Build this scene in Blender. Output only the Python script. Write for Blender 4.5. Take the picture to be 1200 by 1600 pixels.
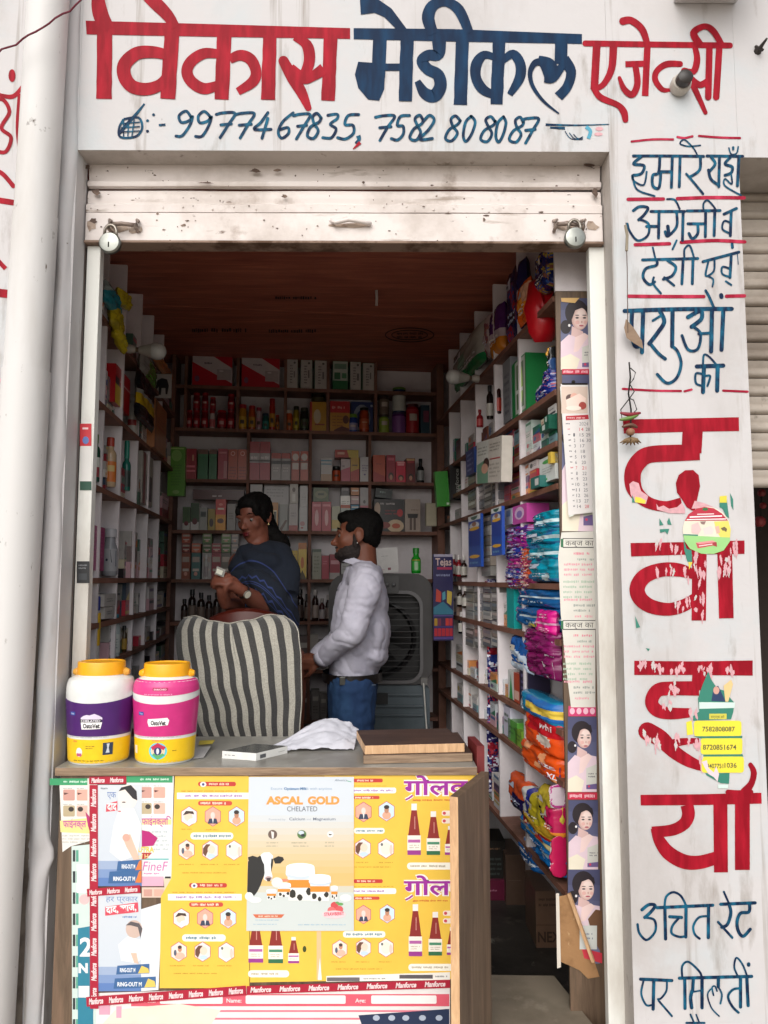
import bpy, math, random
from mathutils import Vector, Matrix, noise
random.seed(7)
PI = math.pi
for o in list(bpy.data.objects):
    bpy.data.objects.remove(o)
SC = bpy.context.scene
COL = SC.collection

# ------------------------------------------------------------------ camera
CAM = Vector((0.0, -2.0, 1.37))
PITCH = math.radians(5.15)
YAW = math.radians(0.35)
FPX = 1155.0
cd = bpy.data.cameras.new('camera')
cd.sensor_fit = 'HORIZONTAL'; cd.sensor_width = 36.0; cd.lens = FPX / 1200 * 36
cd.clip_start = 0.05; cd.clip_end = 400
cam = bpy.data.objects.new('camera', cd); COL.objects.link(cam)
cam.location = CAM
cam.rotation_euler = (PI / 2 + PITCH, 0, -YAW)
SC.camera = cam

# ------------------------------------------------------------------ world, sun, exposure
world = bpy.data.worlds.new('World'); SC.world = world; world.use_nodes = True
nt = world.node_tree
sky = nt.nodes.new('ShaderNodeTexSky'); sky.sky_type = 'NISHITA'; sky.sun_disc = False
SUN_EL, SUN_AZ = math.radians(38), math.radians(196)
sky.sun_elevation = SUN_EL; sky.sun_rotation = SUN_AZ
sky.air_density = 1.0; sky.dust_density = 3.5; sky.ozone_density = 0.6
hs = nt.nodes.new('ShaderNodeHueSaturation'); hs.inputs['Saturation'].default_value = 0.3
nt.links.new(sky.outputs[0], hs.inputs['Color'])
nt.links.new(hs.outputs[0], nt.nodes['Background'].inputs[0])
nt.nodes['Background'].inputs[1].default_value = 0.15
sd = bpy.data.lights.new('sun', 'SUN'); sd.energy = 1.15; sd.angle = math.radians(75); sd.color = (1.0, 0.98, 0.955)
sun = bpy.data.objects.new('sun', sd); COL.objects.link(sun)
_az = SUN_AZ
_d = Vector((math.sin(_az) * math.cos(SUN_EL), math.cos(_az) * math.cos(SUN_EL), math.sin(SUN_EL)))
sun.rotation_euler = (-_d).to_track_quat('-Z', 'Y').to_euler()
SC.view_settings.view_transform = 'Standard'; SC.view_settings.look = 'None'
SC.view_settings.exposure = 0.27; SC.view_settings.gamma = 1; SC.view_settings.use_curve_mapping = False
SC.cycles.max_bounces = 8; SC.cycles.diffuse_bounces = 5; SC.cycles.glossy_bounces = 4
SC.cycles.use_denoising = True

# ------------------------------------------------------------------ projection of a photo pixel on to a real surface
_F = Vector((math.sin(YAW) * math.cos(PITCH), math.cos(YAW) * math.cos(PITCH), math.sin(PITCH)))
_R = Vector((math.cos(YAW), -math.sin(YAW), 0)); _U = _R.cross(_F)
def ray(x, y): return _F + _R * ((x - 600) / FPX) + _U * ((800 - y) / FPX)

class Plane:
    """vertical plane: origin o, in-plane horizontal axis a, normal n towards the viewer"""
    def __init__(s, o, a, n): s.o, s.a, s.n = Vector(o), Vector(a).normalized(), Vector(n).normalized()
    def hit(s, x, y):
        d = ray(x, y); t = (s.o - CAM).dot(s.n) / d.dot(s.n); return CAM + d * t
    def uz(s, x, y):
        p = s.hit(x, y); return (p - s.o).dot(s.a), p.z
    def at(s, u, z, off=0): return Vector((s.o.x, s.o.y, 0)) + s.a * u + Vector((0, 0, z)) + s.n * off
    def moved(s, d): return Plane(s.o + s.n * d, s.a, s.n)

def facade_plane(y): return Plane((0, y, 0), (1, 0, 0), (0, -1, 0))
FAC = facade_plane(0.0)

# ------------------------------------------------------------------ colour and materials
def lin(c):
    if isinstance(c, str):
        c = c.lstrip('#'); c = [int(c[i:i + 2], 16) / 255 for i in (0, 2, 4)]
    return tuple(x / 12.92 if x <= .04045 else ((x + .055) / 1.055) ** 2.4 for x in c)
_mats = {}
def mat(col, rough=0.55, bump=0.0, var=0.08, scale=30.0, metal=0.0, spec=0.5, coat=0.0, name=None, alpha=None, trans=0.0):
    key = (col if isinstance(col, str) else tuple(round(x, 3) for x in col), rough, bump, var, scale, metal, spec, coat, trans)
    if key in _mats: return _mats[key]
    m = bpy.data.materials.new(name or 'surface'); m.use_nodes = True
    n = m.node_tree.nodes; l = m.node_tree.links; b = n['Principled BSDF']
    c = lin(col)
    b.inputs['Roughness'].default_value = rough; b.inputs['Metallic'].default_value = metal
    b.inputs['Specular IOR Level'].default_value = spec; b.inputs['Coat Weight'].default_value = coat
    b.inputs['Transmission Weight'].default_value = trans
    b.inputs['Base Color'].default_value = (*c, 1)
    if var > 0 or bump > 0:
        tc = n.new('ShaderNodeTexCoord'); no = n.new('ShaderNodeTexNoise'); no.inputs['Scale'].default_value = scale
        no.inputs['Detail'].default_value = 5
        l.new(tc.outputs['Object'], no.inputs['Vector'])
    if var > 0:
        r = n.new('ShaderNodeValToRGB')
        r.color_ramp.elements[0].position = .3; r.color_ramp.elements[1].position = .7
        r.color_ramp.elements[0].color = (*[x * (1 - var) for x in c], 1)
        r.color_ramp.elements[1].color = (*[min(1, x * (1 + var * .6)) for x in c], 1)
        l.new(no.outputs['Fac'], r.inputs[0]); l.new(r.outputs[0], b.inputs['Base Color'])
    if bump > 0:
        bp = n.new('ShaderNodeBump'); bp.inputs['Strength'].default_value = bump; bp.inputs['Distance'].default_value = .01
        l.new(no.outputs['Fac'], bp.inputs['Height']); l.new(bp.outputs[0], b.inputs['Normal'])
    _mats[key] = m
    return m

def layered(name, base, layers, rough=.7, bump=.3, bscale=60, bdist=.004, stretch=(1, 1, 1), coord='Object', spec=.3):
    """base colour with several noise-masked colour layers (dirt, chips, stains)
    layer: (colour, scale, lo, hi, stretch)"""
    m = bpy.data.materials.new(name); m.use_nodes = True
    n = m.node_tree.nodes; l = m.node_tree.links; b = n['Principled BSDF']
    b.inputs['Roughness'].default_value = rough; b.inputs['Specular IOR Level'].default_value = spec
    tc = n.new('ShaderNodeTexCoord')
    prev = n.new('ShaderNodeRGB'); prev.outputs[0].default_value = (*lin(base), 1); prev = prev.outputs[0]
    bh = None
    for (c, sc, lo, hi, st) in layers:
        mp = n.new('ShaderNodeMapping'); mp.inputs['Scale'].default_value = st
        mp.inputs['Location'].default_value = (sc * .37, sc * .11, sc * .73)
        l.new(tc.outputs[coord], mp.inputs[0])
        no = n.new('ShaderNodeTexNoise'); no.inputs['Scale'].default_value = sc; no.inputs['Detail'].default_value = 7
        no.inputs['Roughness'].default_value = .62
        l.new(mp.outputs[0], no.inputs['Vector'])
        mr = n.new('ShaderNodeMapRange'); mr.inputs['From Min'].default_value = lo; mr.inputs['From Max'].default_value = hi
        l.new(no.outputs['Fac'], mr.inputs[0])
        mx = n.new('ShaderNodeMix'); mx.data_type = 'RGBA'
        l.new(mr.outputs[0], mx.inputs['Factor']); l.new(prev, mx.inputs[6]); mx.inputs[7].default_value = (*lin(c), 1)
        prev = mx.outputs[2]; bh = bh or no
    l.new(prev, b.inputs['Base Color'])
    if bump:
        no = n.new('ShaderNodeTexNoise'); no.inputs['Scale'].default_value = bscale; no.inputs['Detail'].default_value = 8
        mp = n.new('ShaderNodeMapping'); mp.inputs['Scale'].default_value = stretch
        l.new(tc.outputs[coord], mp.inputs[0]); l.new(mp.outputs[0], no.inputs['Vector'])
        bp = n.new('ShaderNodeBump'); bp.inputs['Strength'].default_value = bump; bp.inputs['Distance'].default_value = bdist
        l.new(no.outputs['Fac'], bp.inputs['Height']); l.new(bp.outputs[0], b.inputs['Normal'])
    return m

# ------------------------------------------------------------------ tagging
USED = {}
def tag(o, label=None, cat=None, group=None, kind=None):
    if label:
        USED[label] = USED.get(label, 0) + 1
        o['label'] = label
    if cat: o['category'] = cat
    if group: o['group'] = group
    if kind: o['kind'] = kind
    return o

# ------------------------------------------------------------------ mesh builder (world coordinates)
class MB:
    def __init__(s): s.v, s.f, s.mi, s.m = [], [], [], []
    def slot(s, m):
        if m not in s.m: s.m.append(m)
        return s.m.index(m)
    def add(s, vs, fs, m):
        k = len(s.v); s.v += [Vector(p) for p in vs]; i = s.slot(m)
        for f in fs: s.f.append([k + j for j in f]); s.mi.append(i)
        return s
    def poly(s, pts, m): return s.add(pts, [list(range(len(pts)))], m)
    def box(s, o, ex, ey, ez, m, fm=None):
        """corner o and three edge vectors (ex right, ey away, ez up); fm = {face: material}"""
        o = Vector(o); ex, ey, ez = Vector(ex), Vector(ey), Vector(ez)
        p = [o, o + ex, o + ex + ey, o + ey]; p += [q + ez for q in p]
        F = {'bottom': [3, 2, 1, 0], 'top': [4, 5, 6, 7], 'front': [0, 1, 5, 4], 'right': [1, 2, 6, 5], 'back': [2, 3, 7, 6], 'left': [3, 0, 4, 7]}
        k = len(s.v); s.v += p
        for nm, f in F.items():
            s.f.append([k + j for j in f]); s.mi.append(s.slot((fm or {}).get(nm, m)))
        return s
    def abox(s, x0, x1, y0, y1, z0, z1, m, fm=None):
        return s.box((x0, y0, z0), (x1 - x0, 0, 0), (0, y1 - y0, 0), (0, 0, z1 - z0), m, fm)
    def lathe(s, c, prof, m, seg=14, sx=1.0, sy=1.0, ax=None, capb=True, capt=True, rot=0.0, fold=0):
        """profile [(r, z)] about vertical (or ax = (X,Y,Z) basis) at c"""
        c = Vector(c); X, Y, Z = ax or (Vector((1, 0, 0)), Vector((0, 1, 0)), Vector((0, 0, 1)))
        k = len(s.v); i = s.slot(m)
        for (r, z) in prof:
            for j in range(seg):
                a = 2 * PI * j / seg + rot
                s.v.append(c + X * (r * sx * math.cos(a)) + Y * (r * sy * math.sin(a)) + Z * z)
        for q in range(len(prof) - 1):
            for j in range(seg):
                a, b = k + q * seg + j, k + q * seg + (j + 1) % seg
                s.f.append([a, b, b + seg, a + seg]); s.mi.append(i)
        if capb: s.f.append([k + j for j in range(seg)][::-1]); s.mi.append(i)
        if capt: s.f.append([k + (len(prof) - 1) * seg + j for j in range(seg)]); s.mi.append(i)
        return s
    def tube(s, pts, r, m, seg=6, closed=False):
        pts = [Vector(p) for p in pts]; n = len(pts); k = len(s.v); i = s.slot(m)
        rr = r if isinstance(r, (list, tuple)) else [r] * n
        up = Vector((0.13, 0.21, .97))
        for q, p in enumerate(pts):
            t = (pts[min(q + 1, n - 1)] - pts[max(q - 1, 0)])
            if t.length < 1e-9: t = Vector((0, 0, 1))
            t.normalize(); a = t.cross(up)
            if a.length < .05: a = t.cross(Vector((1, 0, 0)))
            a.normalize(); b = t.cross(a)
            for j in range(seg):
                an = 2 * PI * j / seg; s.v.append(p + a * (rr[q] * math.cos(an)) + b * (rr[q] * math.sin(an)))
        for q in range(n - 1):
            for j in range(seg):
                a, b = k + q * seg + j, k + q * seg + (j + 1) % seg
                s.f.append([a, b, b + seg, a + seg]); s.mi.append(i)
        s.f.append([k + j for j in range(seg)][::-1]); s.mi.append(i)
        s.f.append([k + (n - 1) * seg + j for j in range(seg)]); s.mi.append(i)
        return s
    def grid(s, fn, nu, nv, m):
        k = len(s.v); i = s.slot(m)
        for a in range(nu + 1):
            for b in range(nv + 1): s.v.append(Vector(fn(a / nu, b / nv)))
        for a in range(nu):
            for b in range(nv):
                q = k + a * (nv + 1) + b
                s.f.append([q, q + nv + 1, q + nv + 2, q + 1]); s.mi.append(i)
        return s
    def ball(s, c, r, m, seg=12, rings=8, sc=(1, 1, 1)):
        c = Vector(c)
        prof = [(r * math.sin(PI * q / rings), -r * math.cos(PI * q / rings)) for q in range(1, rings)]
        return s.lathe(c, [(a, z * sc[2]) for a, z in prof], m, seg, sx=sc[0], sy=sc[1])
    def build(s, name, parent=None, smooth=False, recentre=True, bevel=0, label=None, cat=None, group=None, kind=None):
        me = bpy.data.meshes.new(name)
        org = Vector((0, 0, 0))
        if parent is not None: org = Vector(parent.get('_o', (0, 0, 0)))
        elif recentre and s.v:
            lo = [min(p[i] for p in s.v) for i in range(3)]; hi = [max(p[i] for p in s.v) for i in range(3)]
            org = Vector(((lo[0] + hi[0]) / 2, (lo[1] + hi[1]) / 2, lo[2]))
        me.from_pydata([tuple(p - org) for p in s.v], [], s.f)
        for m in s.m: me.materials.append(m)
        me.polygons.foreach_set('material_index', s.mi)
        if smooth: me.polygons.foreach_set('use_smooth', [True] * len(s.f))
        me.update()
        o = bpy.data.objects.new(name, me); COL.objects.link(o)
        if parent is not None: o.parent = parent
        if parent is None: o.location = org
        o['_o'] = tuple(org)
        if smooth == 'auto':
            md = o.modifiers.new('edges', 'EDGE_SPLIT'); md.split_angle = math.radians(38)
        if bevel:
            md = o.modifiers.new('bevel', 'BEVEL'); md.width = bevel; md.segments = 2; md.limit_method = 'ANGLE'
        tag(o, label, cat, group, kind)
        return o

def empty(name, loc, label=None, cat=None, group=None):
    o = bpy.data.objects.new(name, None); COL.objects.link(o); o.location = loc; o['_o'] = tuple(loc)
    o.empty_display_size = .1
    tag(o, label, cat, group); return o

# ------------------------------------------------------------------ flat print, laid on a plane in tiny layers
def smooth_line(pts, k=6):
    if len(pts) < 3: return pts
    out = []
    P = [pts[0]] + list(pts) + [pts[-1]]
    for i in range(1, len(P) - 2):
        for j in range(k):
            t = j / k; a, b, c, d = P[i - 1], P[i], P[i + 1], P[i + 2]
            out.append(tuple(.5 * (2 * b[q] + (c[q] - a[q]) * t + (2 * a[q] - 5 * b[q] + 4 * c[q] - d[q]) * t * t + (3 * b[q] - a[q] - 3 * c[q] + d[q]) * t ** 3) for q in range(len(b))))
    out.append(tuple(pts[-1])); return out

_fontcache = {}
def text_mesh(body, bold=0.0, shear=0.0):
    key = (body, bold, shear)
    if key in _fontcache: return _fontcache[key]
    c = bpy.data.curves.new('t', 'FONT'); c.body = body; c.size = 1.0; c.offset = bold; c.shear = shear; c.resolution_u = 3
    o = bpy.data.objects.new('t', c); COL.objects.link(o)
    dg = bpy.context.evaluated_depsgraph_get()
    me = bpy.data.meshes.new_from_object(o.evaluated_get(dg))
    vs = [(v.co.x, v.co.y) for v in me.vertices]; fs = [list(p.vertices) for p in me.polygons]
    bpy.data.objects.remove(o); bpy.data.curves.remove(c); bpy.data.meshes.remove(me)
    par = list(range(len(vs)))
    def find(a):
        while par[a] != a: par[a] = par[par[a]]; a = par[a]
        return a
    for f in fs:
        for q in f[1:]: par[find(q)] = find(f[0])
    roots = {}
    isl = [roots.setdefault(find(i), len(roots)) for i in range(len(vs))]
    _fontcache[key] = (vs, fs, isl)
    return _fontcache[key]

class Print:
    """flat print: shapes in some 2-D coordinate (photo pixels by default) mapped to 3-D by fn(x, y, off)"""
    STEP = 0.00022
    def __init__(s, plane=None, fn=None, base=0.0006, T=None, mb=None, dense=0):
        s.dense = dense
        s.fn = fn or (lambda x, y, off: plane.hit(x, y) + plane.n * off)
        s.T = T or (lambda x, y: (x, y)); s.base = base; s.mb = mb or MB(); s.boxes = []
    def crop(s, x0, y0, sc):
        s.T = lambda x, y: (x0 + x / sc, y0 + y / sc); return s
    def _off(s, pts):
        a, b = min(p[0] for p in pts), min(p[1] for p in pts); c, d = max(p[0] for p in pts), max(p[1] for p in pts)
        L = 0
        for (e, f, g, h, l) in s.boxes:
            if l >= L and a < g and c > e and b < h and d > f: L = l + 1
        s.boxes.append((a, b, c, d, L)); return s.base + s.STEP * L
    def poly(s, pts, m, raw=False):
        if isinstance(m, str): m = mat(m, .5, bump=.12, var=.05, scale=16)
        q = [s.T(*p[:2]) for p in pts]; off = s._off(q)
        if not s.dense: s.mb.poly([s.fn(x, y, off) for x, y in q], m); return s
        cx, cy = sum(p[0] for p in q) / len(q), sum(p[1] for p in q) / len(q); tri = []
        for i in range(len(q)): tri.append(((cx, cy), q[i], q[(i + 1) % len(q)]))
        out = []
        while tri:
            a, b, c = tri.pop()
            E = sorted([(math.dist(a, b), a, b, c), (math.dist(b, c), b, c, a), (math.dist(c, a), c, a, b)], key=lambda e: -e[0])[0]
            if E[0] > s.dense: mdl = ((E[1][0] + E[2][0]) / 2, (E[1][1] + E[2][1]) / 2); tri += [(E[1], mdl, E[3]), (mdl, E[2], E[3])]
            else: out.append((a, b, c))
        vs = [s.fn(x, y, off) for t in out for (x, y) in t]
        s.mb.add(vs, [[3 * i, 3 * i + 1, 3 * i + 2] for i in range(len(out))], m); return s
    def rect(s, x0, y0, x1, y1, m): return s.poly([(x0, y1), (x1, y1), (x1, y0), (x0, y0)], m)
    def ell(s, cx, cy, rx, ry, m, n=18): return s.poly([(cx + rx * math.cos(2 * PI * i / n), cy - ry * math.sin(2 * PI * i / n)) for i in range(n)], m)
    def rrect(s, x0, y0, x1, y1, r, m):
        pts = []
        for (cx, cy, a0) in ((x1 - r, y1 - r, 0), (x0 + r, y1 - r, 90), (x0 + r, y0 + r, 180), (x1 - r, y0 + r, 270)):
            for a in (0, 30, 60, 90):
                t = math.radians(a0 + a); pts.append((cx + r * math.cos(t), cy + r * math.sin(t)))
        return s.poly(pts[::-1], m)
    def hexa(s, cx, cy, r, m): return s.poly([(cx + r * .9 * math.sin(2 * PI * i / 6), cy + r * math.cos(2 * PI * i / 6)) for i in range(6)], m)
    def stroke(s, pts, w, m, smooth=True, jit=0.0, cap=False):
        """brush stroke along pts; w a number or (start, end) or list per point"""
        if isinstance(m, str): m = mat(m, .5, bump=.12, var=.05, scale=16)
        n0 = len(pts)
        ws = [w] * n0 if isinstance(w, (int, float)) else ([w[0] + (w[1] - w[0]) * i / (n0 - 1) for i in range(n0)] if len(w) == 2 and n0 != 2 else list(w))
        P = [(p[0], p[1], ws[i]) for i, p in enumerate(pts)]
        if smooth and n0 > 2: P = smooth_line(P, 6)
        elif n0 == 2 and jit:
            P = [tuple(P[0][k] + (P[1][k] - P[0][k]) * t / 8 for k in range(3)) for t in range(9)]
        L, R = [], []
        n = len(P)
        for i, p in enumerate(P):
            a, b = P[max(i - 1, 0)], P[min(i + 1, n - 1)]
            dx, dy = b[0] - a[0], b[1] - a[1]; d = math.hypot(dx, dy) or 1
            nx, ny = -dy / d, dx / d; h = p[2] / 2
            h1 = h + random.uniform(-jit, jit); h2 = h + random.uniform(-jit, jit)
            L.append((p[0] + nx * h1, p[1] + ny * h1)); R.append((p[0] - nx * h2, p[1] - ny * h2))
        ql = [s.T(*p) for p in L]; qr = [s.T(*p) for p in R]
        off = s._off(ql + qr)
        vs = [s.fn(x, y, off) for x, y in ql] + [s.fn(x, y, off) for x, y in qr]
        fs = [[i, i + 1, n + i + 1, n + i] for i in range(n - 1)]
        if cap:
            for (end, prev) in ((0, 1), (n - 1, n - 2)):
                c = P[end]; h = c[2] / 2; a0 = math.atan2(P[end][1] - P[prev][1], P[end][0] - P[prev][0])
                pts2 = [(c[0] + h * math.cos(a0 + t), c[1] + h * math.sin(a0 + t)) for t in [PI / 2 - PI * k / 8 for k in range(9)]]
                k0 = len(vs); vs += [s.fn(*s.T(*p), off) for p in pts2]; fs.append(list(range(k0, k0 + 9)))
        s.mb.add(vs, fs, m); return s
    def text(s, body, x, y, h, m, w=None, bold=0.0, rot=0.0, shear=0.0, cx=False):
        """baseline-left at (x, y), letter size h, optional total width w; rot in degrees (clockwise on the page)"""
        if isinstance(m, str): m = mat(m, .5, bump=.12, var=.05, scale=16)
        vs, fs, isl = text_mesh(body, bold, shear)
        if not vs: return s
        x0, x1 = min(v[0] for v in vs), max(v[0] for v in vs)
        k = (w / (x1 - x0)) if w else h
        cs, sn = math.cos(math.radians(rot)), math.sin(math.radians(rot))
        ox = -(x1 - x0) * k / 2 if cx else 0
        q = []
        for (a, b) in vs:
            px, py = (a - x0) * k + ox, -b * h
            q.append(s.T(x + px * cs - py * sn, y + px * sn + py * cs))
        off = s._off(q); s.boxes[-1] = s.boxes[-1][:4] + (s.boxes[-1][4] + 1,)
        s.mb.add([s.fn(a, b, off + (isl[i] % 4) * .00005) for i, (a, b) in enumerate(q)], fs, m); return s
    def lines(s, x0, y0, x1, y1, n, m, th=.45, ragged=.25):
        """n rows of illegible small print: clusters of letter-sized marks"""
        if isinstance(m, str): m = mat(m, .5, bump=.12, var=.05, scale=16)
        hh = (y1 - y0) / n
        for i in range(n):
            y = y0 + hh * (i + .5); x = x0; xe = x1 - random.random() * ragged * (x1 - x0) * (1 if i == n - 1 else .3)
            while x < xe:
                wd = min(xe - x, hh * random.uniform(1.0, 3.2)); xx = x; vs, fs = [], []
                while xx < x + wd - hh * .1:
                    gw = hh * random.uniform(.14, .3); a_ = y - hh * th * random.uniform(.3, .62); b_ = y + hh * th * random.uniform(.3, .62)
                    k_ = len(vs); vs += [(xx, b_), (xx + gw, b_), (xx + gw, a_), (xx, a_)]; fs.append([k_, k_ + 1, k_ + 2, k_ + 3]); xx += gw + hh * random.uniform(.06, .16)
                if vs:
                    q = [s.T(*p) for p in vs]; off = s._off(q); s.mb.add([s.fn(a, b, off) for a, b in q], fs, m)
                x += wd + hh * .5
        return s
    def build(s, name, parent=None, **k): return s.mb.build(name, parent, **k)

def decal_uv(plane, u0, z1, su, sz):
    """print mapper for a rectangle of a plane: local x 0..1 -> u, y 0..1 (down) -> z"""
    return lambda x, y, off: plane.at(u0 + x * su, z1 - y * sz, off)
# ------------------------------------------------------------------ materials of the building
M_WALL = layered('white_painted_plaster', '#c2bfbf', [('#a29c98', 1.6, .50, .75, (1, 1, .5)), ('#bcc0c2', 4, .5, .7, (1, 1, 1)), ('#948b80', 3.2, .62, .78, (3, 1, .35)),
    ('#7d7266', 9, .59, .78, (1, 1, .25)), ('#8f867e', 5, .60, .72, (4, 1, .12)), ('#5f554c', 42, .70, .77, (1, 1, 1)), ('#7d7268', 90, .72, .78, (1, 1, 2.5))], rough=.75, bump=.35, bscale=35, bdist=.004)
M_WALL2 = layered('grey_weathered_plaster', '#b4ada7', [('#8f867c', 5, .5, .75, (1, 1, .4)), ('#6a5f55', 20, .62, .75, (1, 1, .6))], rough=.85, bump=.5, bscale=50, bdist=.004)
M_PIPE = layered('painted_pipe', '#cfcdcb', [('#b5afa8', 3, .5, .75, (1, 1, .2)), ('#574b42', 26, .66, .74, (1, 1, .7)), ('#d0d1cf', 6, .55, .7, (1, 1, .3)), ('#6d6053', 60, .68, .76, (1, 1, .35))], rough=.5, bump=.12, bscale=30)
M_SHUT = layered('white_shutter_paint', '#d6cdc8', [('#b7aca4', 5, .48, .72, (1, 1, 1)), ('#8a7668', 7, .60, .76, (1, 1, 1)), ('#6a5446', 22, .66, .74, (.6, 1, 1)), ('#453228', 55, .68, .72, (.5, 1, 1)), ('#9a8c80', 30, .6, .72, (.15, 1, 1))],
    rough=.45, bump=.35, bscale=45, bdist=.003)
M_GUIDE = layered('white_guide_paint', '#dcdcd6', [('#b0a89e', 5, .5, .75, (1, 1, .3)), ('#5c5048', 40, .71, .76, (1, 1, 1))], rough=.5, bump=.15)
M_OLDSHUT = layered('dirty_grey_shutter', '#a79d92', [('#7b7065', 3, .45, .7, (1, 1, 1)), ('#5a5048', 14, .6, .72, (1, 1, .4)), ('#c6beb4', 7, .62, .72, (.5, 1, 1))], rough=.6, bump=.3, bscale=30)
M_DARKGAP = mat('#1a1614', .9, var=0)
M_CONC = layered('concrete_floor', '#7c7468', [('#5d564c', 6, .45, .7, (1, 1, 1)), ('#968d80', 15, .55, .7, (1, 1, 1))], rough=.85, bump=.4, bscale=60)
def paint(name, a, b, worn=None, s=(14, 14, 3)):
    """hand-brushed enamel with streaks of a second tone"""
    m = bpy.data.materials.new(name); m.use_nodes = True
    n = m.node_tree.nodes; l = m.node_tree.links; bs = n['Principled BSDF']; bs.inputs['Roughness'].default_value = .6; bs.inputs['Specular IOR Level'].default_value = .15
    tc = n.new('ShaderNodeTexCoord'); mp = n.new('ShaderNodeMapping'); mp.inputs['Scale'].default_value = s
    no = n.new('ShaderNodeTexNoise'); no.inputs['Scale'].default_value = 2.2; no.inputs['Detail'].default_value = 4
    r = n.new('ShaderNodeValToRGB'); r.color_ramp.elements[0].color = (*lin(a), 1); r.color_ramp.elements[1].color = (*lin(b), 1)
    r.color_ramp.elements[0].position = .42; r.color_ramp.elements[1].position = .68
    l.new(tc.outputs['Object'], mp.inputs[0]); l.new(mp.outputs[0], no.inputs[0]); l.new(no.outputs['Fac'], r.inputs[0]); l.new(r.outputs[0], bs.inputs['Base Color'])
    return m
P_RED = paint('red_enamel', '#860a1c', '#a41428', s=(22, 22, 4))
P_RED2 = paint('thin_red_enamel', '#8e0f2c', '#b83450')
P_BLUE = paint('dark_blue_enamel', '#06203c', '#0a3556')
P_TEAL = paint('blue_brush_enamel', '#0d2340', '#14607c', s=(26, 26, 12))
P_PINK = mat('#cc9ca2', .7, var=.15, scale=80)
P_WHT = mat('#bdb8b5', .75, var=.05)

XL = FAC.hit(91, 1000).x; XR = FAC.hit(965, 700).x; XP = FAC.hit(1168, 560).x
ZH = FAC.hit(600, 236).z; ZH2 = FAC.hit(1180, 246).z; ZTOP = 3.6
RV = 0.075                                    # depth of the reveal
XE = 3.2
# wall above and beside the opening, one body with thickness
wall = empty('shop_front_wall', (0, 0, -0.15), 'whitewashed shop front wall hand-lettered in red and blue Hindi around the opening', 'wall')
wall['kind'] = 'structure'
w = MB()
w.abox(-4, XL, 0, RV, -.15, ZTOP, M_WALL)
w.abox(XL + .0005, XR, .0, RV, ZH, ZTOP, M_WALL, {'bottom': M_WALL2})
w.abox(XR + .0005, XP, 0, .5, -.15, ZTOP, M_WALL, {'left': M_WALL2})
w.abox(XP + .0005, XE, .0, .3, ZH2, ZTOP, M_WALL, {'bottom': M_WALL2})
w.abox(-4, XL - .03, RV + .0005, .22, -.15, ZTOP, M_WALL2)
w.build('plaster_wall', wall)
# plaster ridge beside the pipe, with its broken lump low down
rb = MB()
def ridge(u, v):
    z = -.15 + (ZTOP + .15) * v; a = PI * u
    n_ = noise.noise(Vector((u * 3, 7.3, z * 6))) * .006
    r = .020 + n_
    brk = math.exp(-((z - FAC.hit(80, 1335).z) / .03) ** 2) * .012
    return (XL - .028 + (r + brk) * -math.cos(a) * 1.2, -(r - brk) * math.sin(a), z)
rb.grid(ridge, 10, 160, M_WALL)
rb.build('plaster_ridge', wall, smooth=True)

# ---- concrete bracket under the roof edge, top
b = MB(); p0, p1 = FAC.hit(1052, 12), FAC.hit(1150, 12)
b.abox(p0.x, p1.x, -.17, -.001, p0.z + .01, ZTOP - .05, M_WALL)
b.build('concrete_bracket', label='rough whitewashed concrete bracket jutting out over the red word at the wall top', cat='bracket', bevel=.006)

# ---- downpipe
pipe = empty('downpipe', (0, 0, 0), 'thick white-painted drain pipe running up the wall beside the shop opening', 'pipe')
pt = facade_plane(-.065)
a, c = pt.hit(72, 60), pt.hit(17, 1000)
dirn = (a - c).normalized()
def onp(z): return c + dirn * ((z - c.z) / dirn.z)
prof = []
pb = MB(); zt, z1, z2 = ZTOP, pt.hit(60, 337).z, pt.hit(45, 580).z
pb.tube([onp(z) for z in [-.15 + (z2 + .15) * i / 12 for i in range(13)]], .060, M_PIPE, 24)
pb.build('pipe_length', pipe, smooth='auto')
pb = MB(); pb.tube([onp(z2 + .0005 + (z1 - z2) * i / 4) for i in range(5)], .0565, M_PIPE, 24); pb.build('pipe_length', pipe, smooth='auto')
pb = MB(); pb.tube([onp(z1 + .001 + (zt - z1) * i / 6) for i in range(7)], .0545, M_PIPE, 24); pb.build('pipe_length', pipe, smooth='auto')

# ---- writing on the wall
def letters(name, plane=FAC, parent=wall):
    pr = Print(plane, base=.0012); pr._n = name; pr._p = parent; return pr
def done(pr): return pr.build(pr._n, pr._p)

# word 1 (red)
L = letters('painted_word').crop(100, 0, 2.143); R = P_RED
L.poly([(73, 70), (510, 82), (958, 95), (958, 131), (500, 124), (76, 116)], R)
L.stroke([(137, 105), (134, 332)], 52, R, jit=1)
L.stroke([(148, 100), (122, 45), (118, -20), (160, -75), (230, -60), (300, 5), (345, 50), (374, 92)], [46, 52, 40, 30, 34, 44, 40, 30], R)
L.stroke([(362, 108), (348, 332)], 50, R, jit=1)
L.stroke([(345, 185), (300, 176), (245, 180), (205, 215), (203, 255), (228, 290), (275, 300), (322, 285), (350, 250)], [34, 40, 44, 46, 46, 44, 42, 38, 30], R)
L.stroke([(537, 115), (528, 334)], 48, R, jit=1)
L.stroke([(520, 182), (470, 180), (428, 205), (412, 240), (428, 275), (470, 298), (520, 285)], [30, 36, 38, 38, 38, 38, 30], R)
L.stroke([(555, 200), (590, 186), (625, 200), (643, 240), (632, 275), (582, 308)], [30, 36, 38, 36, 36, 26], R)
L.stroke([(690, 118), (683, 335)], 46, R, jit=1)
L.stroke([(893, 120), (884, 338)], 46, R, jit=1)
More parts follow.
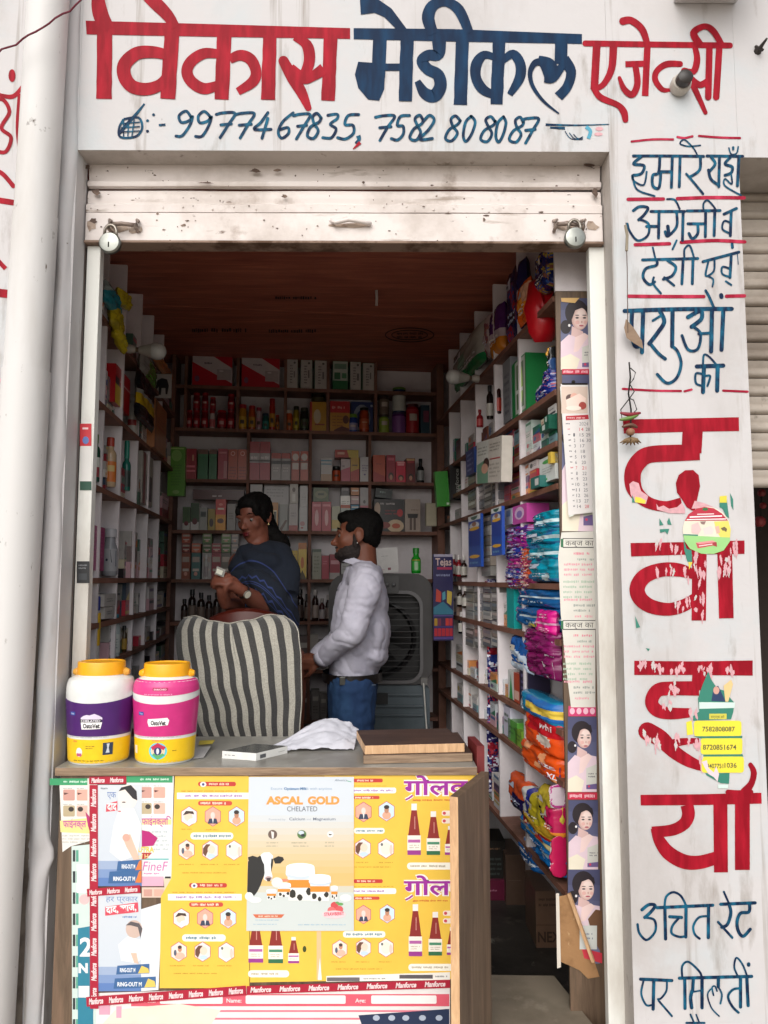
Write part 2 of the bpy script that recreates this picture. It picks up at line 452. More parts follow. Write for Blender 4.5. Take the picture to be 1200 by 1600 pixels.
L.stroke([(770, 128), (812, 150), (822, 200), (806, 245), (770, 258)], [16, 36, 38, 34, 24], R)
L.stroke([(735, 205), (765, 260), (795, 310), (818, 362)], [34, 40, 36, 22], R, cap=True)
L.stroke([(760, 225), (800, 262), (835, 255), (870, 232)], [24, 38, 34, 40], R)
done(L)
# word 2 (dark blue)
L = letters('painted_word').crop(100, 0, 2.143); B = P_BLUE
L.poly([(970, 95), (1300, 98), (1734, 115), (1734, 148), (1300, 140), (970, 132)], B)
L.stroke([(1058, 128), (1052, 260)], 46, B); L.poly([(985, 208), (1076, 214), (1072, 300), (1055, 338), (1018, 334), (985, 295), (974, 250)], B)
L.stroke([(1060, 226), (1140, 226)], 24, B)
L.stroke([(1149, 110), (1143, 340)], 44, B, jit=1)
L.poly([(990, -8), (1045, -6), (1097, 30), (1152, 104), (1118, 104), (1072, 58), (1040, 44), (994, 50)], B)
L.crop(640, 0, 2.143)
L.stroke([(98, 130), (96, 182), (62, 186), (42, 205), (60, 232), (95, 252), (103, 290), (82, 322), (50, 312), (26, 272)], [48, 40, 36, 38, 38, 40, 42, 44, 38, 20], B)
L.stroke([(177, 120), (170, 352)], 44, B, jit=1)
L.stroke([(80, 115), (62, 62), (78, 20), (120, 8), (165, 35), (200, 112)], [34, 42, 38, 30, 36, 30], B)
L.stroke([(300, 125), (291, 350)], 42, B, jit=1)
L.stroke([(290, 195), (250, 185), (224, 215), (222, 260), (245, 300), (288, 322)], [20, 28, 36, 34, 34, 24], B)
L.stroke([(310, 205), (345, 182), (370, 215), (368, 262), (335, 318)], [22, 30, 34, 34, 20], B)
L.stroke([(508, 130), (506, 215)], 42, B)
L.stroke([(515, 200), (540, 240), (528, 290), (498, 325)], [40, 34, 32, 34], B)
L.stroke([(430, 200), (470, 215), (495, 255)], [26, 34, 22], B)
L.stroke([(470, 262), (446, 215), (420, 212), (403, 245), (412, 290), (448, 340), (500, 382)], [36, 26, 22, 16, 13, 10, 5], B)
L.stroke([(450, 265), (480, 262), (515, 215)], [24, 30, 24], B)
done(L)
# word 3 (red, thinner)
L = letters('painted_word').crop(640, 0, 2.143)
L.stroke([(588, 146), (830, 150), (1072, 153)], 20, R, cap=True)
L.stroke([(626, 155), (618, 300)], 26, R); L.stroke([(682, 155), (676, 230), (650, 282), (618, 300)], [26, 24, 20, 18], R)
L.stroke([(616, 298), (640, 328), (695, 352), (716, 375), (722, 402)], [18, 22, 20, 24, 20], R, cap=True)
L.stroke([(796, 150), (788, 322)], 22, R); L.stroke([(722, 216), (792, 214)], 20, R)
L.stroke([(755, 218), (762, 280), (745, 318), (718, 300), (702, 262)], [20, 22, 22, 20, 12], R, cap=True)
L.stroke([(714, 72), (742, 70), (778, 100), (796, 150)], [26, 24, 24, 20], R, cap=True)
L.stroke([(905, 215), (860, 216), (828, 238), (822, 268), (845, 300), (872, 302)], [20, 22, 20, 20, 18, 10], R, cap=True)
L.stroke([(955, 158), (962, 200), (950, 240), (918, 236)], [18, 22, 22, 18], R, cap=True)
L.stroke([(925, 240), (955, 300), (990, 378)], [20, 20, 14], R, cap=True)
L.stroke([(935, 255), (970, 285), (1003, 268)], [16, 22, 20], R)
L.stroke([(1003, 160), (999, 326)], 22, R, cap=True); L.stroke([(1037, 150), (1026, 326)], 22, R, cap=True)
L.stroke([(970, 150), (950, 112), (985, 90), (1015, 105), (1046, 155)], [26, 24, 20, 22, 20], R)
done(L)
# telephone line
DIG = {'9': [[(.85, .25), (.5, .02), (.15, .2), (.3, .45), (.75, .38), (.88, .2), (.8, .55), (.45, .95), (.1, .97)]],
       '7': [[(.1, .12), (.45, .06), (1.0, .08), (.72, .5), (.4, 1.0)], [(.35, .52), (.85, .48)]],
       '4': [[(.75, .03), (.4, .4), (.1, .66), (.95, .66)], [(.78, .25), (.55, 1.0)]],
       '6': [[(.85, .02), (.4, .35), (.15, .75), (.4, .98), (.75, .8), (.7, .58), (.25, .65)]],
       '8': [[(.85, .2), (.6, .02), (.35, .15), (.5, .42), (.75, .68), (.5, .97), (.15, .88), (.3, .55), (.75, .35), (.85, .2)]],
       '3': [[(.3, .08), (.75, .04), (.85, .2), (.5, .42), (.8, .6), (.6, .93), (.1, .93)]],
       '5': [[(.95, .04), (.45, .08), (.32, .42), (.7, .45), (.75, .75), (.45, .97), (.08, .92)]],
       '2': [[(.25, .22), (.6, .02), (.85, .2), (.6, .55), (.15, .93), (.85, .9)]],
       '0': [[(.6, .02), (.28, .25), (.2, .75), (.42, .98), (.75, .7), (.85, .25), (.6, .02)]]}
L = letters('painted_phone_numbers').crop(100, 0, 2.143)
for ch, x, wd in [('9', 370, 60), ('9', 435, 58), ('7', 497, 68), ('7', 560, 72), ('4', 630, 62), ('6', 705, 62), ('7', 755, 62), ('8', 805, 58), ('3', 858, 62), ('5', 912, 72),
                  ('7', 1030, 70), ('5', 1092, 58), ('8', 1150, 55), ('2', 1183, 58), ('8', 1265, 64), ('0', 1325, 52), ('8', 1385, 62), ('0', 1432, 50), ('8', 1482, 60), ('7', 1520, 62)]:
    for st in DIG[ch]:
        L.stroke([(x + a * wd + (1 - b) * 8 + random.uniform(-2, 2), 371 + (x - 370) * .018 + b * 88) for a, b in st], 10, P_TEAL, cap=True)
L.stroke([(985, 455), (988, 468), (975, 480)], [16, 12, 6], P_TEAL); L.stroke([(992, 478), (968, 500)], [12, 4], P_RED)
L.stroke([(270, 348), (240, 385), (200, 430), (182, 455)], [6, 10, 12, 6], P_TEAL)
L.stroke([(200, 400), (250, 395), (262, 430), (240, 458), (190, 460), (185, 430), (200, 400)], 8, P_TEAL)
for q in range(3): L.stroke([(200 + q * 18, 400), (200 + q * 14, 458)], 4, P_TEAL); L.stroke([(192, 415 + q * 14), (255, 410 + q * 15)], 4, P_TEAL)
for (x, y) in ((280, 405), (300, 385), (280, 440)): L.ell(x, y, 5, 5, P_TEAL)
L.stroke([(318, 420), (340, 418)], 8, P_TEAL)
L.crop(640, 0, 2.143)
L.stroke([(455, 418), (560, 420), (668, 417)], [8, 5, 3], P_TEAL); L.stroke([(470, 428), (520, 430)], [6, 10], P_TEAL)
for q in range(3): L.stroke([(520 + q * 14, 440 + q * 5), (540 + q * 12, 465), (580, 468 - q * 5)], 3, P_TEAL)
L.stroke([(590, 425), (605, 440), (598, 465)], 12, mat('#3f93ad', .5)); L.ell(635, 432, 13, 7, P_PINK); L.ell(632, 450, 14, 6, P_PINK)
done(L)
# pillar: small blue words between red rules
L = letters('red_painted_rule').crop(940, 200, 3.635)
for a in ([(170, 78), (290, 66), (405, 66)], [(430, 52), (470, 58), (515, 48)], [(552, 46), (670, 55), (785, 58)], [(150, 406), (350, 404)], [(430, 402), (620, 396), (808, 398)],
          [(190, 664), (385, 658)], [(452, 650), (640, 640), (812, 648)], [(152, 956), (370, 958), (580, 958)], [(708, 956), (810, 954)], [(120, 1482), (300, 1492), (450, 1494)],
          [(470, 1496), (510, 1486)], [(690, 1492), (828, 1498)]):
    L.stroke(a, 13 if a[0][1] < 100 or a[0][1] > 1400 else 20, P_RED2, cap=True)
done(L)
L = letters('painted_blue_word').crop(940, 200, 3.635); T = P_TEAL; W = 17
def S(*p, w=W): L.stroke(list(p), w, T, cap=True)
S((180, 160), (380, 160), (578, 162)); S((225, 165), (180, 205), (240, 215), (225, 260), (180, 270)); S((255, 250), (238, 325), (180, 300), (175, 270), (200, 350), (300, 388), w=11)
S((330, 165), (322, 255), (290, 270), (290, 330), (325, 340), (335, 255)); S((330, 250), (395, 250)); S((400, 165), (395, 338)); S((445, 165), (440, 335))
S((560, 170), (555, 240), (500, 280)); S((480, 262), (530, 320), (575, 375), w=14); S((560, 100), (490, 105), (445, 90), (470, 68), (520, 115), (545, 160), w=9)
done(L); L = letters('painted_blue_word').crop(940, 200, 3.635)
S((598, 160), (800, 162)); S((622, 168), (644, 205), (612, 248)); S((606, 240), (620, 292), (666, 328)); S((668, 165), (664, 335))
S((730, 168), (700, 205), (740, 222), (735, 255), (700, 270)); S((735, 265), (738, 320), (700, 290), (700, 330), (790, 384), w=10); S((778, 165), (770, 330))
S((722, 115), (735, 150), (765, 145), (775, 108), w=9); S((746, 112), (746, 122), w=14)
done(L); L = letters('painted_blue_word').crop(940, 200, 3.635)
S((180, 470), (215, 448), (262, 455), (240, 495), (210, 522)); S((215, 520), (265, 545), (262, 610), (205, 640), (160, 590), (145, 545), w=14)
S((280, 475), (470, 475)); S((255, 560), (320, 560)); S((325, 475), (322, 625)); S((425, 480), (425, 560), (375, 615), (360, 590), w=16); S((375, 560), (380, 600), w=20)
S((462, 480), (458, 640)); S((425, 640), (402, 690), w=12); S((372, 405), (415, 410), (442, 460), w=12)
S((485, 472), (672, 470)); S((490, 545), (585, 545)); S((545, 550), (545, 600), (515, 630), (495, 600)); S((590, 475), (588, 618)); S((642, 475), (638, 612))
S((578, 470), (578, 430), (600, 412), (630, 440), (650, 470), w=11)
S((695, 490), (765, 458)); S((735, 475), (730, 612)); S((732, 540), (695, 530), (685, 575), (728, 600), w=12)
done(L); L = letters('painted_blue_word').crop(940, 200, 3.635)
S((232, 750), (545, 742)); S((290, 680), (305, 745), w=11); S((312, 752), (310, 780), (250, 800), (235, 850), (270, 890), (300, 875)); S((295, 850), (292, 885), (335, 940), w=13)
S((375, 755), (420, 790), (400, 840), (350, 860)); S((355, 850), (410, 895), w=14); S((462, 750), (455, 885)); S((518, 750), (514, 885)); S((470, 745), (470, 690), (500, 670), (525, 742), w=12)
done(L); L = letters('painted_blue_word').crop(940, 200, 3.635)
S((575, 760), (778, 706)); S((605, 760), (590, 840), (635, 815), (640, 750), w=12); S((595, 840), (632, 860), (628, 902), w=10); S((735, 730), (728, 850)); S((728, 800), (685, 790), (685, 830), (728, 848), w=12)
S((740, 658), (742, 680), w=16); S((705, 872), (735, 892), w=12); S((770, 715), (775, 775), w=5)
done(L); L = letters('painted_blue_word').crop(940, 200, 3.635); W = 24
def S(*p, w=W): L.stroke(list(p), w, T, cap=True)
S((130, 1040), (420, 1030), (738, 1028)); S((172, 1045), (170, 1160), (190, 1240), (230, 1230)); S((235, 1040), (228, 1275))
S((330, 1040), (355, 1100), (320, 1160), (270, 1225)); S((275, 1225), (320, 1280), (360, 1312), w=20); S((290, 1095), (330, 1070), w=14); S((402, 1040), (400, 1240))
S((400, 1240), (430, 1270), (450, 1340), (425, 1420), (370, 1450), (315, 1400), w=18)
S((490, 1075), (560, 1040), (565, 1085), (510, 1130)); S((520, 1130), (560, 1170), (545, 1255), (490, 1260), (455, 1180), w=17); S((550, 1170), (620, 1165), w=16); S((625, 1040), (620, 1270)); S((690, 1040), (680, 1260))
S((590, 925), (610, 960), (640, 1030), w=16); S((678, 950), (680, 960), w=24)
done(L); L = letters('painted_blue_word').crop(940, 200, 3.635); W = 17
S((540, 1355), (690, 1350)); S((580, 1355), (575, 1500)); S((575, 1400), (535, 1395), (535, 1450), (572, 1465), w=13); S((585, 1410), (615, 1410), (600, 1465), w=13); S((658, 1355), (655, 1492)); S((575, 1350), (580, 1290), (610, 1300), (655, 1350), w=12)
done(L)
# pillar: big red letters
L = letters('large_red_letter').crop(940, 620, 4.0); R = P_RED
L.poly([(132, 142), (480, 136), (856, 128), (858, 214), (500, 220), (138, 230)], R)
L.stroke([(568, 210), (560, 350)], 126, R)
L.stroke([(612, 348), (450, 352), (300, 362), (235, 400), (195, 470), (198, 560), (235, 620), (300, 665), (400, 685), (500, 665)], [96, 104, 104, 106, 104, 100, 84, 72, 66, 72], R)
L.poly([(470, 600), (462, 540), (480, 490), (520, 460), (570, 458), (605, 490), (614, 560), (598, 630), (580, 720), (530, 690), (500, 640)], R)
for pts in ([(172, 545), (195, 528), (230, 540), (245, 590), (290, 620), (275, 670), (205, 660), (180, 610)], [(340, 668), (355, 690), (385, 680), (420, 700), (470, 690), (500, 662), (520, 700), (520, 730), (420, 728), (345, 705)], [(580, 650), (640, 665), (700, 690), (560, 700)]):
    L.poly(pts, P_PINK)
done(L)
L = letters('large_red_letter').crop(940, 620, 4.0)
L.poly([(180, 914), (520, 908), (892, 898), (892, 982), (540, 986), (184, 998)], R)
L.stroke([(610, 980), (608, 1200), (606, 1398)], 90, R, smooth=False)
L.stroke([(572, 1110), (480, 1082), (370, 1082), (270, 1120), (222, 1190), (240, 1260), (310, 1310), (420, 1328), (520, 1300), (590, 1250)], [60, 84, 88, 94, 96, 94, 88, 80, 78, 60], R)
L.stroke([(768, 980), (778, 1384)], 92, R, jit=1)
rs = random.Random(3)
for (x0, y0, x1, y1, n_) in ((560, 990, 650, 1120, 9), (570, 1170, 640, 1380, 7), (500, 1060, 560, 1150, 4), (730, 985, 810, 1110, 8), (320, 920, 380, 960, 3), (430, 930, 500, 1000, 4), (330, 1060, 460, 1110, 5), (440, 1270, 560, 1340, 7), (800, 900, 850, 980, 6), (760, 1000, 800, 1130, 4)):
    for q in range(n_):
        x, y = rs.uniform(x0, x1), rs.uniform(y0, y1); a_, b_ = rs.uniform(8, 20), rs.uniform(12, 38)
        dx_ = rs.uniform(-7, 7); L.stroke([(x - dx_, y - b_ * 1.2), (x + rs.uniform(-4, 4), y - b_ * .3), (x + dx_, y + b_ * 1.2)], [2, a_ * rs.uniform(.8, 1.5), 2], P_PINK if rs.random() < .75 else P_WHT, jit=2.5)
done(L)
L = letters('large_red_letter').crop(940, 1000, 4.2115)
L.poly([(214, 136), (600, 140), (993, 134), (993, 234), (600, 230), (214, 230)], R)
L.stroke([(640, 220), (636, 330)], 90, R)
L.stroke([(640, 318), (470, 318), (370, 330), (328, 400), (360, 460), (450, 482), (590, 478)], [96, 92, 90, 88, 86, 80, 60], R)
L.stroke([(300, 600), (390, 650), (470, 730), (560, 790), (650, 830), (720, 850)], [120, 110, 90, 80, 60, 40], R, cap=True)
L.stroke([(430, 690), (520, 670), (640, 660)], [60, 50, 30], R)
for (x0, y0, x1, y1, n_) in ((235, 150, 290, 215, 5), (330, 160, 420, 210, 6), (440, 160, 540, 215, 6), (640, 170, 720, 300, 10), (800, 190, 870, 235, 4), (440, 280, 510, 370, 8), (400, 385, 450, 450, 5), (560, 470, 640, 520, 7), (270, 620, 330, 700, 5), (340, 640, 420, 720, 6), (470, 640, 520, 700, 4), (560, 640, 640, 700, 6), (620, 760, 690, 850, 6)):
    for q in range(n_):
        x, y = rs.uniform(x0, x1), rs.uniform(y0, y1); a_, b_ = rs.uniform(10, 22), rs.uniform(12, 34)
        dx_ = rs.uniform(-8, 8); L.stroke([(x - dx_, y - b_ * 1.2), (x + rs.uniform(-4, 4), y - b_ * .3), (x + dx_, y + b_ * 1.2)], [2, a_ * rs.uniform(.8, 1.6), 2], P_PINK if rs.random() < .7 else P_WHT, jit=2.5)
done(L)
L = letters('large_red_letter').crop(940, 1000, 4.2115)
L.poly([(255, 1018), (640, 1014), (1050, 1004), (1052, 1076), (640, 1086), (257, 1088)], R)
L.stroke([(780, 1080), (784, 1528)], 92, R); L.stroke([(925, 1076), (925, 1512)], 98, R)
L.stroke([(560, 1085), (570, 1150), (540, 1210), (460, 1250), (330, 1262)], [84, 84, 80, 76, 70], R)
L.stroke([(345, 1235), (380, 1320), (440, 1400), (540, 1456), (640, 1462), (760, 1430)], [50, 76, 92, 96, 90, 84], R)
L.stroke([(978, 820), (1000, 870), (985, 940), (940, 1000)], [30, 40, 42, 60], R, cap=True); L.stroke([(830, 1000), (900, 1004), (980, 1000)], 34, R, cap=True)
done(L)
# pillar: lower blue words
L = letters('painted_blue_word').crop(940, 1340, 4.615); W = 22
S((290, 375), (340, 338), (385, 345), (350, 395), (310, 430)); S((315, 430), (380, 450), (385, 530), (325, 592), (272, 545), (258, 480), w=18)
S((400, 360), (800, 342)); S((455, 365), (460, 585)); S((452, 350), (465, 280), (515, 248), (570, 275), (608, 345), w=17)
S((490, 425), (575, 430)); S((560, 430), (510, 490), (505, 545), (560, 570), (605, 565), w=18); S((607, 355), (605, 570)); S((770, 355), (768, 575)); S((765, 420), (700, 430), (660, 490), (670, 550), (705, 582), w=17)
done(L); L = letters('painted_blue_word').crop(940, 1340, 4.615)
S((858, 335), (1105, 325)); S((880, 245), (915, 325), w=15); S((918, 335), (930, 400), (905, 480), (865, 500)); S((838, 462), (890, 520), (940, 575), w=18)
S((1065, 330), (1060, 390), (1000, 400), (975, 460), (985, 530), (1020, 565), (1070, 515))
done(L); L = letters('painted_blue_word').crop(940, 1340, 4.615); W = 19
S((280, 875), (505, 885)); S((300, 890), (285, 980), (320, 1060), (365, 1060), w=15); S((375, 890), (370, 1090)); S((470, 895), (465, 960), (430, 1010), (405, 1020), w=15); S((410, 1030), (505, 1140), w=15)
S((560, 868), (1080, 855)); S((598, 870), (600, 1085)); S((580, 860), (580, 780), (625, 750), (700, 815), (722, 860), w=16); S((660, 870), (655, 960)); S((650, 960), (640, 1010), (648, 1080), w=26); S((660, 965), (722, 955), w=13)
S((722, 865), (722, 1080)); S((840, 865), (840, 930)); S((840, 930), (865, 985), (855, 1050), w=14); S((830, 960), (815, 925), (795, 935), (805, 990), w=12); S((795, 935), (762, 985), (790, 1080), (845, 1140), w=11)
S((1000, 865), (1000, 1075)); S((995, 940), (945, 950), (910, 1000), (940, 1070), (985, 1115), w=18); S((1045, 860), (1055, 1065)); S((985, 860), (955, 790), (970, 720), (1015, 770), (1050, 860), w=14); S((1058, 765), (1058, 772), w=26)
S((640, 1130), (670, 1200), w=14); S((610, 1190), (740, 1190), w=16); S((680, 1130), (700, 1180), w=12)
done(L)
# red lettering on the next shop's wall, partly behind the pipe
L = letters('painted_red_lettering').crop(0, 0, 2.0)
L.ell(38, 237, 11, 20, R); L.stroke([(-30, 285), (10, 300), (45, 300), (76, 262)], [10, 12, 14, 8], R); L.stroke([(62, 300), (56, 400), (64, 480)], 13, R, cap=True)
L.stroke([(-40, 330), (5, 310), (30, 350), (5, 400), (35, 430), (18, 475), (-20, 470)], 12, R); L.stroke([(-20, 530), (10, 545), (42, 582)], 14, R, cap=True)
L.stroke([(-30, 622), (45, 634)], 18, R); L.stroke([(-20, 800), (18, 840)], 14, R); L.stroke([(-30, 912), (34, 920)], 26, R); L.stroke([(-20, 1296), (14, 1300)], 22, R); L.stroke([(-30, 1185), (6, 1190)], 12, P_PINK)
done(L)

# ---- stickers on the pillar
G = '#2f7a68'; Yl = '#e4d43a'
L = Print(FAC, base=.0022).crop(940, 620, 4.0)
L.ell(655, 835, 150, 148, '#d8d2c0', 32)
L.poly([(515 + 2, 776), (540, 735), (590, 700), (640, 688), (700, 698), (750, 730), (788, 774)], '#b0243a'); L.ell(645, 703, 18, 10, '#2b6a3a')
L.stroke([(595, 735), (700, 732)], 6, '#e6d6d6'); L.stroke([(548, 752), (750, 745)], 8, '#f0e8e8'); L.stroke([(530, 768), (775, 764)], 6, '#f0e8e8')
L.poly([(700, 780), (790, 776), (805, 830), (800, 880), (740, 880), (712, 830)], '#d9cc62'); L.poly([(742, 822), (765, 812), (782, 826), (776, 846), (766, 838), (752, 836)], '#6a5c40'); L.poly([(612, 780), (650, 778), (640, 800), (622, 796)], '#8a706a')
L.poly([(508, 865), (800, 880), (798, 905), (760, 960), (700, 982), (620, 980), (550, 950), (515, 900)], '#93c67c')
L.poly([(586, 912), (690, 898), (694, 930), (598, 948)], '#c04650'); L.poly([(690, 898), (716, 910), (718, 938), (694, 930)], '#9a3038'); L.poly([(586, 912), (690, 898), (712, 908), (610, 922)], '#d88a8c'); L.poly([(604, 930), (688, 918), (688, 924), (606, 936)], '#ecd0d0'); L.stroke([(508, 862), (600, 866)], 8, G)
L.poly([(560, 800), (600, 785), (620, 830), (600, 860), (560, 850)], '#dbb6b4'); L.poly([(630, 822), (680, 808), (700, 830), (690, 858), (640, 860)], '#e0c8c4'); L.poly([(706, 812), (730, 806), (738, 850), (716, 856)], '#cfa898')
L.build('round_sticker', label='round half-peeled pharmacy sticker in red, yellow and green stuck over the red letters', cat='sticker')
scr = empty('torn_sticker', tuple(FAC.hit(1040, 840)), 'torn scraps of green and yellow sticker left on the pillar between the big red letters', 'sticker')
for c_, group_ in ((G, ([(735, 650), (780, 640), (795, 760), (775, 745), (755, 700), (735, 690)], [(800, 600), (820, 640), (822, 710), (808, 680)], [(360, 760), (385, 800), (360, 805)], [(408, 780), (420, 755), (436, 800), (412, 798)],
            [(362, 828), (422, 825), (410, 860), (395, 842), (365, 850)], [(208, 1370), (240, 1440), (215, 1446)], [(510, 890), (530, 950), (560, 960), (565, 1030), (535, 1030), (515, 960)], [(190, 612), (208, 660), (190, 662)], [(275, 1570), (300, 1575), (290, 1590)])),
        ('#d8c93f', ([(735, 622), (780, 618), (780, 662), (735, 662)], [(208, 625), (240, 630), (275, 650), (270, 668), (208, 660)], [(540, 1034), (566, 1034), (545, 1080)]))):
    for pts in group_: Print(FAC, base=.0022 if c_ != G else .0019).crop(940, 620, 4.0).poly(pts, c_).build('scrap', scr)
L = Print(FAC, base=.002).crop(940, 1000, 4.2115)
L.poly([(632, 385), (660, 300), (700, 205), (720, 260), (760, 320), (800, 330), (870, 410), (865, 470), (850, 520), (600, 530), (600, 500), (640, 470)], G)
L.poly([(640, 408), (875, 410), (872, 446), (640, 452)], '#c8dcd4'); L.poly([(735, 310), (765, 300), (815, 405), (720, 400)], '#20365c'); L.ell(752, 330, 20, 26, '#c8988a'); L.poly([(800, 300), (850, 260), (862, 290), (830, 405), (812, 405)], '#dcbf86')
L.rect(706, 484, 820, 520, '#c9c14a'); L.text('सम्पर्क करें', 715, 512, 22, '#4b4b28', w=90)
L.poly([(555, 540), (590, 528), (600, 620), (560, 625)], Yl)
L.rrect(606, 530, 918, 634, 20, Yl); L.rrect(650, 642, 924, 752, 20, Yl); L.rrect(656, 764, 934, 872, 20, Yl)
L.poly([(600, 632), (925, 630), (922, 645), (650, 646)], G); L.poly([(655, 752), (925, 750), (930, 765), (660, 766)], G); L.poly([(680, 876), (840, 874), (836, 945), (780, 940), (690, 890)], G); L.rect(765, 950, 830, 974, '#c8dcd4')
DK = '#57573a'
L.text('7582808087', 660, 600, 44, DK, w=215, bold=.02); L.text('8720851674', 664, 720, 46, DK, w=220, bold=.02); L.text('1036', 806, 838, 44, DK, w=80, bold=.02); L.text('9407751', 690, 842, 42, DK, w=108, bold=.02)
for pts in ([(655, 800), (690, 790), (700, 840), (735, 870), (750, 830), (770, 880), (760, 930), (735, 900), (700, 880), (680, 845)],): L.poly(pts, '#dcc6cc')
L.build('phone_number_sticker', label='yellow and green sticker with three phone numbers peeling off the pillar', cat='sticker')

# ---- round lamp holder stub and nail on the wall
b = MB(); cpt = FAC.hit(1060, 138); ax = (Vector((1, 0, 0)), Vector((0, 0, 1)), Vector((0, -1, 0)))
b.lathe(cpt, [(.018, 0), (.027, .003), (.029, .02), (.026, .03)], mat('#b9b2a8', .6), 20, ax=ax)
k = b.build('lamp_holder', smooth='auto', label='small round white ceiling-rose lamp holder with black socket over the last red letters', cat='lamp holder')
b = MB(); b.lathe(cpt, [(.015, .0305), (.022, .033), (.021, .052), (.012, .058)], mat('#2a2522', .45), 18, ax=ax); b.build('socket', k, smooth='auto')
b = MB(); c2 = FAC.hit(1184, 80); b.lathe(c2, [(.012, 0), (.006, .012), (.003, .05)], mat('#2f2824', .6), 8, ax=ax)
b.tube([c2 + Vector((-.008, -.004, .012)), c2 + Vector((.004, -.02, -.012))], .004, mat('#2f2824', .6))
b.build('iron_nail', label='rusty dark nail with wire stub driven into the wall near its outer edge', cat='nail')
# ---- twine
b = MB(); rp = facade_plane(-.16); q0, q1 = rp.hit(-60, 112), rp.hit(150, -14)
b.tube([q0.lerp(q1, t / 20) + Vector((0, .004 * math.sin(t * 1.7), .003 * math.cos(t * 2.1) - .05 * (t / 20) * (1 - t / 20))) for t in range(21)], .0026, mat('#6d2a38', .9, var=.3, scale=300))
b.build('twine', label='taut dark red twine slanting across the top corner in front of the pipe', cat='string')

# ---- roller shutter
sh = empty('roller_shutter', (0, .1, ZH - .25), 'white roller shutter pulled up under the lintel, paint chipped', 'shutter')
SHP = facade_plane(.085)
zz = lambda y: SHP.hit(600, y).z
def slat(name, y0, y1, prof, m=M_SHUT, parent=sh, X0=XL + .004, X1=XR - .004, zf=zz, yb=.085):
    z1, z0 = zf(y0), zf(y1); mbx = MB(); n_ = len(prof)
    def fn(u, v):
        i = v * (n_ - 1); a = int(min(i, n_ - 2)); t = i - a
        dy = prof[a][0] * (1 - t) + prof[a + 1][0] * t; zf_ = prof[a][1] * (1 - t) + prof[a + 1][1] * t
        x = X0 + (X1 - X0) * u
        wob = noise.noise(Vector((x * 3, z0 * 9, dy * 20))) * .0022
        return (x, yb - dy + wob, z0 + (z1 - z0) * zf_ + noise.noise(Vector((x * 5, z1, 3))) * .0015)
    mbx.grid(fn, 60, n_ * 2 - 2, m); return mbx.build(name, parent, smooth='auto')
slat('slat', 240, 297, [(.002, 0), (.016, .02), (.018, .1), (.015, .16), (.006, .2), (.010, .45), (.012, .7), (.006, .92), (0, 1)])
slat('slat', 299, 338, [(.006, 0), (.020, .01), (.022, .3), (.014, .36), (.010, .42), (.013, .7), (.008, .92), (0, 1)])
br = MB(); z1, z0 = zz(339), zz(383)
br.abox(XL + .004, XR - .004, .062, .1, z0, z1, M_SHUT); br.build('bottom_rail', sh, bevel=.003)
br = MB(); br.abox(XL + .004, XR - .004, .055, .115, z0 - .008, z0 - .0005, layered('rusty_rail', '#8a7466', [('#5a4436', 12, .45, .6, (1, 1, 1))], rough=.8)); br.build('rubber_edge', sh, bevel=.002)
hb = MB(); h0 = facade_plane(.045)
hb.tube([SHP.hit(518, 352) + Vector((0, -.03, 0)), h0.hit(524, 348), h0.hit(545, 343), h0.hit(568, 347), SHP.hit(580, 358) + Vector((0, -.03, 0))], .006, M_SHUT, 8); hb.build('handle', sh, smooth=True)
for (xa, xb_) in ((178, 220), (862, 905)):
    hb = MB(); ya = SHP.hit(xa, 362); yb2 = SHP.hit(xb_, 362)
    hb.tube([(ya.x, .055, ya.z + .008), ((ya.x + yb2.x) / 2, .035, ya.z), (yb2.x, .055, yb2.z + .004)], .006, mat('#8a7a70', .6, var=.4, scale=60), 8)
    for q in (ya, yb2): hb.tube([(q.x, .06, q.z + .02), (q.x + .004, .038, q.z + .012), (q.x, .036, q.z - .008), (q.x, .06, q.z - .012)], .005, mat('#9a8a80', .6, var=.4, scale=60), 8)
    hb.build('hasp', sh, smooth=True)
M_BRASSY = mat('#8e908a', .34, var=.25, metal=.9)
for (x, y, lab) in ((172, 380, 'round steel padlock with a dark keyhole hanging under the shutter near the drain pipe'), (898, 372, 'shiny round steel padlock hanging from the shutter hasp near the lettered pillar')):
    c = facade_plane(.03).hit(x, y); lk = MB()
    lk.lathe(c + Vector((0, .012, 0)), [(.024, 0), (.030, .004), (.031, .016), (.027, .021), (.013, .024)], M_BRASSY, 28, ax=ax)
    o = lk.build('padlock', smooth='auto', label=lab, cat='padlock')
    lk = MB(); lk.tube([c + Vector((-.017 + 0 * t, 0, .018)) if t == 0 else c + Vector((-.017 * math.cos(PI * t / 8), 0, .034 + .02 * math.sin(PI * t / 8))) for t in range(9)] + [c + Vector((.017, 0, .018))], .0045, mat('#8c857c', .35, metal=.8), 8)
    lk.build('shackle', o, smooth=True)
    lk = MB(); lk.abox(c.x - .0015, c.x + .0015, c.y - .0135, c.y - .011, c.z - .016, c.z - .002, M_DARKGAP); lk.build('keyhole', o)

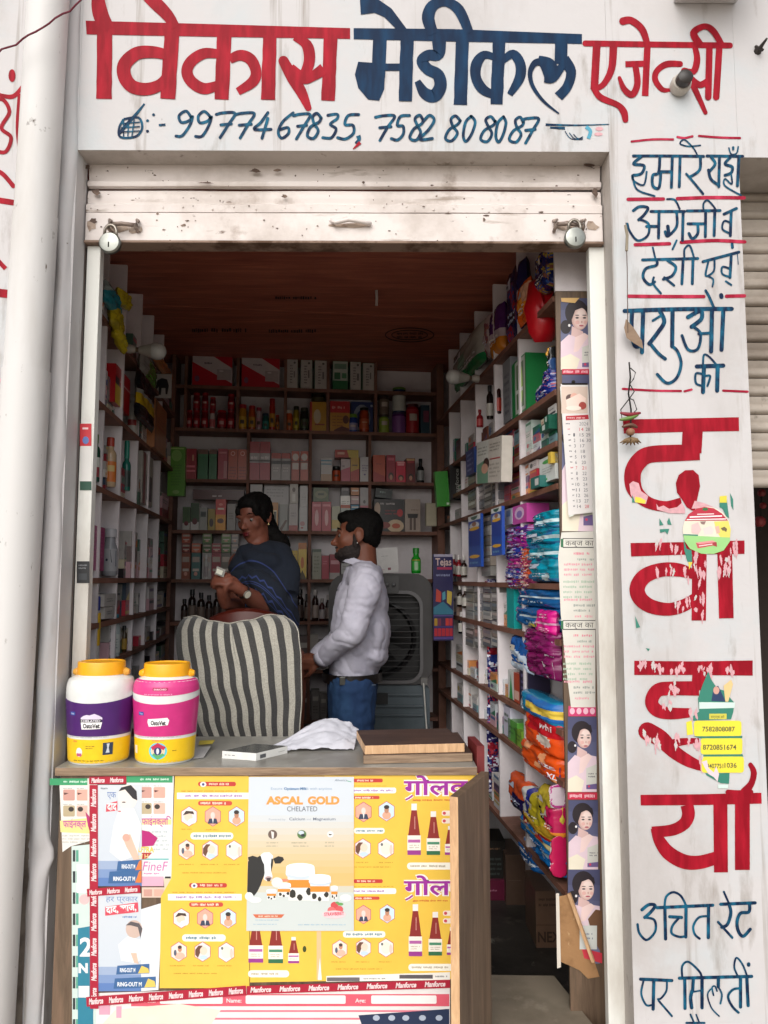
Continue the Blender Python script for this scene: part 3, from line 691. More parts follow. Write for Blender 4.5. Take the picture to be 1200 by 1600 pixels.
# ---- shutter guides in the opening
gl = facade_plane(RV)
xa, xb_ = gl.hit(124.5, 700).x, gl.hit(146, 700).x
b = MB(); ZGT = zz(383) - .009; b.abox(xa, xb_, RV, RV + .03, -.15, ZGT, M_GUIDE)
guideL = b.build('shutter_guide', bevel=.002, label='narrow white steel shutter guide post with payment stickers, beside the drain-pipe wall', cat='post', group='shutter guide posts')
b = MB(); b.abox(XL + .0005, xa - .0005, RV + .012, RV + .03, -.15, ZGT, M_DARKGAP); b.build('guide_slot', guideL)
xa2, xb2 = gl.hit(928, 700).x, gl.hit(953, 700).x
b = MB(); b.abox(xa2, xb2, RV, RV + .03, -.15, ZGT, M_GUIDE)
guideR = b.build('shutter_guide', bevel=.002, label='narrow white steel shutter guide post beside the lettered pillar', cat='post', group='shutter guide posts')
b = MB(); b.abox(xb2 + .0005, XR - .0005, RV + .012, RV + .03, -.15, ZGT, M_DARKGAP); b.build('guide_slot', guideR)
GP = gl.moved(.001)
L = Print(GP); L.rect(125, 662, 143, 697, '#c02430'); L.rect(127, 697, 143, 752, '#d8d6d2'); L.rect(125, 752, 143, 766, '#1f4a3a'); L.rect(129, 668, 138, 671, '#e8c8c8'); L.ell(134, 688, 5, 6, '#5a74b0')
L.build('payment_sticker', label='red, white and green payment sticker on the narrow guide post', cat='sticker')
L = Print(GP); L.rect(120, 877, 140, 911, '#1c1d20'); L.lines(123, 881, 137, 890, 2, '#77797c'); L.rect(123, 896, 136, 906, '#33363a')
L.build('black_sticker', label='small black sticker with faint grey print on the narrow guide post', cat='sticker')

# ---- dried lemon and chilli charm hanging on the pillar
ch = empty('lemon_chilli_charm', tuple(facade_plane(-.03).hit(985, 640)), 'dried lemon and chilli charm hanging from black wire against the lettered pillar', 'charm')
cp = facade_plane(-.03); W_ = lambda x, y: cp.hit(x, y)
b = MB(); b.tube([W_(983, 566), W_(985, 590), W_(982, 615), W_(986, 640), W_(985, 685)], .0022, M_DARKGAP)
b.tube([W_(985, 575), W_(993, 582), W_(990, 592), W_(984, 600), W_(991, 612), W_(984, 622), W_(970, 640), W_(972, 655), W_(985, 650), W_(995, 640), W_(990, 625), W_(982, 622)], .0015, M_DARKGAP); b.build('wire', ch, smooth=True)
for (pts, c, n_) in (([(969, 645), (985, 648), (1001, 645)], '#7c1626', 'chilli'), ([(968, 656), (985, 653), (997, 648)], '#5b7a35', 'chilli'), ([(972, 667), (985, 664), (996, 668)], '#5a3a2a', 'chilli')):
    b = MB(); b.tube([W_(*p) for p in smooth_line(pts, 4)], [.001 + .005 * math.sin(PI * min(1, (t + 1) / 10)) for t in range(len(smooth_line(pts, 4)))], mat(c, .35), 7); b.build(n_, ch, smooth=True)
b = MB(); b.ball(W_(985, 675), .012, mat('#8a6248', .6, bump=.5), sc=(1, 1, .9)); b.build('lemon', ch, smooth=True)
b = MB()
for q in range(7):
    a_ = -1.2 + q * .4; e = W_(985 + 18 * math.sin(a_), 690 + 6 * math.cos(a_)); b.tube([W_(985, 684), W_(985, 684).lerp(e, .5) + Vector((0, -.008, 0)), e], [.003, .005, .001], mat('#7a6245', .8), 5)
b.build('dry_leaves', ch, smooth=True)
b = MB(); b.tube([W_(978, 348), W_(980, 420), W_(981, 520)], .0012, mat('#5c4a40', .8)); b.add([W_(978, 498), W_(990, 512), W_(1003, 532), W_(1005, 545), W_(990, 536), W_(979, 528), W_(975, 512)], [list(range(7))], mat('#86705c', .8, bump=.6)); b.tube([W_(977, 352), W_(980, 368), W_(979, 392)], .004, mat('#8c8270', .8))
b.build('dried_leaf_string', label='dried brown leaf caught on a thread against the pillar beside the blue words', cat='leaf')

# ---- neighbour's shutter in the recess beyond the pillar
nb = empty('neighbour_shutter', (XP + .4, .25, 1.5), 'grimy grey roller shutter half raised in the bay beyond the lettered pillar', 'shutter')
NP = facade_plane(.2); zb, zt_ = NP.hit(1185, 762).z, ZH2 + .03
n_sl = 17; hgt = (zt_ - zb) / n_sl
for i in range(n_sl):
    z0_, z1_ = zb + i * hgt, zb + (i + 1) * hgt - .001; mbx = MB(); pr = [(0, 0), (.012, .08), (.014, .3), (.004, .42), (.002, .6), (.012, .85), (0, 1)]
    n_ = len(pr)
    mbx.grid(lambda u, v: (XP + .001 + (XE - XP) * u, .2 - (pr[min(int(v * (n_ - 1) + .001), n_ - 1)][0]), z0_ + (z1_ - z0_) * pr[min(int(v * (n_ - 1) + .001), n_ - 1)][1]), 2, n_ - 1, M_OLDSHUT)
    mbx.build('slat', nb, smooth=True)
b = MB(); b.abox(XP + .001, XE, 1.2, 1.25, -.15, 3, mat('#3a302c', .9)); b.abox(XE - .1, XE, .3, 1.2, -.15, 3, mat('#3a302c', .9)); b.abox(XP + .001, XE, .31, 1.2, 2.9, 3, mat('#3a302c', .9))
b.build('neighbour_room_wall', kind='structure', label='dark bare room wall behind the neighbouring shutter', cat='wall')
q = facade_plane(.5)
b = MB()
for (x, y, r_) in ((1187, 815, .02), (1192, 790, .012), (1190, 770, .014)): b.ball(q.hit(x, y), r_, mat('#7a1f22', .5), 9, 6)
b.tube([q.hit(1190, 765), q.hit(1188, 830)], .003, M_DARKGAP); b.build('red_garland', label='strand of dull red beads hanging in the dark bay under the grey shutter', cat='garland')

# ---- street ground
g = MB(); g.poly([(-60, -80, -.15), (60, -80, -.15), (60, 60, -.15), (-60, 60, -.15)], layered('street_ground', '#a89e90', [('#8f867a', .8, .4, .7, (1, 1, 1)), ('#b8ad9e', 4, .5, .7, (1, 1, 1))], rough=.9, bump=.3))
g.build('ground', recentre=False, kind='structure')

# paint chips, rivets and grime on the shutter
rc = random.Random(9)
def chips(pts, name, par, m, pl, r0=2.0):
    L = Print(pl, base=.0012)
    for (x, y, sx, sy) in pts:
        n_ = 9; L.poly([(x + sx * math.cos(2 * PI * i / n_) * rc.uniform(.45, 1.1), y - sy * math.sin(2 * PI * i / n_) * rc.uniform(.4, 1.1)) for i in range(n_)], m)
    o = L.build(name, par); o['kind'] = 'stuff'; return o
M_CHIP = layered('bare_metal_chip', '#5a4a42', [('#8a7668', 40, .5, .7, (1, 1, 1))], rough=.8)
pts = [(399, 267, 12, 3), (433, 266, 8, 3), (323, 286, 16, 1.5), (444, 307, 5, 3.5), (242, 274, 3, 1.5), (255, 283, 2, 1), (287, 352, 5, 2.5), (256, 359, 3, 1.5), (293, 345, 4, 1.5), (682, 307, 2.5, 2), (760, 337, 6, 2), (756, 343, 2.5, 4), (675, 290, 4, 1.5), (568, 286, 3, 3), (208, 313, 4, 1), (344, 314, 1.5, 3), (358, 316, 6, 1), (700, 334, 7, 1), (246, 334, 3, 2), (845, 332, 5, 2), (930, 300, 6, 10), (150, 300, 10, 6), (146, 345, 8, 6), (135, 262, 8, 5), (920, 258, 10, 3)]
pts = [p for p in pts if p[1] < 296 or p[1] > 299]
pts += [(rc.uniform(135, 935), rc.choice([rc.uniform(262, 292), rc.uniform(304, 334), rc.uniform(342, 376)]), rc.uniform(.8, 2.6), rc.uniform(.6, 1.6)) for _ in range(70)]
chips(pts, 'paint_chips', sh, M_CHIP, facade_plane(.0615))
M_STAIN = layered('rusty_grime', '#a39182', [('#6a5040', 30, .5, .68, (1, 1, 1)), ('#cbbfb4', 18, .55, .7, (1, 1, 1))], rough=.7)
chips([(185, 357, 24, 9), (212, 360, 14, 8), (884, 352, 22, 9), (925, 355, 12, 10), (548, 352, 34, 6), (142, 352, 10, 12)], 'rust_stain', sh, M_STAIN, facade_plane(.0618))
b = MB()
for x in range(140, 935, 38):
    if 150 < x < 240 or 860 < x < 940: continue
    p_ = facade_plane(.064).hit(x + rc.uniform(-6, 6), 326 + rc.uniform(-3, 3)); b.ball(p_, .0035, M_SHUT, 8, 6)
o = b.build('rivets', sh, smooth=True); o['kind'] = 'stuff'

gr = MB(); M_GRIME_SHADE = layered('pipe_grime_shade', '#8a8076', [('#5a5048', 20, .45, .7, (1, 1, .5)), ('#b0a89e', 9, .55, .7, (1, 1, .4))], rough=.9, bump=.4)
gr.abox(XL - .075, XL - .047, -.004, -.0005, -.15, ZTOP, M_GRIME_SHADE); gr.build('grime_shade_strip', wall)  # dirt plus the shading between pipe and ridge, put into the strip's colour
# ------------------------------------------------------------------ shop interior (its own axes, turned a little against the street)
RU = Vector((.9932, .116, 0)); RVv = Vector((-.116, .9932, 0)); R0 = Vector((.535, .25, 0)); LEN = 1.86; WID = 1.43
def RP(u, v, z): return R0 + RU * u + RVv * v + Vector((0, 0, z))
RIGHT = Plane(R0, RVv, -RU); LEFT = Plane(R0 - RU * WID, RVv, RU); BACK = Plane(R0 + RVv * LEN, RU, -RVv)
ZC = 2.58
M_CUB = layered('cubby_laminate', '#dcd6d8', [('#aea3a4', 3, .45, .75, (1, 1, 1)), ('#8b7f7f', 9, .68, .8, (1, 1, .5))], rough=.5, bump=.05)
M_EDGE = layered('brown_shelf_edge', '#7c5648', [('#60402f', 8, .45, .7, (1, 1, 1)), ('#8a6454', 20, .6, .75, (1, 1, 1))], rough=.6, bump=.1)
def wood(name, a, b, c, st=(1, 14, 1), sc=3.0, rough=.55, bump=.2):
    m = bpy.data.materials.new(name); m.use_nodes = True
    n = m.node_tree.nodes; l = m.node_tree.links; bs = n['Principled BSDF']; bs.inputs['Roughness'].default_value = rough
    tc = n.new('ShaderNodeTexCoord'); mp = n.new('ShaderNodeMapping'); mp.inputs['Scale'].default_value = st
    no = n.new('ShaderNodeTexNoise'); no.inputs['Scale'].default_value = sc; no.inputs['Detail'].default_value = 9; no.inputs['Roughness'].default_value = .65; no.inputs['Distortion'].default_value = .6
    r = n.new('ShaderNodeValToRGB'); e = r.color_ramp.elements; e[0].position = .3; e[1].position = .72; e[0].color = (*lin(a), 1); e[1].color = (*lin(b), 1)
    k = e.new(.5); k.color = (*lin(c), 1)
    l.new(tc.outputs['Object'], mp.inputs[0]); l.new(mp.outputs[0], no.inputs[0]); l.new(no.outputs['Fac'], r.inputs[0]); l.new(r.outputs[0], bs.inputs['Base Color'])
    bp = n.new('ShaderNodeBump'); bp.inputs['Strength'].default_value = bump; bp.inputs['Distance'].default_value = .004
    l.new(no.outputs['Fac'], bp.inputs['Height']); l.new(bp.outputs[0], bs.inputs['Normal'])
    return m
M_PLY = wood('plywood_ceiling', '#864432', '#c07458', '#a05844', st=(1.2, 12, 1), sc=2.4)
M_FLOOR = layered('dark_stone_floor', '#3a3733', [('#22201e', 5, .45, .65, (1, 1, 1)), ('#8a867d', 16, .64, .70, (1, .4, 1)), ('#565049', 8, .6, .7, (1, 1, 1))], rough=.4, bump=.2, bscale=30)
rm = empty('shop_room', tuple(RP(-.7, .9, 0)), 'shell of the medicine shop room', None); rm['kind'] = 'structure'
T = .05; SD = .21; BD = .17
UL, UR = -WID - SD, SD; VB = LEN + BD; V0 = -.06
def slab(name, u0, u1, v0, v1, z0, z1, m, parent=rm, **k):
    b = MB(); b.box(RP(u0, v0, z0), RU * (u1 - u0), RVv * (v1 - v0), (0, 0, z1 - z0), m); return b.build(name, parent, **k)
def front_slab(name, y0, v1, z0, z1, m, parent=rm, u0=UL, u1=UR):
    b = MB(); q = []
    for u, far in ((u0, 0), (u1, 0), (u1, 1), (u0, 1)):
        v = v1 if far else (y0 - R0.y - RU.y * u) / RVv.y
        q.append((u, v))
    P = [RP(u, v, z0) for u, v in q] + [RP(u, v, z1) for u, v in q]
    b.add(P, [[3, 2, 1, 0], [4, 5, 6, 7], [0, 1, 5, 4], [1, 2, 6, 5], [2, 3, 7, 6], [3, 0, 4, 7]], m); return b.build(name, parent)
front_slab('floor', RV + .06, VB + T, -.06, 0, M_FLOOR, u0=UL - T, u1=UR + T)
b = MB(); b.abox(XL + .001, XR - .001, .001, RV + .0595, -.15, .0, M_CONC); b.build('threshold', rm)
# ceiling: plywood sheets side by side
nsh = 4; s0 = -.45
cuts = [V0 - .12, .52, 1.12, 1.72, VB]
front_slab('plywood_sheet', .122, cuts[1] - .0015, ZC, ZC + .02, M_PLY)
for i in range(1, 4): slab('plywood_sheet', UL, UR, cuts[i] + (.0015 if i else 0), cuts[i + 1] - .0015, ZC + .002 * (i % 2), ZC + .02, M_PLY)
front_slab('roof', .122, VB + T, ZC + .03, ZC + .13, M_WALL2, u0=UL - T, u1=UR + T)  # unseen slab added to keep daylight out of the room
slab('side_wall', UL - T, UL, .17, VB, 0, ZC + .025, M_CUB); slab('side_wall', UR, UR + T, V0 - .0, VB, 0, ZC + .025, M_CUB); slab('back_wall', UL - T, UR + T, VB + .001, VB + T, 0, ZC + .025, M_CUB)
# ceiling marks, wire
CB = RP(0, 0, ZC)
def ceil_fn(x, y, off):
    d = ray(x, y); t = (ZC - CAM.z) / d.z; p = CAM + d * t; return Vector((p.x, p.y, ZC - .0005 - off))
M_STAMP = mat('#1d0f0c', .7, var=.3)
L = Print(fn=ceil_fn)
for (rx, ry, w_) in ((38, 11, 1.6), (28, 7.5, 1.4)): L.stroke([(640 + rx * math.cos(t * PI / 12), 523 + ry * math.sin(t * PI / 12)) for t in range(25)], w_, M_STAMP, smooth=False)
L.lines(620, 518, 662, 529, 2, M_STAMP, th=.6); L.lines(300, 511, 405, 521, 1, M_STAMP, th=.6); L.lines(420, 512, 505, 522, 1, M_STAMP, th=.5); L.lines(430, 460, 510, 470, 1, M_STAMP, th=.4)
L.build('stencil_mark', rm)
b = MB(); p = ceil_fn(588, 452, .003); b.tube([p, p + Vector((.002, .01, -.03)), p + Vector((0, .02, -.06))], .006, mat('#b8aca8', .6), 6)
b.build('wire_stub', label='short white wire stub poking down out of the plywood ceiling', cat='wire')

def zfront(pl, x, ys): return [pl.hit(x, y).z for y in ys]
# ---- back shelving
bs = empty('back_shelving', tuple(RP(-.7, LEN, 0)), 'back-wall shelving of pale cubbyholes with brown edges packed with cartons', 'shelving')
ZB = [BACK.hit(290, y).z for y in (601, 668, 748, 828, 905, 972, 1050, 1130)]
TH = .018
for z in ZB: slab('shelf', -WID, 0, LEN - .001, VB, z - TH, z, M_EDGE, bs)
slab('back_panel', -WID, 0, VB - .012, VB - .002, .3, ZC - .002, M_CUB, bs)
def bu(x, y=700): return BACK.uz(x, y)[0]
def bdiv(x, i0, i1):
    """divider between shelf rows i0 (upper, -1 = ceiling) and i1"""
    u = bu(x); zt_ = (ZC - .003) if i0 < 0 else ZB[i0] - TH - .001
    slab('divider', u - .008, u + .008, LEN + .0005, VB - .013, ZB[i1] + .0005, zt_, M_EDGE, bs)
for x in (288, 370, 445, 512, 587): bdiv(x, -1, 0); bdiv(x, 0, 1)
for i in (1, 2, 3, 4): [bdiv(x, i, i + 1) for x in ((388, 485, 578) if i < 3 else (485, 578))]
for i in (5, 6): bdiv(485, i, i + 1)
slab('side_board', -WID - .02, -WID - .0005, LEN - .02, VB, .3, ZC - .003, M_EDGE, bs); slab('side_board', .0005, .04, LEN - .02, VB, 0, ZC - .003, M_EDGE, bs)
# ---- shelving of a long side wall
def side_shelving(name, pl, sgn, ys, xs, vd, label):
    o = empty(name, tuple(pl.o + RVv * .9), label, 'shelving')
    Z = []
    for (x, y) in ys: Z.append(pl.hit(x, y).z)
    def blk(nm, v0, v1, z0, z1, dep, m, d0=0.0):
        b = MB(); b.box(pl.o + RVv * v0 - pl.n * d0 + Vector((0, 0, z0)), -pl.n * (dep - d0), RVv * (v1 - v0), (0, 0, z1 - z0), m) if sgn > 0 else b.box(pl.o + RVv * v0 - pl.n * dep + Vector((0, 0, z0)), pl.n * (dep - d0), RVv * (v1 - v0), (0, 0, z1 - z0), m)
        return b.build(nm, o)
    for z in Z: blk('shelf', (V0 + .035 if sgn > 0 else .135), LEN + .02 if sgn > 0 else LEN - .001, z - TH, z, SD - .012, M_EDGE)
    blk('back_panel', (V0 if sgn > 0 else .135), LEN + .1, .02, ZC - .002, SD - .001, M_CUB, SD - .011)
    zs = sorted(Z + [ZC - .001] + ([.02 + TH] if sgn < 0 else []))
    for v in vd:
        for a, c in zip(zs[:-1], zs[1:]):
            if c - a > .06: blk('divider', v - .007, v + .007, a + .0005, c - TH - .0005, SD - .012, M_CUB, .002)
    return o, Z
RS, ZR = side_shelving('side_shelving', RIGHT, 1, [(875, 450), (875, 602), (875, 685), (875, 753), (875, 912), (875, 1000), (875, 1140), (875, 1218), (875, 1384)], None, [.34, .662, .969, 1.264, 1.524],
    'tall side shelving on the calendar side of the shop, crammed with packets and medicine')
LS, ZL = side_shelving('side_shelving', LEFT, -1, [(150, 476), (150, 620), (150, 757), (150, 903), (150, 974), (150, 1042), (150, 1120), (150, 1210)], None, [.13, .388, .654, .946, 1.2, 1.47],
    'side shelving behind the payment-sticker post, dim cubbyholes with bottles and cartons')
# ------------------------------------------------------------------ stock on the shelves
ORD = ['first', 'second', 'third', 'fourth', 'fifth', 'sixth', 'seventh', 'eighth', 'ninth', 'tenth', 'eleventh', 'twelfth', 'thirteenth', 'fourteenth', 'fifteenth', 'sixteenth', 'seventeenth', 'eighteenth', 'nineteenth', 'twentieth'] + \
      ['twenty-' + x for x in ('first', 'second', 'third', 'fourth', 'fifth', 'sixth', 'seventh', 'eighth', 'ninth')] + ['thirtieth'] + ['thirty-' + x for x in ('first', 'second', 'third', 'fourth', 'fifth', 'sixth', 'seventh', 'eighth', 'ninth')] + ['fortieth'] + ['forty-' + x for x in ('first', 'second', 'third', 'fourth', 'fifth', 'sixth', 'seventh', 'eighth', 'ninth')]
_row = {}
def lab(desc, where):
    _row[where] = _row.get(where, 0) + 1
    return f"{desc}, {ORD[_row[where] - 1]} along the {where}"
ri = random.Random(11)
GLOSS = dict(rough=.28, var=.05)
def gm(c, rough=.32): return mat(c, rough, var=.07, scale=40)
class Slot:
    """a place on a plane: page left/right u, bottom/top z, with page coordinates x 0..1, y 0..1 (down)"""
    def __init__(s, pl, uL, uR, z0, z1): s.pl, s.uL, s.uR, s.z0, s.z1 = pl, uL, uR, z0, z1
    def fn(s, x, y, off): return s.pl.at(s.uL + (s.uR - s.uL) * x, s.z1 - (s.z1 - s.z0) * y, off)
def slot(pl, x0, x1, yt, zb=None, yb=None, inset=.012):
    p = pl.moved(-inset); xm = (x0 + x1) / 2
    z1 = p.hit(xm, yt).z
    if zb is None: zb = p.hit(xm, yb).z
    ym = (yt + (905 if yb is None else yb)) / 2
    return Slot(p, p.uz(x0, ym)[0], p.uz(x1, ym)[0], zb + .0006, z1)
def do_prints(P, prints):
    for q in prints or []:
        k = q[0]
        if k == 'r': P.rect(q[1], q[2], q[3], q[4], gm(q[5]))
        elif k == 'e': P.ell(q[1], q[2], q[3], q[4], gm(q[5]), 14)
        elif k == 'p': P.poly(q[1], gm(q[2]))
        elif k == 't': P.text(q[1], q[2], q[3], q[4], gm(q[6]), w=q[5], bold=.02)
        elif k == 'v':  # vertical text reading up
            P.text(q[1], q[2], q[3], q[4], gm(q[6]), w=q[5], bold=.02, rot=-90)
        elif k == 'l': P.lines(q[1], q[2], q[3], q[4], q[5], gm(q[6]))
def carton(sl, col, prints=None, dep=.09, label=None, name='carton', cat='carton', group=None, tilt=0, side=None, top=None, lean=0):
    mb = MB(); m = gm(col); n = -sl.pl.n * dep; a = sl.pl.a * (sl.uR - sl.uL)
    o = sl.pl.at(sl.uL, sl.z0); ez = Vector((0, 0, sl.z1 - sl.z0))
    fm = {}
    if side: fm['left'] = fm['right'] = gm(side)
    if top: fm['top'] = gm(top)
    mb.box(o, a, n, ez, m, fm)
    if (sl.uR - sl.uL) * (1 if True else 0) < 0: mb.f = [f[::-1] for f in mb.f]
    P = Print(fn=sl.fn, base=.0005, mb=mb); do_prints(P, prints)
    if tilt:
        c = sl.pl.at((sl.uL + sl.uR) / 2, sl.z0); Rm = Matrix.Rotation(math.radians(tilt), 3, sl.pl.n)
        mb.v = [c + Rm @ (v - c) for v in mb.v]; dz = sl.z0 - min(v.z for v in mb.v); mb.v = [v + Vector((0, 0, dz)) for v in mb.v]
    return mb.build(name, label=label, cat=cat, group=group)
def bottle(sl, col, cap='#e8e6e2', labc=None, prints=None, kind='bottle', label=None, cat=None, rmax=None, neck=.46, lab0=.12, lab1=.62, caph=.18, group=None, glass=False, seg=16, name=None):
    """round vessel: kind bottle | jar | tube | pump"""
    w = abs(sl.uR - sl.uL); r = w / 2; h = sl.z1 - sl.z0
    if rmax: r = min(r, rmax)
    c = sl.pl.at((sl.uL + sl.uR) / 2, sl.z0) - sl.pl.n * (r + .002)
    if hasattr(sl, 'rp'):
        r = min(sl.rp, .06); c = sl.pl.at((sl.uL + sl.uR) / 2, sl.z0) - sl.pl.n * (r * .6)
    m = gm(col, .18)
    hc = h * caph; hb = h - hc
    if kind == 'jar': prof = [(r * .92, 0), (r, hb * .05), (r, hb * .86), (r * .86, hb * .95), (r * .86, hb)]; rc = r * .93
    elif kind == 'tin': prof = [(r * .98, 0), (r, hb * .02), (r, hb * .97), (r * .97, hb)]; rc = r * .98
    elif kind == 'tube': prof = [(r * .9, 0), (r, hb * .04), (r, hb * .92), (r * .8, hb)]; rc = r * .8
    elif h > 7 * r: prof = [(r * .9, 0), (r, hb * .03), (r, hb * .80), (r * .85, hb * .87), (r * .55, hb * .93), (r * .52, hb)]; rc = r * .62
    else: prof = [(r * .9, 0), (r, hb * .04), (r, hb * .68), (r * .86, hb * .78), (r * neck, hb * .86), (r * neck * .95, hb)]; rc = r * neck * 1.15
    b = MB(); b.lathe(c, prof, m, seg)
    o = b.build(name or ('jar' if kind in ('jar', 'tin') else 'bottle'), smooth='auto', label=label, cat=cat or ('jar' if kind in ('jar', 'tin') else 'bottle'), group=group)
    b = MB(); b.lathe(c + Vector((0, 0, hb + .0003)), [(rc, 0), (rc, hc * .9), (rc * .9, hc)], gm(cap, .35), seg); b.build('lid' if kind in ('jar', 'tin') else 'cap', o, smooth='auto')
    if labc:
        b = MB(); z0, z1 = hb * lab0, hb * lab1; b.lathe(c, [(r + .0006, z0), (r + .0006, z1)], gm(labc, .4), seg, capb=False, capt=False)
        th0 = math.atan2(sl.pl.n.y, sl.pl.n.x); sg = 1 if sl.uR > sl.uL else -1
        # page x grows to the viewer's right: angle decreases/increases accordingly
        def fn(x, y, off):
            nv = sl.pl.n; av = sl.pl.a * (1 if sl.uR > sl.uL else -1); t = (x - .5) * 1.9
            if hasattr(sl, 'rp'): nv = Vector((CAM.x - c.x, CAM.y - c.y, 0)).normalized(); av = Vector((-nv.y, nv.x, 0))
            return c + (nv * math.cos(t) + av * math.sin(t)) * (r + .0009 + off) + Vector((0, 0, z1 - (z1 - z0) * y))
        P = Print(fn=fn, base=.0002, mb=b)
        for q in prints or []:
            if q[0] == 'r':   # curved: cut in columns
                nx = max(2, int((q[3] - q[1]) * 10)); mm = gm(q[5], .4)
                for i in range(nx):
                    xa_, xb__ = q[1] + (q[3] - q[1]) * i / nx, q[1] + (q[3] - q[1]) * (i + 1) / nx
                    b.poly([fn(xa_, q[4], .0004), fn(xb__, q[4], .0004), fn(xb__, q[2], .0004), fn(xa_, q[2], .0004)], mm)
            else: do_prints(P, [q])
        b.build('printed_label', o, smooth='auto')
    return o
def pouch(sl, colfn, th=.05, label=None, name='packet', cat='packet', crimp='z', n=24, group=None, rough=.22, seed=0, puff=.5, tilt=0, prints=None, wr=.006):
    """sealed film packet, puffed and creased; colfn(x, y) -> colour on page coordinates"""
    mb = MB(); nn = sl.pl.n; th *= .62
    def prof(t): return max(0.0, 1 - abs(2 * t - 1) ** 6) ** puff
    def surf(x, y, side, off=0):
        px_, pz = x, y
        k = prof(x) * prof(y)
        # waist of the crimped ends
        e = noise.noise(Vector((x * 5 + seed, y * 5, seed * 1.7))) * wr + (.3 - abs(noise.noise(Vector((x * 9 + seed, y * 6 + x * 3, seed))))) * wr * 1.1 + noise.noise(Vector((x * 24 + seed, y * 18, seed))) * wr * .35
        d = side * th * .5 * k + e * (.35 + k)
        sx_ = .5 + (x - .5) * (1 + .05 * noise.noise(Vector((y * 4, seed, 1)))); sy_ = .5 + (y - .5) * (1 + .05 * noise.noise(Vector((x * 4, seed, 5))))
        return sl.fn(sx_, sy_, 0) + nn * (d - th * .5 + off)
    for side in (1, -1):
        base = len(mb.v)
        for i in range(n + 1):
            for j in range(n + 1): mb.v.append(surf(i / n, j / n, side))
        for i in range(n):
            for j in range(n):
                q = base + i * (n + 1) + j; f = [q, q + 1, q + n + 2, q + n + 1]
                if side < 0: f = f[::-1]
                mb.f.append(f); mb.mi.append(mb.slot(gm(colfn((i + .5) / n, (j + .5) / n), rough)))
    P = Print(fn=lambda x, y, off: surf(x, y, 1, off + .0012), base=.0006, mb=mb); do_prints(P, prints)
    if tilt:
        c = sl.fn(.5, .5, 0); Rm = Matrix.Rotation(math.radians(tilt), 3, nn); mb.v = [c + Rm @ (v - c) for v in mb.v]
    return mb.build(name, smooth=True, label=label, cat=cat, group=group)

# ---------------- back wall, shelf by shelf
W0, W1, W2, W3, W4, W5 = 'top back shelf', 'second back shelf', 'third back shelf', 'fourth back shelf', 'fifth back shelf', 'sixth back shelf'
for (x0, x1, yt) in ((297, 360, 554), (375, 435, 557)):
    s_ = slot(BACK, x0, x1, yt, ZB[0])
    carton(s_, '#c3b8b8', [('p', [(0, .25), (1, .9), (1, 1), (0, 1)], '#b41226'), ('p', [(.45, 0), (1, 0), (1, .42)], '#b41226'), ('e', .12, .78, .06, .1, '#7a4a62'), ('l', .3, .22, .55, .34, 1, '#5a4c56'), ('r', .62, .46, .97, .8, '#a79c9c'), ('r', .68, .5, .78, .54, '#d8d0d0')],
           dep=.15, label=lab('wide red and white carton with a diagonal stripe', W0))
for i, (x0, x1, yt) in enumerate(((446, 464, 561), (468, 487, 562), (490, 510, 563), (519, 543, 564), (546, 564, 565), (566, 585, 567))):
    s_ = slot(BACK, x0, x1, yt, ZB[0])
    if i == 3: carton(s_, '#1e6a3c', [('r', .02, .02, .98, .68, '#b9c0b4'), ('r', .1, .1, .9, .28, '#70907a'), ('r', .1, .4, .5, .64, '#2f6a48'), ('r', .6, .42, .9, .6, '#4f8a62')], dep=.14, label=lab('green-based carton with a pale picture panel', W0))
    else: carton(s_, '#1e5a38', [('r', .04, .015, .96, .985, '#b9b4ae'), ('l', .3, .18, .56, .84, 7, '#2a2a2c'), ('l', .62, .2, .8, .8, 1, '#6c6a68'), ('e', .7, .12, .1, .04, '#54544f')], dep=.14, label=lab('slim white carton with upright black lettering', W0))
RED, DR = '#9b1220', '#6d0d18'
for (x0, x1) in ((288, 297), (298, 309), (311, 322), (336, 351), (352, 364)):
    bottle(slot(BACK, x0, x1, 640, ZB[1]), DR, '#a0141f', RED, [('r', .25, .3, .75, .7, '#c9a0a0')], 'jar', label=lab('squat red medicine jar', W1), caph=.12)
bottle(slot(BACK, 324, 333, 640, ZB[1]), '#c8b8b4', '#a0141f', '#c2686c', None, 'jar', label=lab('small white jar with red lid', W1))
zup = BACK.hit(305, 640).z + .001
for (x0, x1, yt) in ((298, 309, 613), (312, 322, 613), (325, 334, 620), (353, 364, 615)):
    s_ = slot(BACK, x0, x1, yt, zup); bottle(s_, DR, '#a0141f', RED, [('r', .2, .1, .8, .35, '#c9b0a8')], 'jar', label=lab('red medicine jar stacked on another', W1), caph=.14)
for (x0, x1, yt, c, cp_, lc, d) in ((370, 383, 631, '#b07a1c', '#a0141f', '#c9a030', 'yellow jar with red lid'), (386, 397, 633, '#a44a1c', '#a0141f', '#b8862a', 'orange jar with red lid'), (398, 407, 636, '#a8949a', '#8c2a40', '#a87a86', 'pink and grey jar'),
        (408, 418, 645, '#14524e', '#16324a', '#2c7a70', 'teal jar with dark lid'), (419, 428, 622, '#a0281c', '#a0141f', '#b8862a', 'tall red and gold jar'), (429, 435, 648, '#6d3a20', '#8c2018', '#a8641c', 'small brown jar'),
        (445, 456, 640, '#b44a1c', '#cfc4b8', '#b0602a', 'orange jar with white lid'), (457, 466, 634, '#8a7a1c', '#1e2418', '#b0a030', 'yellow bottle with black cap'), (468, 481, 636, '#14201a', '#2a2e20', '#3c4a34', 'black dome-lidded jar')):
    bottle(slot(BACK, x0, x1, yt, ZB[1]), c, cp_, lc, [('r', .25, .35, .75, .7, '#3a2a20')], 'jar', label=lab(d, W1), caph=.16)
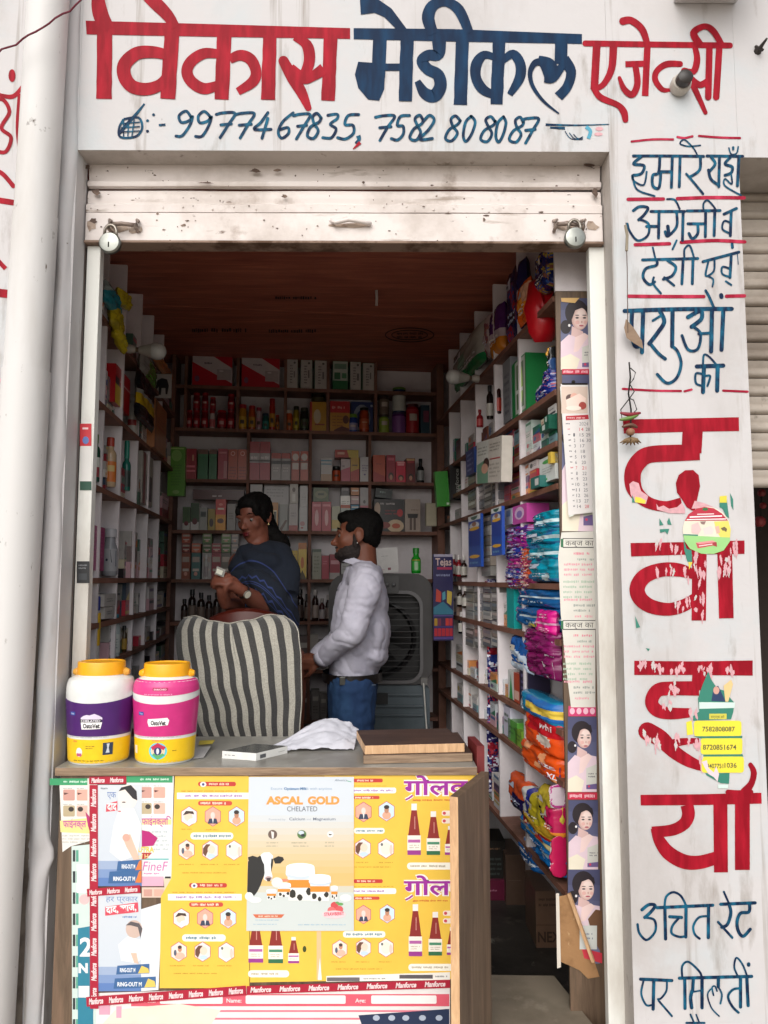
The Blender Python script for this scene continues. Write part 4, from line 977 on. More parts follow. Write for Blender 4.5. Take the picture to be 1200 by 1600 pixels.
s_ = slot(BACK, 483, 509, 628, ZB[1]); carton(s_, '#b98a1e', [('r', 0, 0, .14, 1, '#a8281c'), ('e', .45, .5, .22, .25, '#c8b89a'), ('r', .3, .75, .9, .8, '#8a3a1a')], label=lab('yellow carton with a red edge', W1))
bottle(Slot(s_.pl, s_.uL + .008, s_.uR - .004, s_.z1 + .001, BACK.hit(496, 611).z), '#231f14', '#2d2a18', '#3c3a1e', None, 'tin', label='dark round tin standing on the yellow carton with a red edge', caph=.2)
carton(slot(BACK, 515, 546, 627, ZB[1]), '#b9862e', [('r', 0, 0, 1, .38, '#b01a20'), ('l', .1, .12, .9, .3, 1, '#e0a8a0'), ('l', .1, .45, .7, .85, 4, '#8a4a20'), ('e', .8, .6, .16, .14, '#5a2c1c'), ('p', [(.2, .95), (.6, .82), (1, .9), (1, 1), (.2, 1)], '#5a1c16')], label=lab('red and golden food-drink carton', W1))
carton(slot(BACK, 548, 586, 628, ZB[1], inset=.07), '#16306a', [('e', .45, .5, .36, .42, '#8a96a8'), ('e', .45, .55, .24, .3, '#20407a'), ('e', .85, .12, .05, .04, '#b8c0cc')], dep=.06, label=lab('dark blue carton with a pale ring', W1))
bottle(slot(BACK, 544, 559, 646, ZB[1], inset=.0), '#20408a', '#6a9a30', '#8a8ab0', [('r', .2, .3, .8, .6, '#c8b8b0')], 'jar', label='small blue jar with green lid in front of the dark blue carton', caph=.2)
bottle(slot(BACK, 562, 577, 636, ZB[1], inset=.0), '#9a3a1c', '#1a1614', '#b0502a', [('r', .2, .3, .8, .4, '#d0a080')], 'jar', label='orange-brown jar with black lid in front of the dark blue carton', caph=.12)
zt2 = BACK.hit(600, 648).z
for (x0, x1, ya, yb, c, cp_, lc, d) in ((593, 609, 648, None, '#6a8a2c', '#242018', '#8aa03a', 'green jar with black lid'), (593, 609, 617, 648, '#4a3a36', '#2a201e', '#6a5a4c', 'dull brown tin on the green jar'), (614, 636, 643, None, '#5a2c6a', '#3c2c5a', '#7a4a8a', 'purple tin'), (615, 636, 604, 642.5, '#16305a', '#5a7a2c', '#c0c4bc', 'blue and green baby-food tin on the purple tin'), (636, 657, 630, None, '#8c1420', '#4a1016', '#a02028', 'large dark red jar')):
    bottle(slot(BACK, x0, x1, ya, ZB[1] if yb is None else BACK.hit((x0 + x1) / 2, yb).z + .001), c, cp_, lc, [('r', .2, .2, .8, .5, '#b8aca0')] if 'purple' not in d else None, 'tin' if 'tin' in d else 'jar', label=lab(d, W1), caph=.1, lab0=.05, lab1=.9)
carton(slot(BACK, 658, 672, 633, ZB[1]), '#1c3a48', [('r', .3, .2, .9, .6, '#7a3a50')], label=lab('dark teal carton', W1))
# third shelf
def C(x0, x1, yt, col, prints, d, where, z, **k): return carton(slot(BACK, x0, x1, yt, z), col, prints, label=lab(d, where), **k)
WOMAN = lambda c: [('e', .5, .78, .3, .14, '#2c1616'), ('e', .5, .82, .18, .1, '#c08870'), ('r', .15, .1, .85, .2, c)]
C(288, 305, 701, '#a01c2c', [('r', .1, .55, .9, .62, '#e07080'), ('r', .1, .7, .9, .76, '#e07080'), ('r', .6, .2, .75, .4, '#c88a70')], 'shiny red carton', W2, ZB[2])
for a_, b_, d in ((307, 323, 'tall green carton with brown top'), (325, 337, 'slim green carton with brown top')): C(a_, b_, 702, '#1c6a38', [('r', 0, 0, 1, .16, '#6a4a3a'), ('r', 0, .16, 1, .24, '#2c7a48')], d, W2, ZB[2])
C(339, 354, 701, '#a8283c', [('r', .6, .4, .95, .95, '#b86a70'), ('r', .1, .1, .9, .16, '#d07a80')], 'crimson carton', W2, ZB[2])
for a_, b_ in ((355, 369.5), (370, 385)): C(a_, b_, 702, '#b4441c', [('e', .5, .14, .25, .08, '#e0a090'), ('e', .5, .14, .16, .05, '#b4441c'), ('l', .15, .55, .9, .95, 4, '#7a1c10')], 'orange-red carton with dark print', W2, ZB[2])
for a_, b_ in ((389, 404.5), (405, 421)): C(a_, b_, 690, '#a82838', [('r', 0, 0, 1, .25, '#9c1420'), ('r', 0, .3, 1, .55, '#a8a0a0'), ('l', .1, .34, .9, .5, 1, '#e8e0e0'), ('r', 0, .48, 1, .52, '#3a2c30')], 'tall red carton with grey script band', W2, ZB[2])
for a_, b_ in ((423, 438), (438.6, 453)): C(a_, b_, 708, '#a09a98', [('r', 0, 0, 1, .2, '#a83020'), ('r', 0, .28, 1, .4, '#241e20'), ('l', .2, .5, .8, .7, 2, '#d8d4d0')], 'grey carton with red top and black band', W2, ZB[2])
for a_, b_ in ((454.5, 467), (468.5, 481)): C(a_, b_, 705, '#b4503c', [('e', .5, .2, .38, .12, '#c8bcb4'), ('r', .1, .4, .9, .62, '#c8bcb4'), ('r', 0, .34, 1, .38, '#5a2c24')], 'terracotta carton with white panels', W2, ZB[2])
C(501, 518, 715, '#b8b4b0', [('r', 0, .1, 1, .16, '#4a8aa0'), ('r', 0, .25, 1, .3, '#4a8aa0'), ('r', 0, .7, 1, 1, '#a8886a')], 'pale blue and tan carton', W2, ZB[2])
bottle(slot(BACK, 519, 532, 728, ZB[2]), '#241c1a', '#15181c', '#b8481c', [('r', .2, .4, .8, .6, '#3a2a20')], 'jar', label=lab('dark jar with orange label', W2), caph=.16, lab0=.05, lab1=.85)
C(532.5, 547, 717, '#b8a8a8', [('p', [(0, .5), (1, .35), (1, 1), (0, 1)], '#b04058'), ('r', .1, .3, .4, .34, '#3c2c30')], 'white carton fading to rose', W2, ZB[2])
C(547.5, 561, 715, '#b8902c', [('p', [(0, .6), (1, .45), (1, 1), (0, 1)], '#a82c20'), ('r', .2, .3, .8, .34, '#3c2c20')], 'yellow and red carton', W2, ZB[2])
s_ = slot(BACK, 523, 560, 703, BACK.hit(540, 714.5).z); carton(s_, '#a8301c', [('p', [(.5, 0), (1, 0), (1, 1), (.6, 1)], '#b8a02c'), ('r', .1, .3, .4, .6, '#d0a08a')], label='flat red and yellow carton lying across two upright ones on the third back shelf')
C(562.5, 577, 714, '#b9b6b6', [('l', .2, .3, .85, .6, 3, '#5a4a78'), ('r', .4, .68, .6, .74, '#4a3a70')], 'white carton with violet print', W2, ZB[2])
C(583, 602, 711, '#b4441c', [('l', .25, .28, .75, .38, 1, '#7a1c10'), ('p', [(0, .6), (1, .8), (1, 1), (0, 1)], '#9c2018')], 'orange carton', W2, ZB[2])
C(604, 618, 711, '#9c1c30', WOMAN('#c86070'), 'red hair-colour carton with a portrait', W2, ZB[2])
C(619, 634, 721, '#c81c3c', WOMAN('#f0a0a8') + [('r', .1, .04, .9, .08, '#f0c0c0')], 'pink hair-colour carton with glare in its colour', W2, ZB[2])  # glare highlights kept as a brighter carton colour
C(635, 649, 716, '#6a1018', WOMAN('#a83038') + [('r', .05, .02, .95, .1, '#c8a070')], 'dark red carton with gold top edge', W2, ZB[2])
bottle(slot(BACK, 653, 664, 716, ZB[2]), '#14161a', '#0e0e10', '#8a8c8c', None, 'bottle', label=lab('black bottle with grey label', W2))
# fourth shelf
z = ZB[3]
C(284.5, 296, 792, '#c0bfb8', [('r', 0, 0, 1, .7, '#3c5a2c'), ('e', .5, .72, .3, .1, '#6a1c20')], 'green and white carton', W3, z)
C(297, 310, 786, '#c4c2be', [('r', 0, 0, 1, .7, '#2c4a28'), ('e', .5, .68, .32, .12, '#5a1c20')], 'dark green and white carton', W3, z)
C(310.5, 323, 793, '#9a9c96', [('r', .15, .18, .85, .42, '#4a5854'), ('r', .2, .22, .8, .38, '#23302e')], 'grey carton with dark window', W3, z)
C(324, 335, 795, '#a08a30', [('e', .5, .65, .3, .2, '#3a2018')], 'dull yellow carton', W3, z)
C(336, 352, 780, '#c9281c', [('p', [(0, .5), (1, .5), (1, 1), (0, 1)], '#e09a20'), ('e', .5, .17, .2, .04, '#e88a80'), ('r', .2, .28, .8, .34, '#f0d8c8'), ('e', .5, .7, .32, .08, '#5a2010')], 'red to yellow carton with painted glare', W3, z)  # glare is put into these bright red and yellow tones
C(354, 367, 788, '#8a8480', [('l', .2, .3, .8, .6, 3, '#5a5450')], 'faded grey carton', W3, z)
s_ = slot(BACK, 300, 380, 765, BACK.hit(340, 778).z, inset=.05); s_.z0 = BACK.hit(340, 779).z
carton(s_, '#5a3434', [('l', .38, .5, .62, .8, 1, '#c8b8b8')], dep=.06, label='long maroon carton laid across the boxes of the fourth back shelf', tilt=0)
C(390, 409, 757, '#a8a4a0', [('l', .1, .2, .8, .4, 2, '#7a7a70')], 'tall pale carton behind the woman', W3, z)
carton(slot(BACK, 412, 451, 755, z, inset=.06), '#b0acac', [('l', .1, .1, .8, .3, 3, '#8a8a88')], label=lab('wide pale grey carton', W3), dep=.05)
C(423, 434, 785, '#b4762a', [('r', .3, .28, .8, .85, '#e0d0a0'), ('r', .38, .33, .72, .8, '#2c2a1c')], 'amber carton with a pale-framed window', W3, z)
C(436, 449, 788, '#8a8a84', [('p', [(0, .95), (.7, .6), (1, .6), (.3, 1)], '#5a3c30')], 'grey carton with diagonal brown line', W3, z)
C(451, 465, 787, '#aca4a0', [('r', 0, .8, 1, 1, '#a04038'), ('l', .2, .3, .8, .5, 2, '#7a7270')], 'white carton with red foot', W3, z)
s_ = slot(BACK, 452, 465, 756, BACK.hit(458, 786.5).z); carton(s_, '#b0a89e', [('r', .3, .5, .7, .9, '#c8c4bc'), ('e', .5, .3, .2, .12, '#6a5a50')], label='upright pale carton standing on the white carton with red foot')
C(467, 480, 792, '#b4b2b0', [('e', .4, .7, .3, .1, '#b08080'), ('r', .2, .85, .5, .9, '#a83038')], 'white carton with rose motif', W3, z)
s_ = slot(BACK, 468, 480, 759, BACK.hit(474, 791.5).z); carton(s_, '#b8b6b4', [('l', .2, .5, .8, .7, 2, '#9a9896')], label='plain white carton standing on the one with rose motif')
for a_, b_ in ((487, 502), (502.7, 517)): C(a_, b_, 784, '#a83040', [('e', .5, .55, .2, .28, '#d0a0a0'), ('r', .1, .08, .9, .16, '#d08088')], 'rose-red carton with pale figure', W3, z)
s_ = slot(BACK, 489, 513, 762, BACK.hit(500, 783.5).z); carton(s_, '#4a5a30', [('e', .5, .5, .4, .3, '#7a7a58'), ('r', .3, .4, .7, .55, '#2c381c')], label='green soap carton lying on the two rose-red cartons')
C(518, 531, 791, '#a8a890', [('r', 0, .55, 1, .9, '#b8a050')], 'cream and yellow carton', W3, z)
C(532, 547, 789, '#a8b0a8', [('r', 0, 0, 1, .12, '#b05030')], 'pale green carton with orange top', W3, z)
s_ = slot(BACK, 533, 545, 762, BACK.hit(538, 774).z); carton(s_, '#4a4648', [('r', .1, .1, .9, .4, '#8a8484')], label='small charcoal carton on top of the bright white one')
s_ = slot(BACK, 532, 547, 774.5, BACK.hit(540, 788.5).z); carton(s_, '#eceae4', [('l', .1, .55, .9, .95, 2, '#8a8a84')], label='small carton painted bright white for glare above the pale green one')  # bright base colour stands in for glare on this carton
for (ya, yb, c, d) in ((762, 774, '#b87848', 'small orange carton at the top of the narrow stack'), (775, 788, '#b89898', 'small pink and white carton in the narrow stack'), (788.5, 799, '#1c6a8a', 'small blue carton in the narrow stack')):
    carton(slot(BACK, 548, 561, ya, BACK.hit(555, yb - .5).z), c, [('r', .1, .3, .9, .5, '#cfc8c0')], label=d)
carton(slot(BACK, 548, 561, 799.5, z), '#8a9094', None, label='grey carton at the bottom of the narrow stack')
C(562.5, 577, 790, '#b86a78', [('r', .1, .1, .9, .2, '#d8b8b8')], 'pink carton', W3, z)
carton(slot(BACK, 562.5, 576, 762, BACK.hit(569, 789.5).z), '#a09c9c', [('e', .5, .8, .15, .1, '#5a5a58')], label='pale grey carton standing on the pink carton')
s_ = slot(BACK, 585, 632, 780, z, inset=.03); carton(s_, '#201a1c', [('l', .2, .08, .8, .2, 1, '#b8b0b0'), ('l', .35, .3, .9, .5, 2, '#8a1c24'), ('e', .85, .42, .1, .12, '#b01c24'), ('e', .7, .82, .28, .2, '#c0a888'), ('e', .72, .82, .14, .08, '#b04a28'), ('e', .1, .3, .1, .2, '#a8907a'), ('e', .35, .8, .18, .1, '#7a2018')], dep=.12, label='large black cookware carton with a picture of a dish')
carton(slot(BACK, 586, 612, 765, s_.z1 + .001, inset=.03), '#15201e', [('l', .25, .2, .75, .6, 1, '#8aa09a'), ('l', .1, .7, .8, .9, 1, '#4a5a58')], label='small black carton resting on the large black cookware carton', dep=.08, tilt=-6)
C(633, 657, 780, '#a49488', [('p', [(.15, .45), (.85, .45), (.8, .58), (.2, .58)], '#1c1618'), ('r', .3, .58, .45, .95, '#5a4840'), ('r', .55, .58, .7, .95, '#5a4840'), ('l', .4, .3, .9, .36, 1, '#4a3c38')], 'beige carton with a dark stool picture', W3, z)
# fifth shelf, three tiers of small cartons
rowc = [(283.5, 297, ['#a84a30', '#7a2c24', '#8a4a34']), (299, 313, [None, '#c06040', '#3c6a68']), (316, 330, ['#5a7a3c', '#3c5a28', '#a8a4a2']), (330.5, 345, [None, '#8c1424', '#8a2030']), (345.5, 360, ['#6a8a50', '#4a6a30', '#5a5248']), (361, 372, ['#8a8684', '#8a8684', '#6a5a54'])]
for (a_, b_, cs) in rowc:
    for (ya, yb, c, q) in ((833, 848.4, cs[0], 'top tier'), (849, 863.4, cs[1], 'middle tier'), (864, None, cs[2], 'bottom tier')):
        if c is None: continue
        carton(slot(BACK, a_, b_, ya, ZB[4] if yb is None else BACK.hit(a_, yb).z), c, [('r', .1, .15, .9, .35, '#a8988c'), ('r', .15, .6, .85, .7, '#c0b4a8'), ('e', .5, .8, .2, .08, '#c89080')], label=lab('little carton of the ' + q, W4))
bottle(slot(BACK, 318, 325, 866, ZB[4], inset=-.0), '#c8c8c4', '#d8d8d4', '#b0a8a8', None, 'bottle', label='small white bottle gleaming before the fifth-shelf cartons')
C(440, 451, 838, '#1c3450', [('l', .2, .3, .8, .5, 2, '#3a5270')], 'dark blue carton by the woman', W4, ZB[4])
C(453, 465, 860, '#c8a838', [('p', [(0, 1), (.5, .7), (1, 1)], '#3c3014'), ('l', .2, .1, .8, .2, 1, '#8a6a20')], 'yellow carton', W4, ZB[4])
C(466, 479, 848, '#d0b040', [('r', 0, 0, 1, .18, '#b0681c'), ('e', .5, .55, .2, .16, '#c06828'), ('p', [(0, 1), (.5, .75), (1, 1)], '#4a3c14')], 'bright yellow carton with orange top', W4, ZB[4])
C(488, 502, 858, '#8a8a78', [('r', 0, 0, 1, .1, '#3a4a34'), ('l', .15, .2, .85, .8, 5, '#5a5a48')], 'grey-green carton with small print', W4, ZB[4])
C(502.6, 514, 868, '#9c2038', [('l', .2, .2, .8, .4, 2, '#c87080')], 'raspberry carton', W4, ZB[4])
C(515, 531, 866, '#8c1c30', [('r', .1, .25, .9, .4, '#c08a90'), ('r', 0, .75, 1, 1, '#a09894')], 'dark red carton with pale foot', W4, ZB[4])
C(533, 546, 872, '#a8a8a6', [('l', .2, .2, .8, .6, 3, '#7a7a78')], 'plain white carton', W4, ZB[4])
# sixth shelf: syrup bottles
for (x0, x1, yt) in ((283, 293, 936), (294, 306, 921), (308, 320, 926), (321, 332, 930), (333, 345, 926), (346, 357, 930), (358, 369, 934), (371, 382, 925), (450, 461, 930), (463, 475, 921), (476, 484, 928)):
    bottle(slot(BACK, x0, x1, yt, ZB[5]), '#1c0e0a', '#100e10', '#4a3a34' if x0 % 2 else '#7a6a60', None, 'bottle', label=lab('dark brown syrup bottle', W5), neck=.5)
for (x0, x1, yt, c, l_) in ((488, 498, 922, '#2a1410', '#a89890'), (499, 508, 935, '#3a1014', '#b0a8a8'), (509, 517, 930, '#201010', '#8a7a74'), (590, 600, 925, '#2a1410', '#a89890')):
    bottle(slot(BACK, x0, x1, yt, ZB[5]), c, '#b0a8a4', l_, None, 'bottle', label=lab('brown syrup bottle with white cap', W5))
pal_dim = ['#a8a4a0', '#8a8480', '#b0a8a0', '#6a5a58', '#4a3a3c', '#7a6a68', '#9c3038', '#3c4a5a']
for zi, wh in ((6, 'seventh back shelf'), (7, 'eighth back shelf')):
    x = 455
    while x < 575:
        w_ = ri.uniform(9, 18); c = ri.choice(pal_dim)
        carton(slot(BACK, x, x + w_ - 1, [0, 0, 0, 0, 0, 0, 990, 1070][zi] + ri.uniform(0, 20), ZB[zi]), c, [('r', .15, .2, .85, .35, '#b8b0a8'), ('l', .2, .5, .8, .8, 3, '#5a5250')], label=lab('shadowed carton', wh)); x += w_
# ------------------------------------------------------------------ counter with posters
CP = facade_plane(-.03)
M_CTOP = layered('worn_counter_laminate', '#8f8d86', [('#6c675f', 4, .45, .7, (1, 1, 1)), ('#b0aea6', 8, .55, .75, (1, 1, 1)), ('#5a4a3a', 30, .68, .74, (1, 1, 1))], rough=.3, bump=.08, spec=.5)
M_RAW = wood('raw_board_edge', '#6a5140', '#a58a70', '#86705a', st=(2, 2, 30), sc=4)
M_BRN = wood('brown_plywood', '#4a362a', '#7c6350', '#62503f', st=(12, 12, 1.2), sc=3)
M_DARKW = wood('dark_board', '#2f211b', '#5a4235', '#44312a', st=(2, 14, 14), sc=3)
M_LEDGE = wood('pale_board_edge', '#b08a66', '#d8b48c', '#c8a078', st=(30, 4, 4), sc=3)
ZT = CP.hit(300, 1198).z; ZB0 = CP.hit(300, 1211).z
def at_z(x, y, z):
    d = ray(x, y); t = (z - CAM.z) / d.z; return CAM + d * t
xl_, xr_ = CP.hit(88, 1200).x, CP.hit(752, 1200).x
ct = empty('shop_counter', ((xl_ + xr_) / 2, .15, -.15), 'wooden shop counter with a worn grey top, its front pasted all over with medicine posters', 'counter')
b = MB(); b.abox(xl_, CP.hit(745, 1200).x, -.038, .34, ZB0, ZT, M_RAW, {'top': M_CTOP}); b.build('countertop', ct, bevel=.0015)
b = MB(); b.abox(xl_ + .012, xr_ - .012, -.03, -.012, -.12, ZB0 - .0005, M_BRN); b.build('front_panel', ct)
for x_ in (xl_ + .013, xr_ - .05): b = MB(); b.abox(x_, x_ + .036, -.0115, .03, -.15, ZB0 - .001, M_BRN); b.build('leg', ct, bevel=.001)
for x_ in (xl_ + .013, xr_ - .05): b = MB(); b.abox(x_, x_ + .036, .29, .33, -.15, ZB0 - .001, M_BRN); b.build('leg', ct, bevel=.001)
# side flap of the counter, swung out to the street
n0 = at_z(709, 1245, ZT - .004); n1 = at_z(757, 1206, ZT - .004); n1 = n1 + (n1 - n0) * .02
dv = (n1 - n0).normalized(); sv = Vector((-dv.y, dv.x, 0)) * -.020
n0.z = n1.z = ZT - .004
b = MB(); b.box((n0.x, n0.y, -.13), (n1 - n0), -sv, (0, 0, ZT - .004 + .13), M_BRN, {'left': M_LEDGE, 'right': M_LEDGE})
b = MB(); o_ = Vector((n0.x, n0.y, -.13)) - sv * .0
pts = [o_ - sv * .5, o_ + sv * .5, o_ + sv * .5 + (n1 - n0), o_ - sv * .5 + (n1 - n0)]
H_ = Vector((0, 0, ZT + .126))
b.add(pts + [p + H_ for p in pts], [[0, 1, 2, 3][::-1], [4, 5, 6, 7], [1, 2, 6, 5], [3, 0, 4, 7], [2, 3, 7, 6]], M_BRN)
b.add(pts + [p + H_ for p in pts], [[0, 1, 5, 4]], M_LEDGE)
b.build('side_flap', label='brown plywood counter flap swung out towards the street, pale front edge', cat='panel', bevel=.001)
# boards on the counter
bd = [at_z(567, 1193, ZT), at_z(745, 1183, ZT)]
b = MB(); b.box(at_z(568, 1194, ZT + .0006), (at_z(738, 1190, ZT) - at_z(568, 1194, ZT)), (-.01, .27, 0), (0, 0, .022), M_RAW, {'top': M_DARKW})
b.build('board', label='thick dark wooden board lying on the countertop, lower of two', cat='board', bevel=.001)
q = at_z(570, 1179, ZT + .023)
b = MB(); b.box(q, (at_z(726, 1175, ZT + .023) - q), (-.028, .2, 0), (0, 0, .023), M_LEDGE, {'top': M_DARKW})
b.build('board', label='dark board with freshly sawn pale edge on top of the other board on the counter', cat='board', bevel=.001)
q = at_z(742, 1196, ZT - .02); b = MB(); b.box((q.x - .002, .0, ZT - .03), (.02, 0, 0), (-.01, .12, 0), (0, 0, .075), mat('#6a1f20', .5, var=.2))
b.build('maroon_ledger', label='maroon cloth-bound ledger standing on edge at the end of the counter', cat='book')

# ---------------- posters
class PP(Print):
    def __init__(s, base): super().__init__(CP, base=base)
def hexpic(P, cx, cy, r, bg, kind, ring='#b8506a'):
    P.hexa(cx, cy, r, ring); P.hexa(cx, cy, r * .93, bg)
    if kind == 0: P.ell(cx - 1, cy + 1, r * .42, r * .4, '#e8cdb8'); P.poly([(cx - r * .62, cy - r * .1), (cx - r * .3, cy - r * .55), (cx + r * .4, cy - r * .5), (cx + r * .5, cy - r * .2), (cx, cy - r * .3)], '#4a3a34'); P.ell(cx + r * .3, cy + r * .45, r * .4, r * .25, '#f0ece8')
    if kind == 1: P.poly([(cx - r * .5, cy + r * .7), (cx - r * .35, cy + r * .2), (cx + r * .35, cy + r * .2), (cx + r * .5, cy + r * .7)], '#3a4258'); P.ell(cx, cy - r * .1, r * .22, r * .34, '#e0cfc8'); P.poly([(cx - 1, cy + r * .2), (cx + 1.5, cy + r * .2), (cx + .3, cy + r * .7)], '#e8e6e4')
    if kind == 2: P.ell(cx, cy + r * .4, r * .42, r * .4, '#dda58c'); P.ell(cx, cy - r * .15, r * .22, r * .35, '#b88468'); P.ell(cx, cy - r * .42, r * .26, r * .2, '#38302e')
    if kind == 3: P.ell(cx + r * .1, cy + r * .4, r * .5, r * .35, '#e6b4a0'); P.ell(cx + r * .1, cy - r * .25, r * .2, r * .28, '#c08a70'); P.ell(cx + r * .1, cy - r * .45, r * .2, r * .17, '#4a3a38'); P.ell(cx - r * .35, cy + r * .1, r * .14, r * .3, '#5a6070')
    if kind == 4: P.poly([(cx - r * .7, cy - r * .2), (cx - r * .4, cy - r * .6), (cx, cy - r * .6), (cx - r * .2, cy), (cx - r * .45, cy + r * .6), (cx - r * .7, cy + r * .3)], '#6a4638'); P.ell(cx + r * .1, cy - r * .1, r * .36, r * .4, '#ecd0bc'); P.ell(cx + r * .1, cy + r * .55, r * .4, r * .22, '#c0d4e0')
    if kind == 5: P.ell(cx, cy, r * .5, r * .6, '#ece6d0'); P.ell(cx - r * .4, cy - r * .4, r * .12, r * .15, '#6a6a70'); P.ell(cx + r * .5, cy + r * .1, r * .16, r * .5, '#e0c4b8')
YEL = '#e6bd48'; TX = '#b98a2a'
def left_leaf(P, x, y, k=1.0):   # one printed leaf of the yellow poster, origin at its upper left
    e = lambda v: v * k
    P.rrect(x + e(38), y + e(7), x + e(97), y + e(14), 3, '#bc3a34'); P.ell(x + e(46), y + e(11), e(5), e(4), '#e0dcd8'); P.ell(x + e(46), y + e(11), e(2), e(2), '#4a4a80')
    P.lines(x + e(55), y + e(8), x + e(92), y + e(13), 1, '#f0d0b8', th=.7)
    P.lines(x + e(12), y + e(19), x + e(118), y + e(24), 1, TX, th=.35)
    P.rect(x + e(5), y + e(24), x + e(120), y + e(34), '#f4f0e6'); P.lines(x + e(18), y + e(26), x + e(112), y + e(32), 1, '#9a6ab0', th=.6)
    P.rrect(x + e(38), y + e(37), x + e(91), y + e(44), 3, '#c4483c'); P.lines(x + e(42), y + e(38), x + e(88), y + e(43), 1, '#f4dcc8', th=.7)
def hexrow(P, pts, kinds, r=16):
    bgs = ['#f0e4e0', '#e8a894', '#c8dce8', '#f0dcd0', '#e8dcd8', '#f0ece0']
    for (cx, cy), k in zip(pts, kinds): hexpic(P, cx, cy, r, bgs[k], k); 
def syrup(P, cx, y0, y1, w, lc, foot):
    h = y1 - y0; P.rect(cx - w * .2, y0, cx + w * .2, y0 + h * .13, '#e6e2de')
    P.poly([(cx - w * .2, y0 + h * .13), (cx + w * .2, y0 + h * .13), (cx + w * .42, y0 + h * .58), (cx + w * .5, y0 + h * .66), (cx + w * .5, y1 - 1), (cx - w * .5, y1 - 1), (cx - w * .5, y0 + h * .66), (cx - w * .42, y0 + h * .58)], '#8a2c28')
    P.rect(cx - w * .5, y0 + h * .62, cx + w * .5, y1 - h * .09, '#efe8dc'); P.rect(cx - w * .45, y0 + h * .7, cx + w * .45, y0 + h * .76, lc); P.rect(cx - w * .5, y1 - h * .09, cx + w * .5, y1, foot)
    P.rect(cx + w * .02, y0 + h * .25, cx + w * .08, y0 + h * .5, '#c88a80'); P.lines(cx - w * .35, y0 + h * .79, cx + w * .35, y1 - h * .12, 2, '#b0a090')
def growl(P, x, y, w, body, n):   # headline with a white halo
    for c, bo, dx in (('#f4efe4', .075, 0), ('#9a2a96', .022, 0)):
        P.text(body, x + dx, y, 33, c, w=w, bold=bo)
        P.stroke([(x + w / n * .55, y + 1), (x + w / n * .33, y + 5), (x + w / n * .1, y + 8)], 5.5 if bo > .05 else 2.6, c)

# back layer: pink form strips and navy strip at the foot of the counter
P = PP(.0006)
P.poly([(135, 1600), (135, 1552), (703, 1534), (703, 1600)], '#e4dedc')
for (y0, y1, c, x0, x1) in ((1553, 1572, '#d85a6c', 205, 702), (1578, 1581, '#d87888', 180, 702), (1590, 1593, '#d87888', 180, 640)): P.rect(x0, y0, x1, y1, c)
for (x0, x1) in ((250, 348), (384, 540), (580, 682)): P.rrect(x0, 1555, x1, 1568, 2, '#ece8e6')
for (t, x) in (('Date:', 224), ('Name:', 354), ('Age:', 555)): P.text(t, x, 1566, 9, '#f4dcdc', bold=.02)
P.poly([(160, 1600), (180, 1578), (230, 1572), (280, 1568), (345, 1578), (330, 1600)], '#e0d8c8'); P.poly([(565, 1600), (560, 1586), (702, 1576), (702, 1600)], '#22304e')
for i, x in enumerate((588, 612, 634, 660, 686)): P.ell(x, 1590, 5.5, 4.5, '#aab4c4', 10)
P.rect(155, 1570, 172, 1585, '#d8a0b4'); P.rect(182, 1572, 190, 1590, '#d8a0b4')
P.build('form_strip_poster', label='torn pink and white form poster with Date and Name boxes along the counter foot', cat='poster')
P = PP(.0010)
P.poly([(113, 1600), (112, 1322), (152, 1318), (150, 1600)], '#c8d8d2')
for i in range(9): y = 1328 + i * 33; P.rect(114, y, 118, y + 18, '#30383a'); P.rect(119, y, 123, y + 18, '#5aa088')
P.poly([(122, 1450), (146, 1446), (146, 1600), (122, 1600)], '#2c7c94'); P.text('2', 125, 1493, 40, '#e0e4e4', bold=.03); P.text('N', 123, 1519, 20, '#e0e4e4', bold=.05); P.rect(123, 1540, 140, 1558, '#e6e8e4'); P.rect(120, 1350, 140, 1395, '#dce4de')
P.ell(132, 1405, 8, 8, '#e6b8b8')
P.build('teal_leaflet', label='narrow pale teal leaflet strip down the pipe-side edge of the counter', cat='poster')
def fineclin(P, x, y, w, cut=None):
    k = w / 75.0
    P.rect(x, y, x + w, y + 11 * k, '#3c9a68'); P.lines(x + w * .3, y + 3 * k, x + w * .95, y + 8 * k, 1, '#d0e8d8', th=.6)
    for i, (dx, dy) in enumerate(((22, 15), (44, 15), (22, 41), (44, 41))):
        c = ('#c8988c', '#dca898', '#b8a888', '#d4b4a4')[i]; P.rrect(x + dx * k, y + (dy + 3) * k, x + (dx + 19) * k, y + (dy + 21) * k, 2, c)
        P.poly([(x + (dx + 1) * k, y + (dy + 8) * k), (x + (dx + 9) * k, y + (dy + 9) * k), (x + (dx + 2) * k, y + (dy + 12) * k)], '#5a3c38') if i < 2 else P.ell(x + (dx + (13 if i == 2 else 6)) * k, y + (dy + 9) * k, 4.5 * k, 4 * k, '#3c3430')
        P.lines(x + dx * k, y + dy * k, x + (dx + 16) * k, y + (dy + 2.5) * k, 1, '#8a8a88')
P = PP(.0014)
P.poly([(98, 1331), (93, 1218), (140, 1216), (155, 1235), (153, 1310), (111, 1322)], '#e2dfd8'); fineclin(P, 74 + 4, 1216, 72)
P.poly([(94, 1282), (136, 1278), (141, 1302), (95, 1300)], '#e6d48c'); P.text('फाईनक्ल', 99, 1292, 15, '#c0549a', w=36, bold=.02); P.lines(98, 1303, 140, 1318, 3, '#b8b8b0')
P.poly([(137, 1216), (152, 1216), (154, 1262), (148, 1290), (152, 1316), (146, 1318), (137, 1280)], '#d8d4cc'); P.poly([(134, 1268), (140, 1275), (148, 1312), (146, 1315), (138, 1290)], '#b02c6a')
P.build('torn_skin_cream_poster', label='torn skin-cream poster with small face pictures at the pipe-side corner of the counter', cat='poster')
P = PP(.0018)
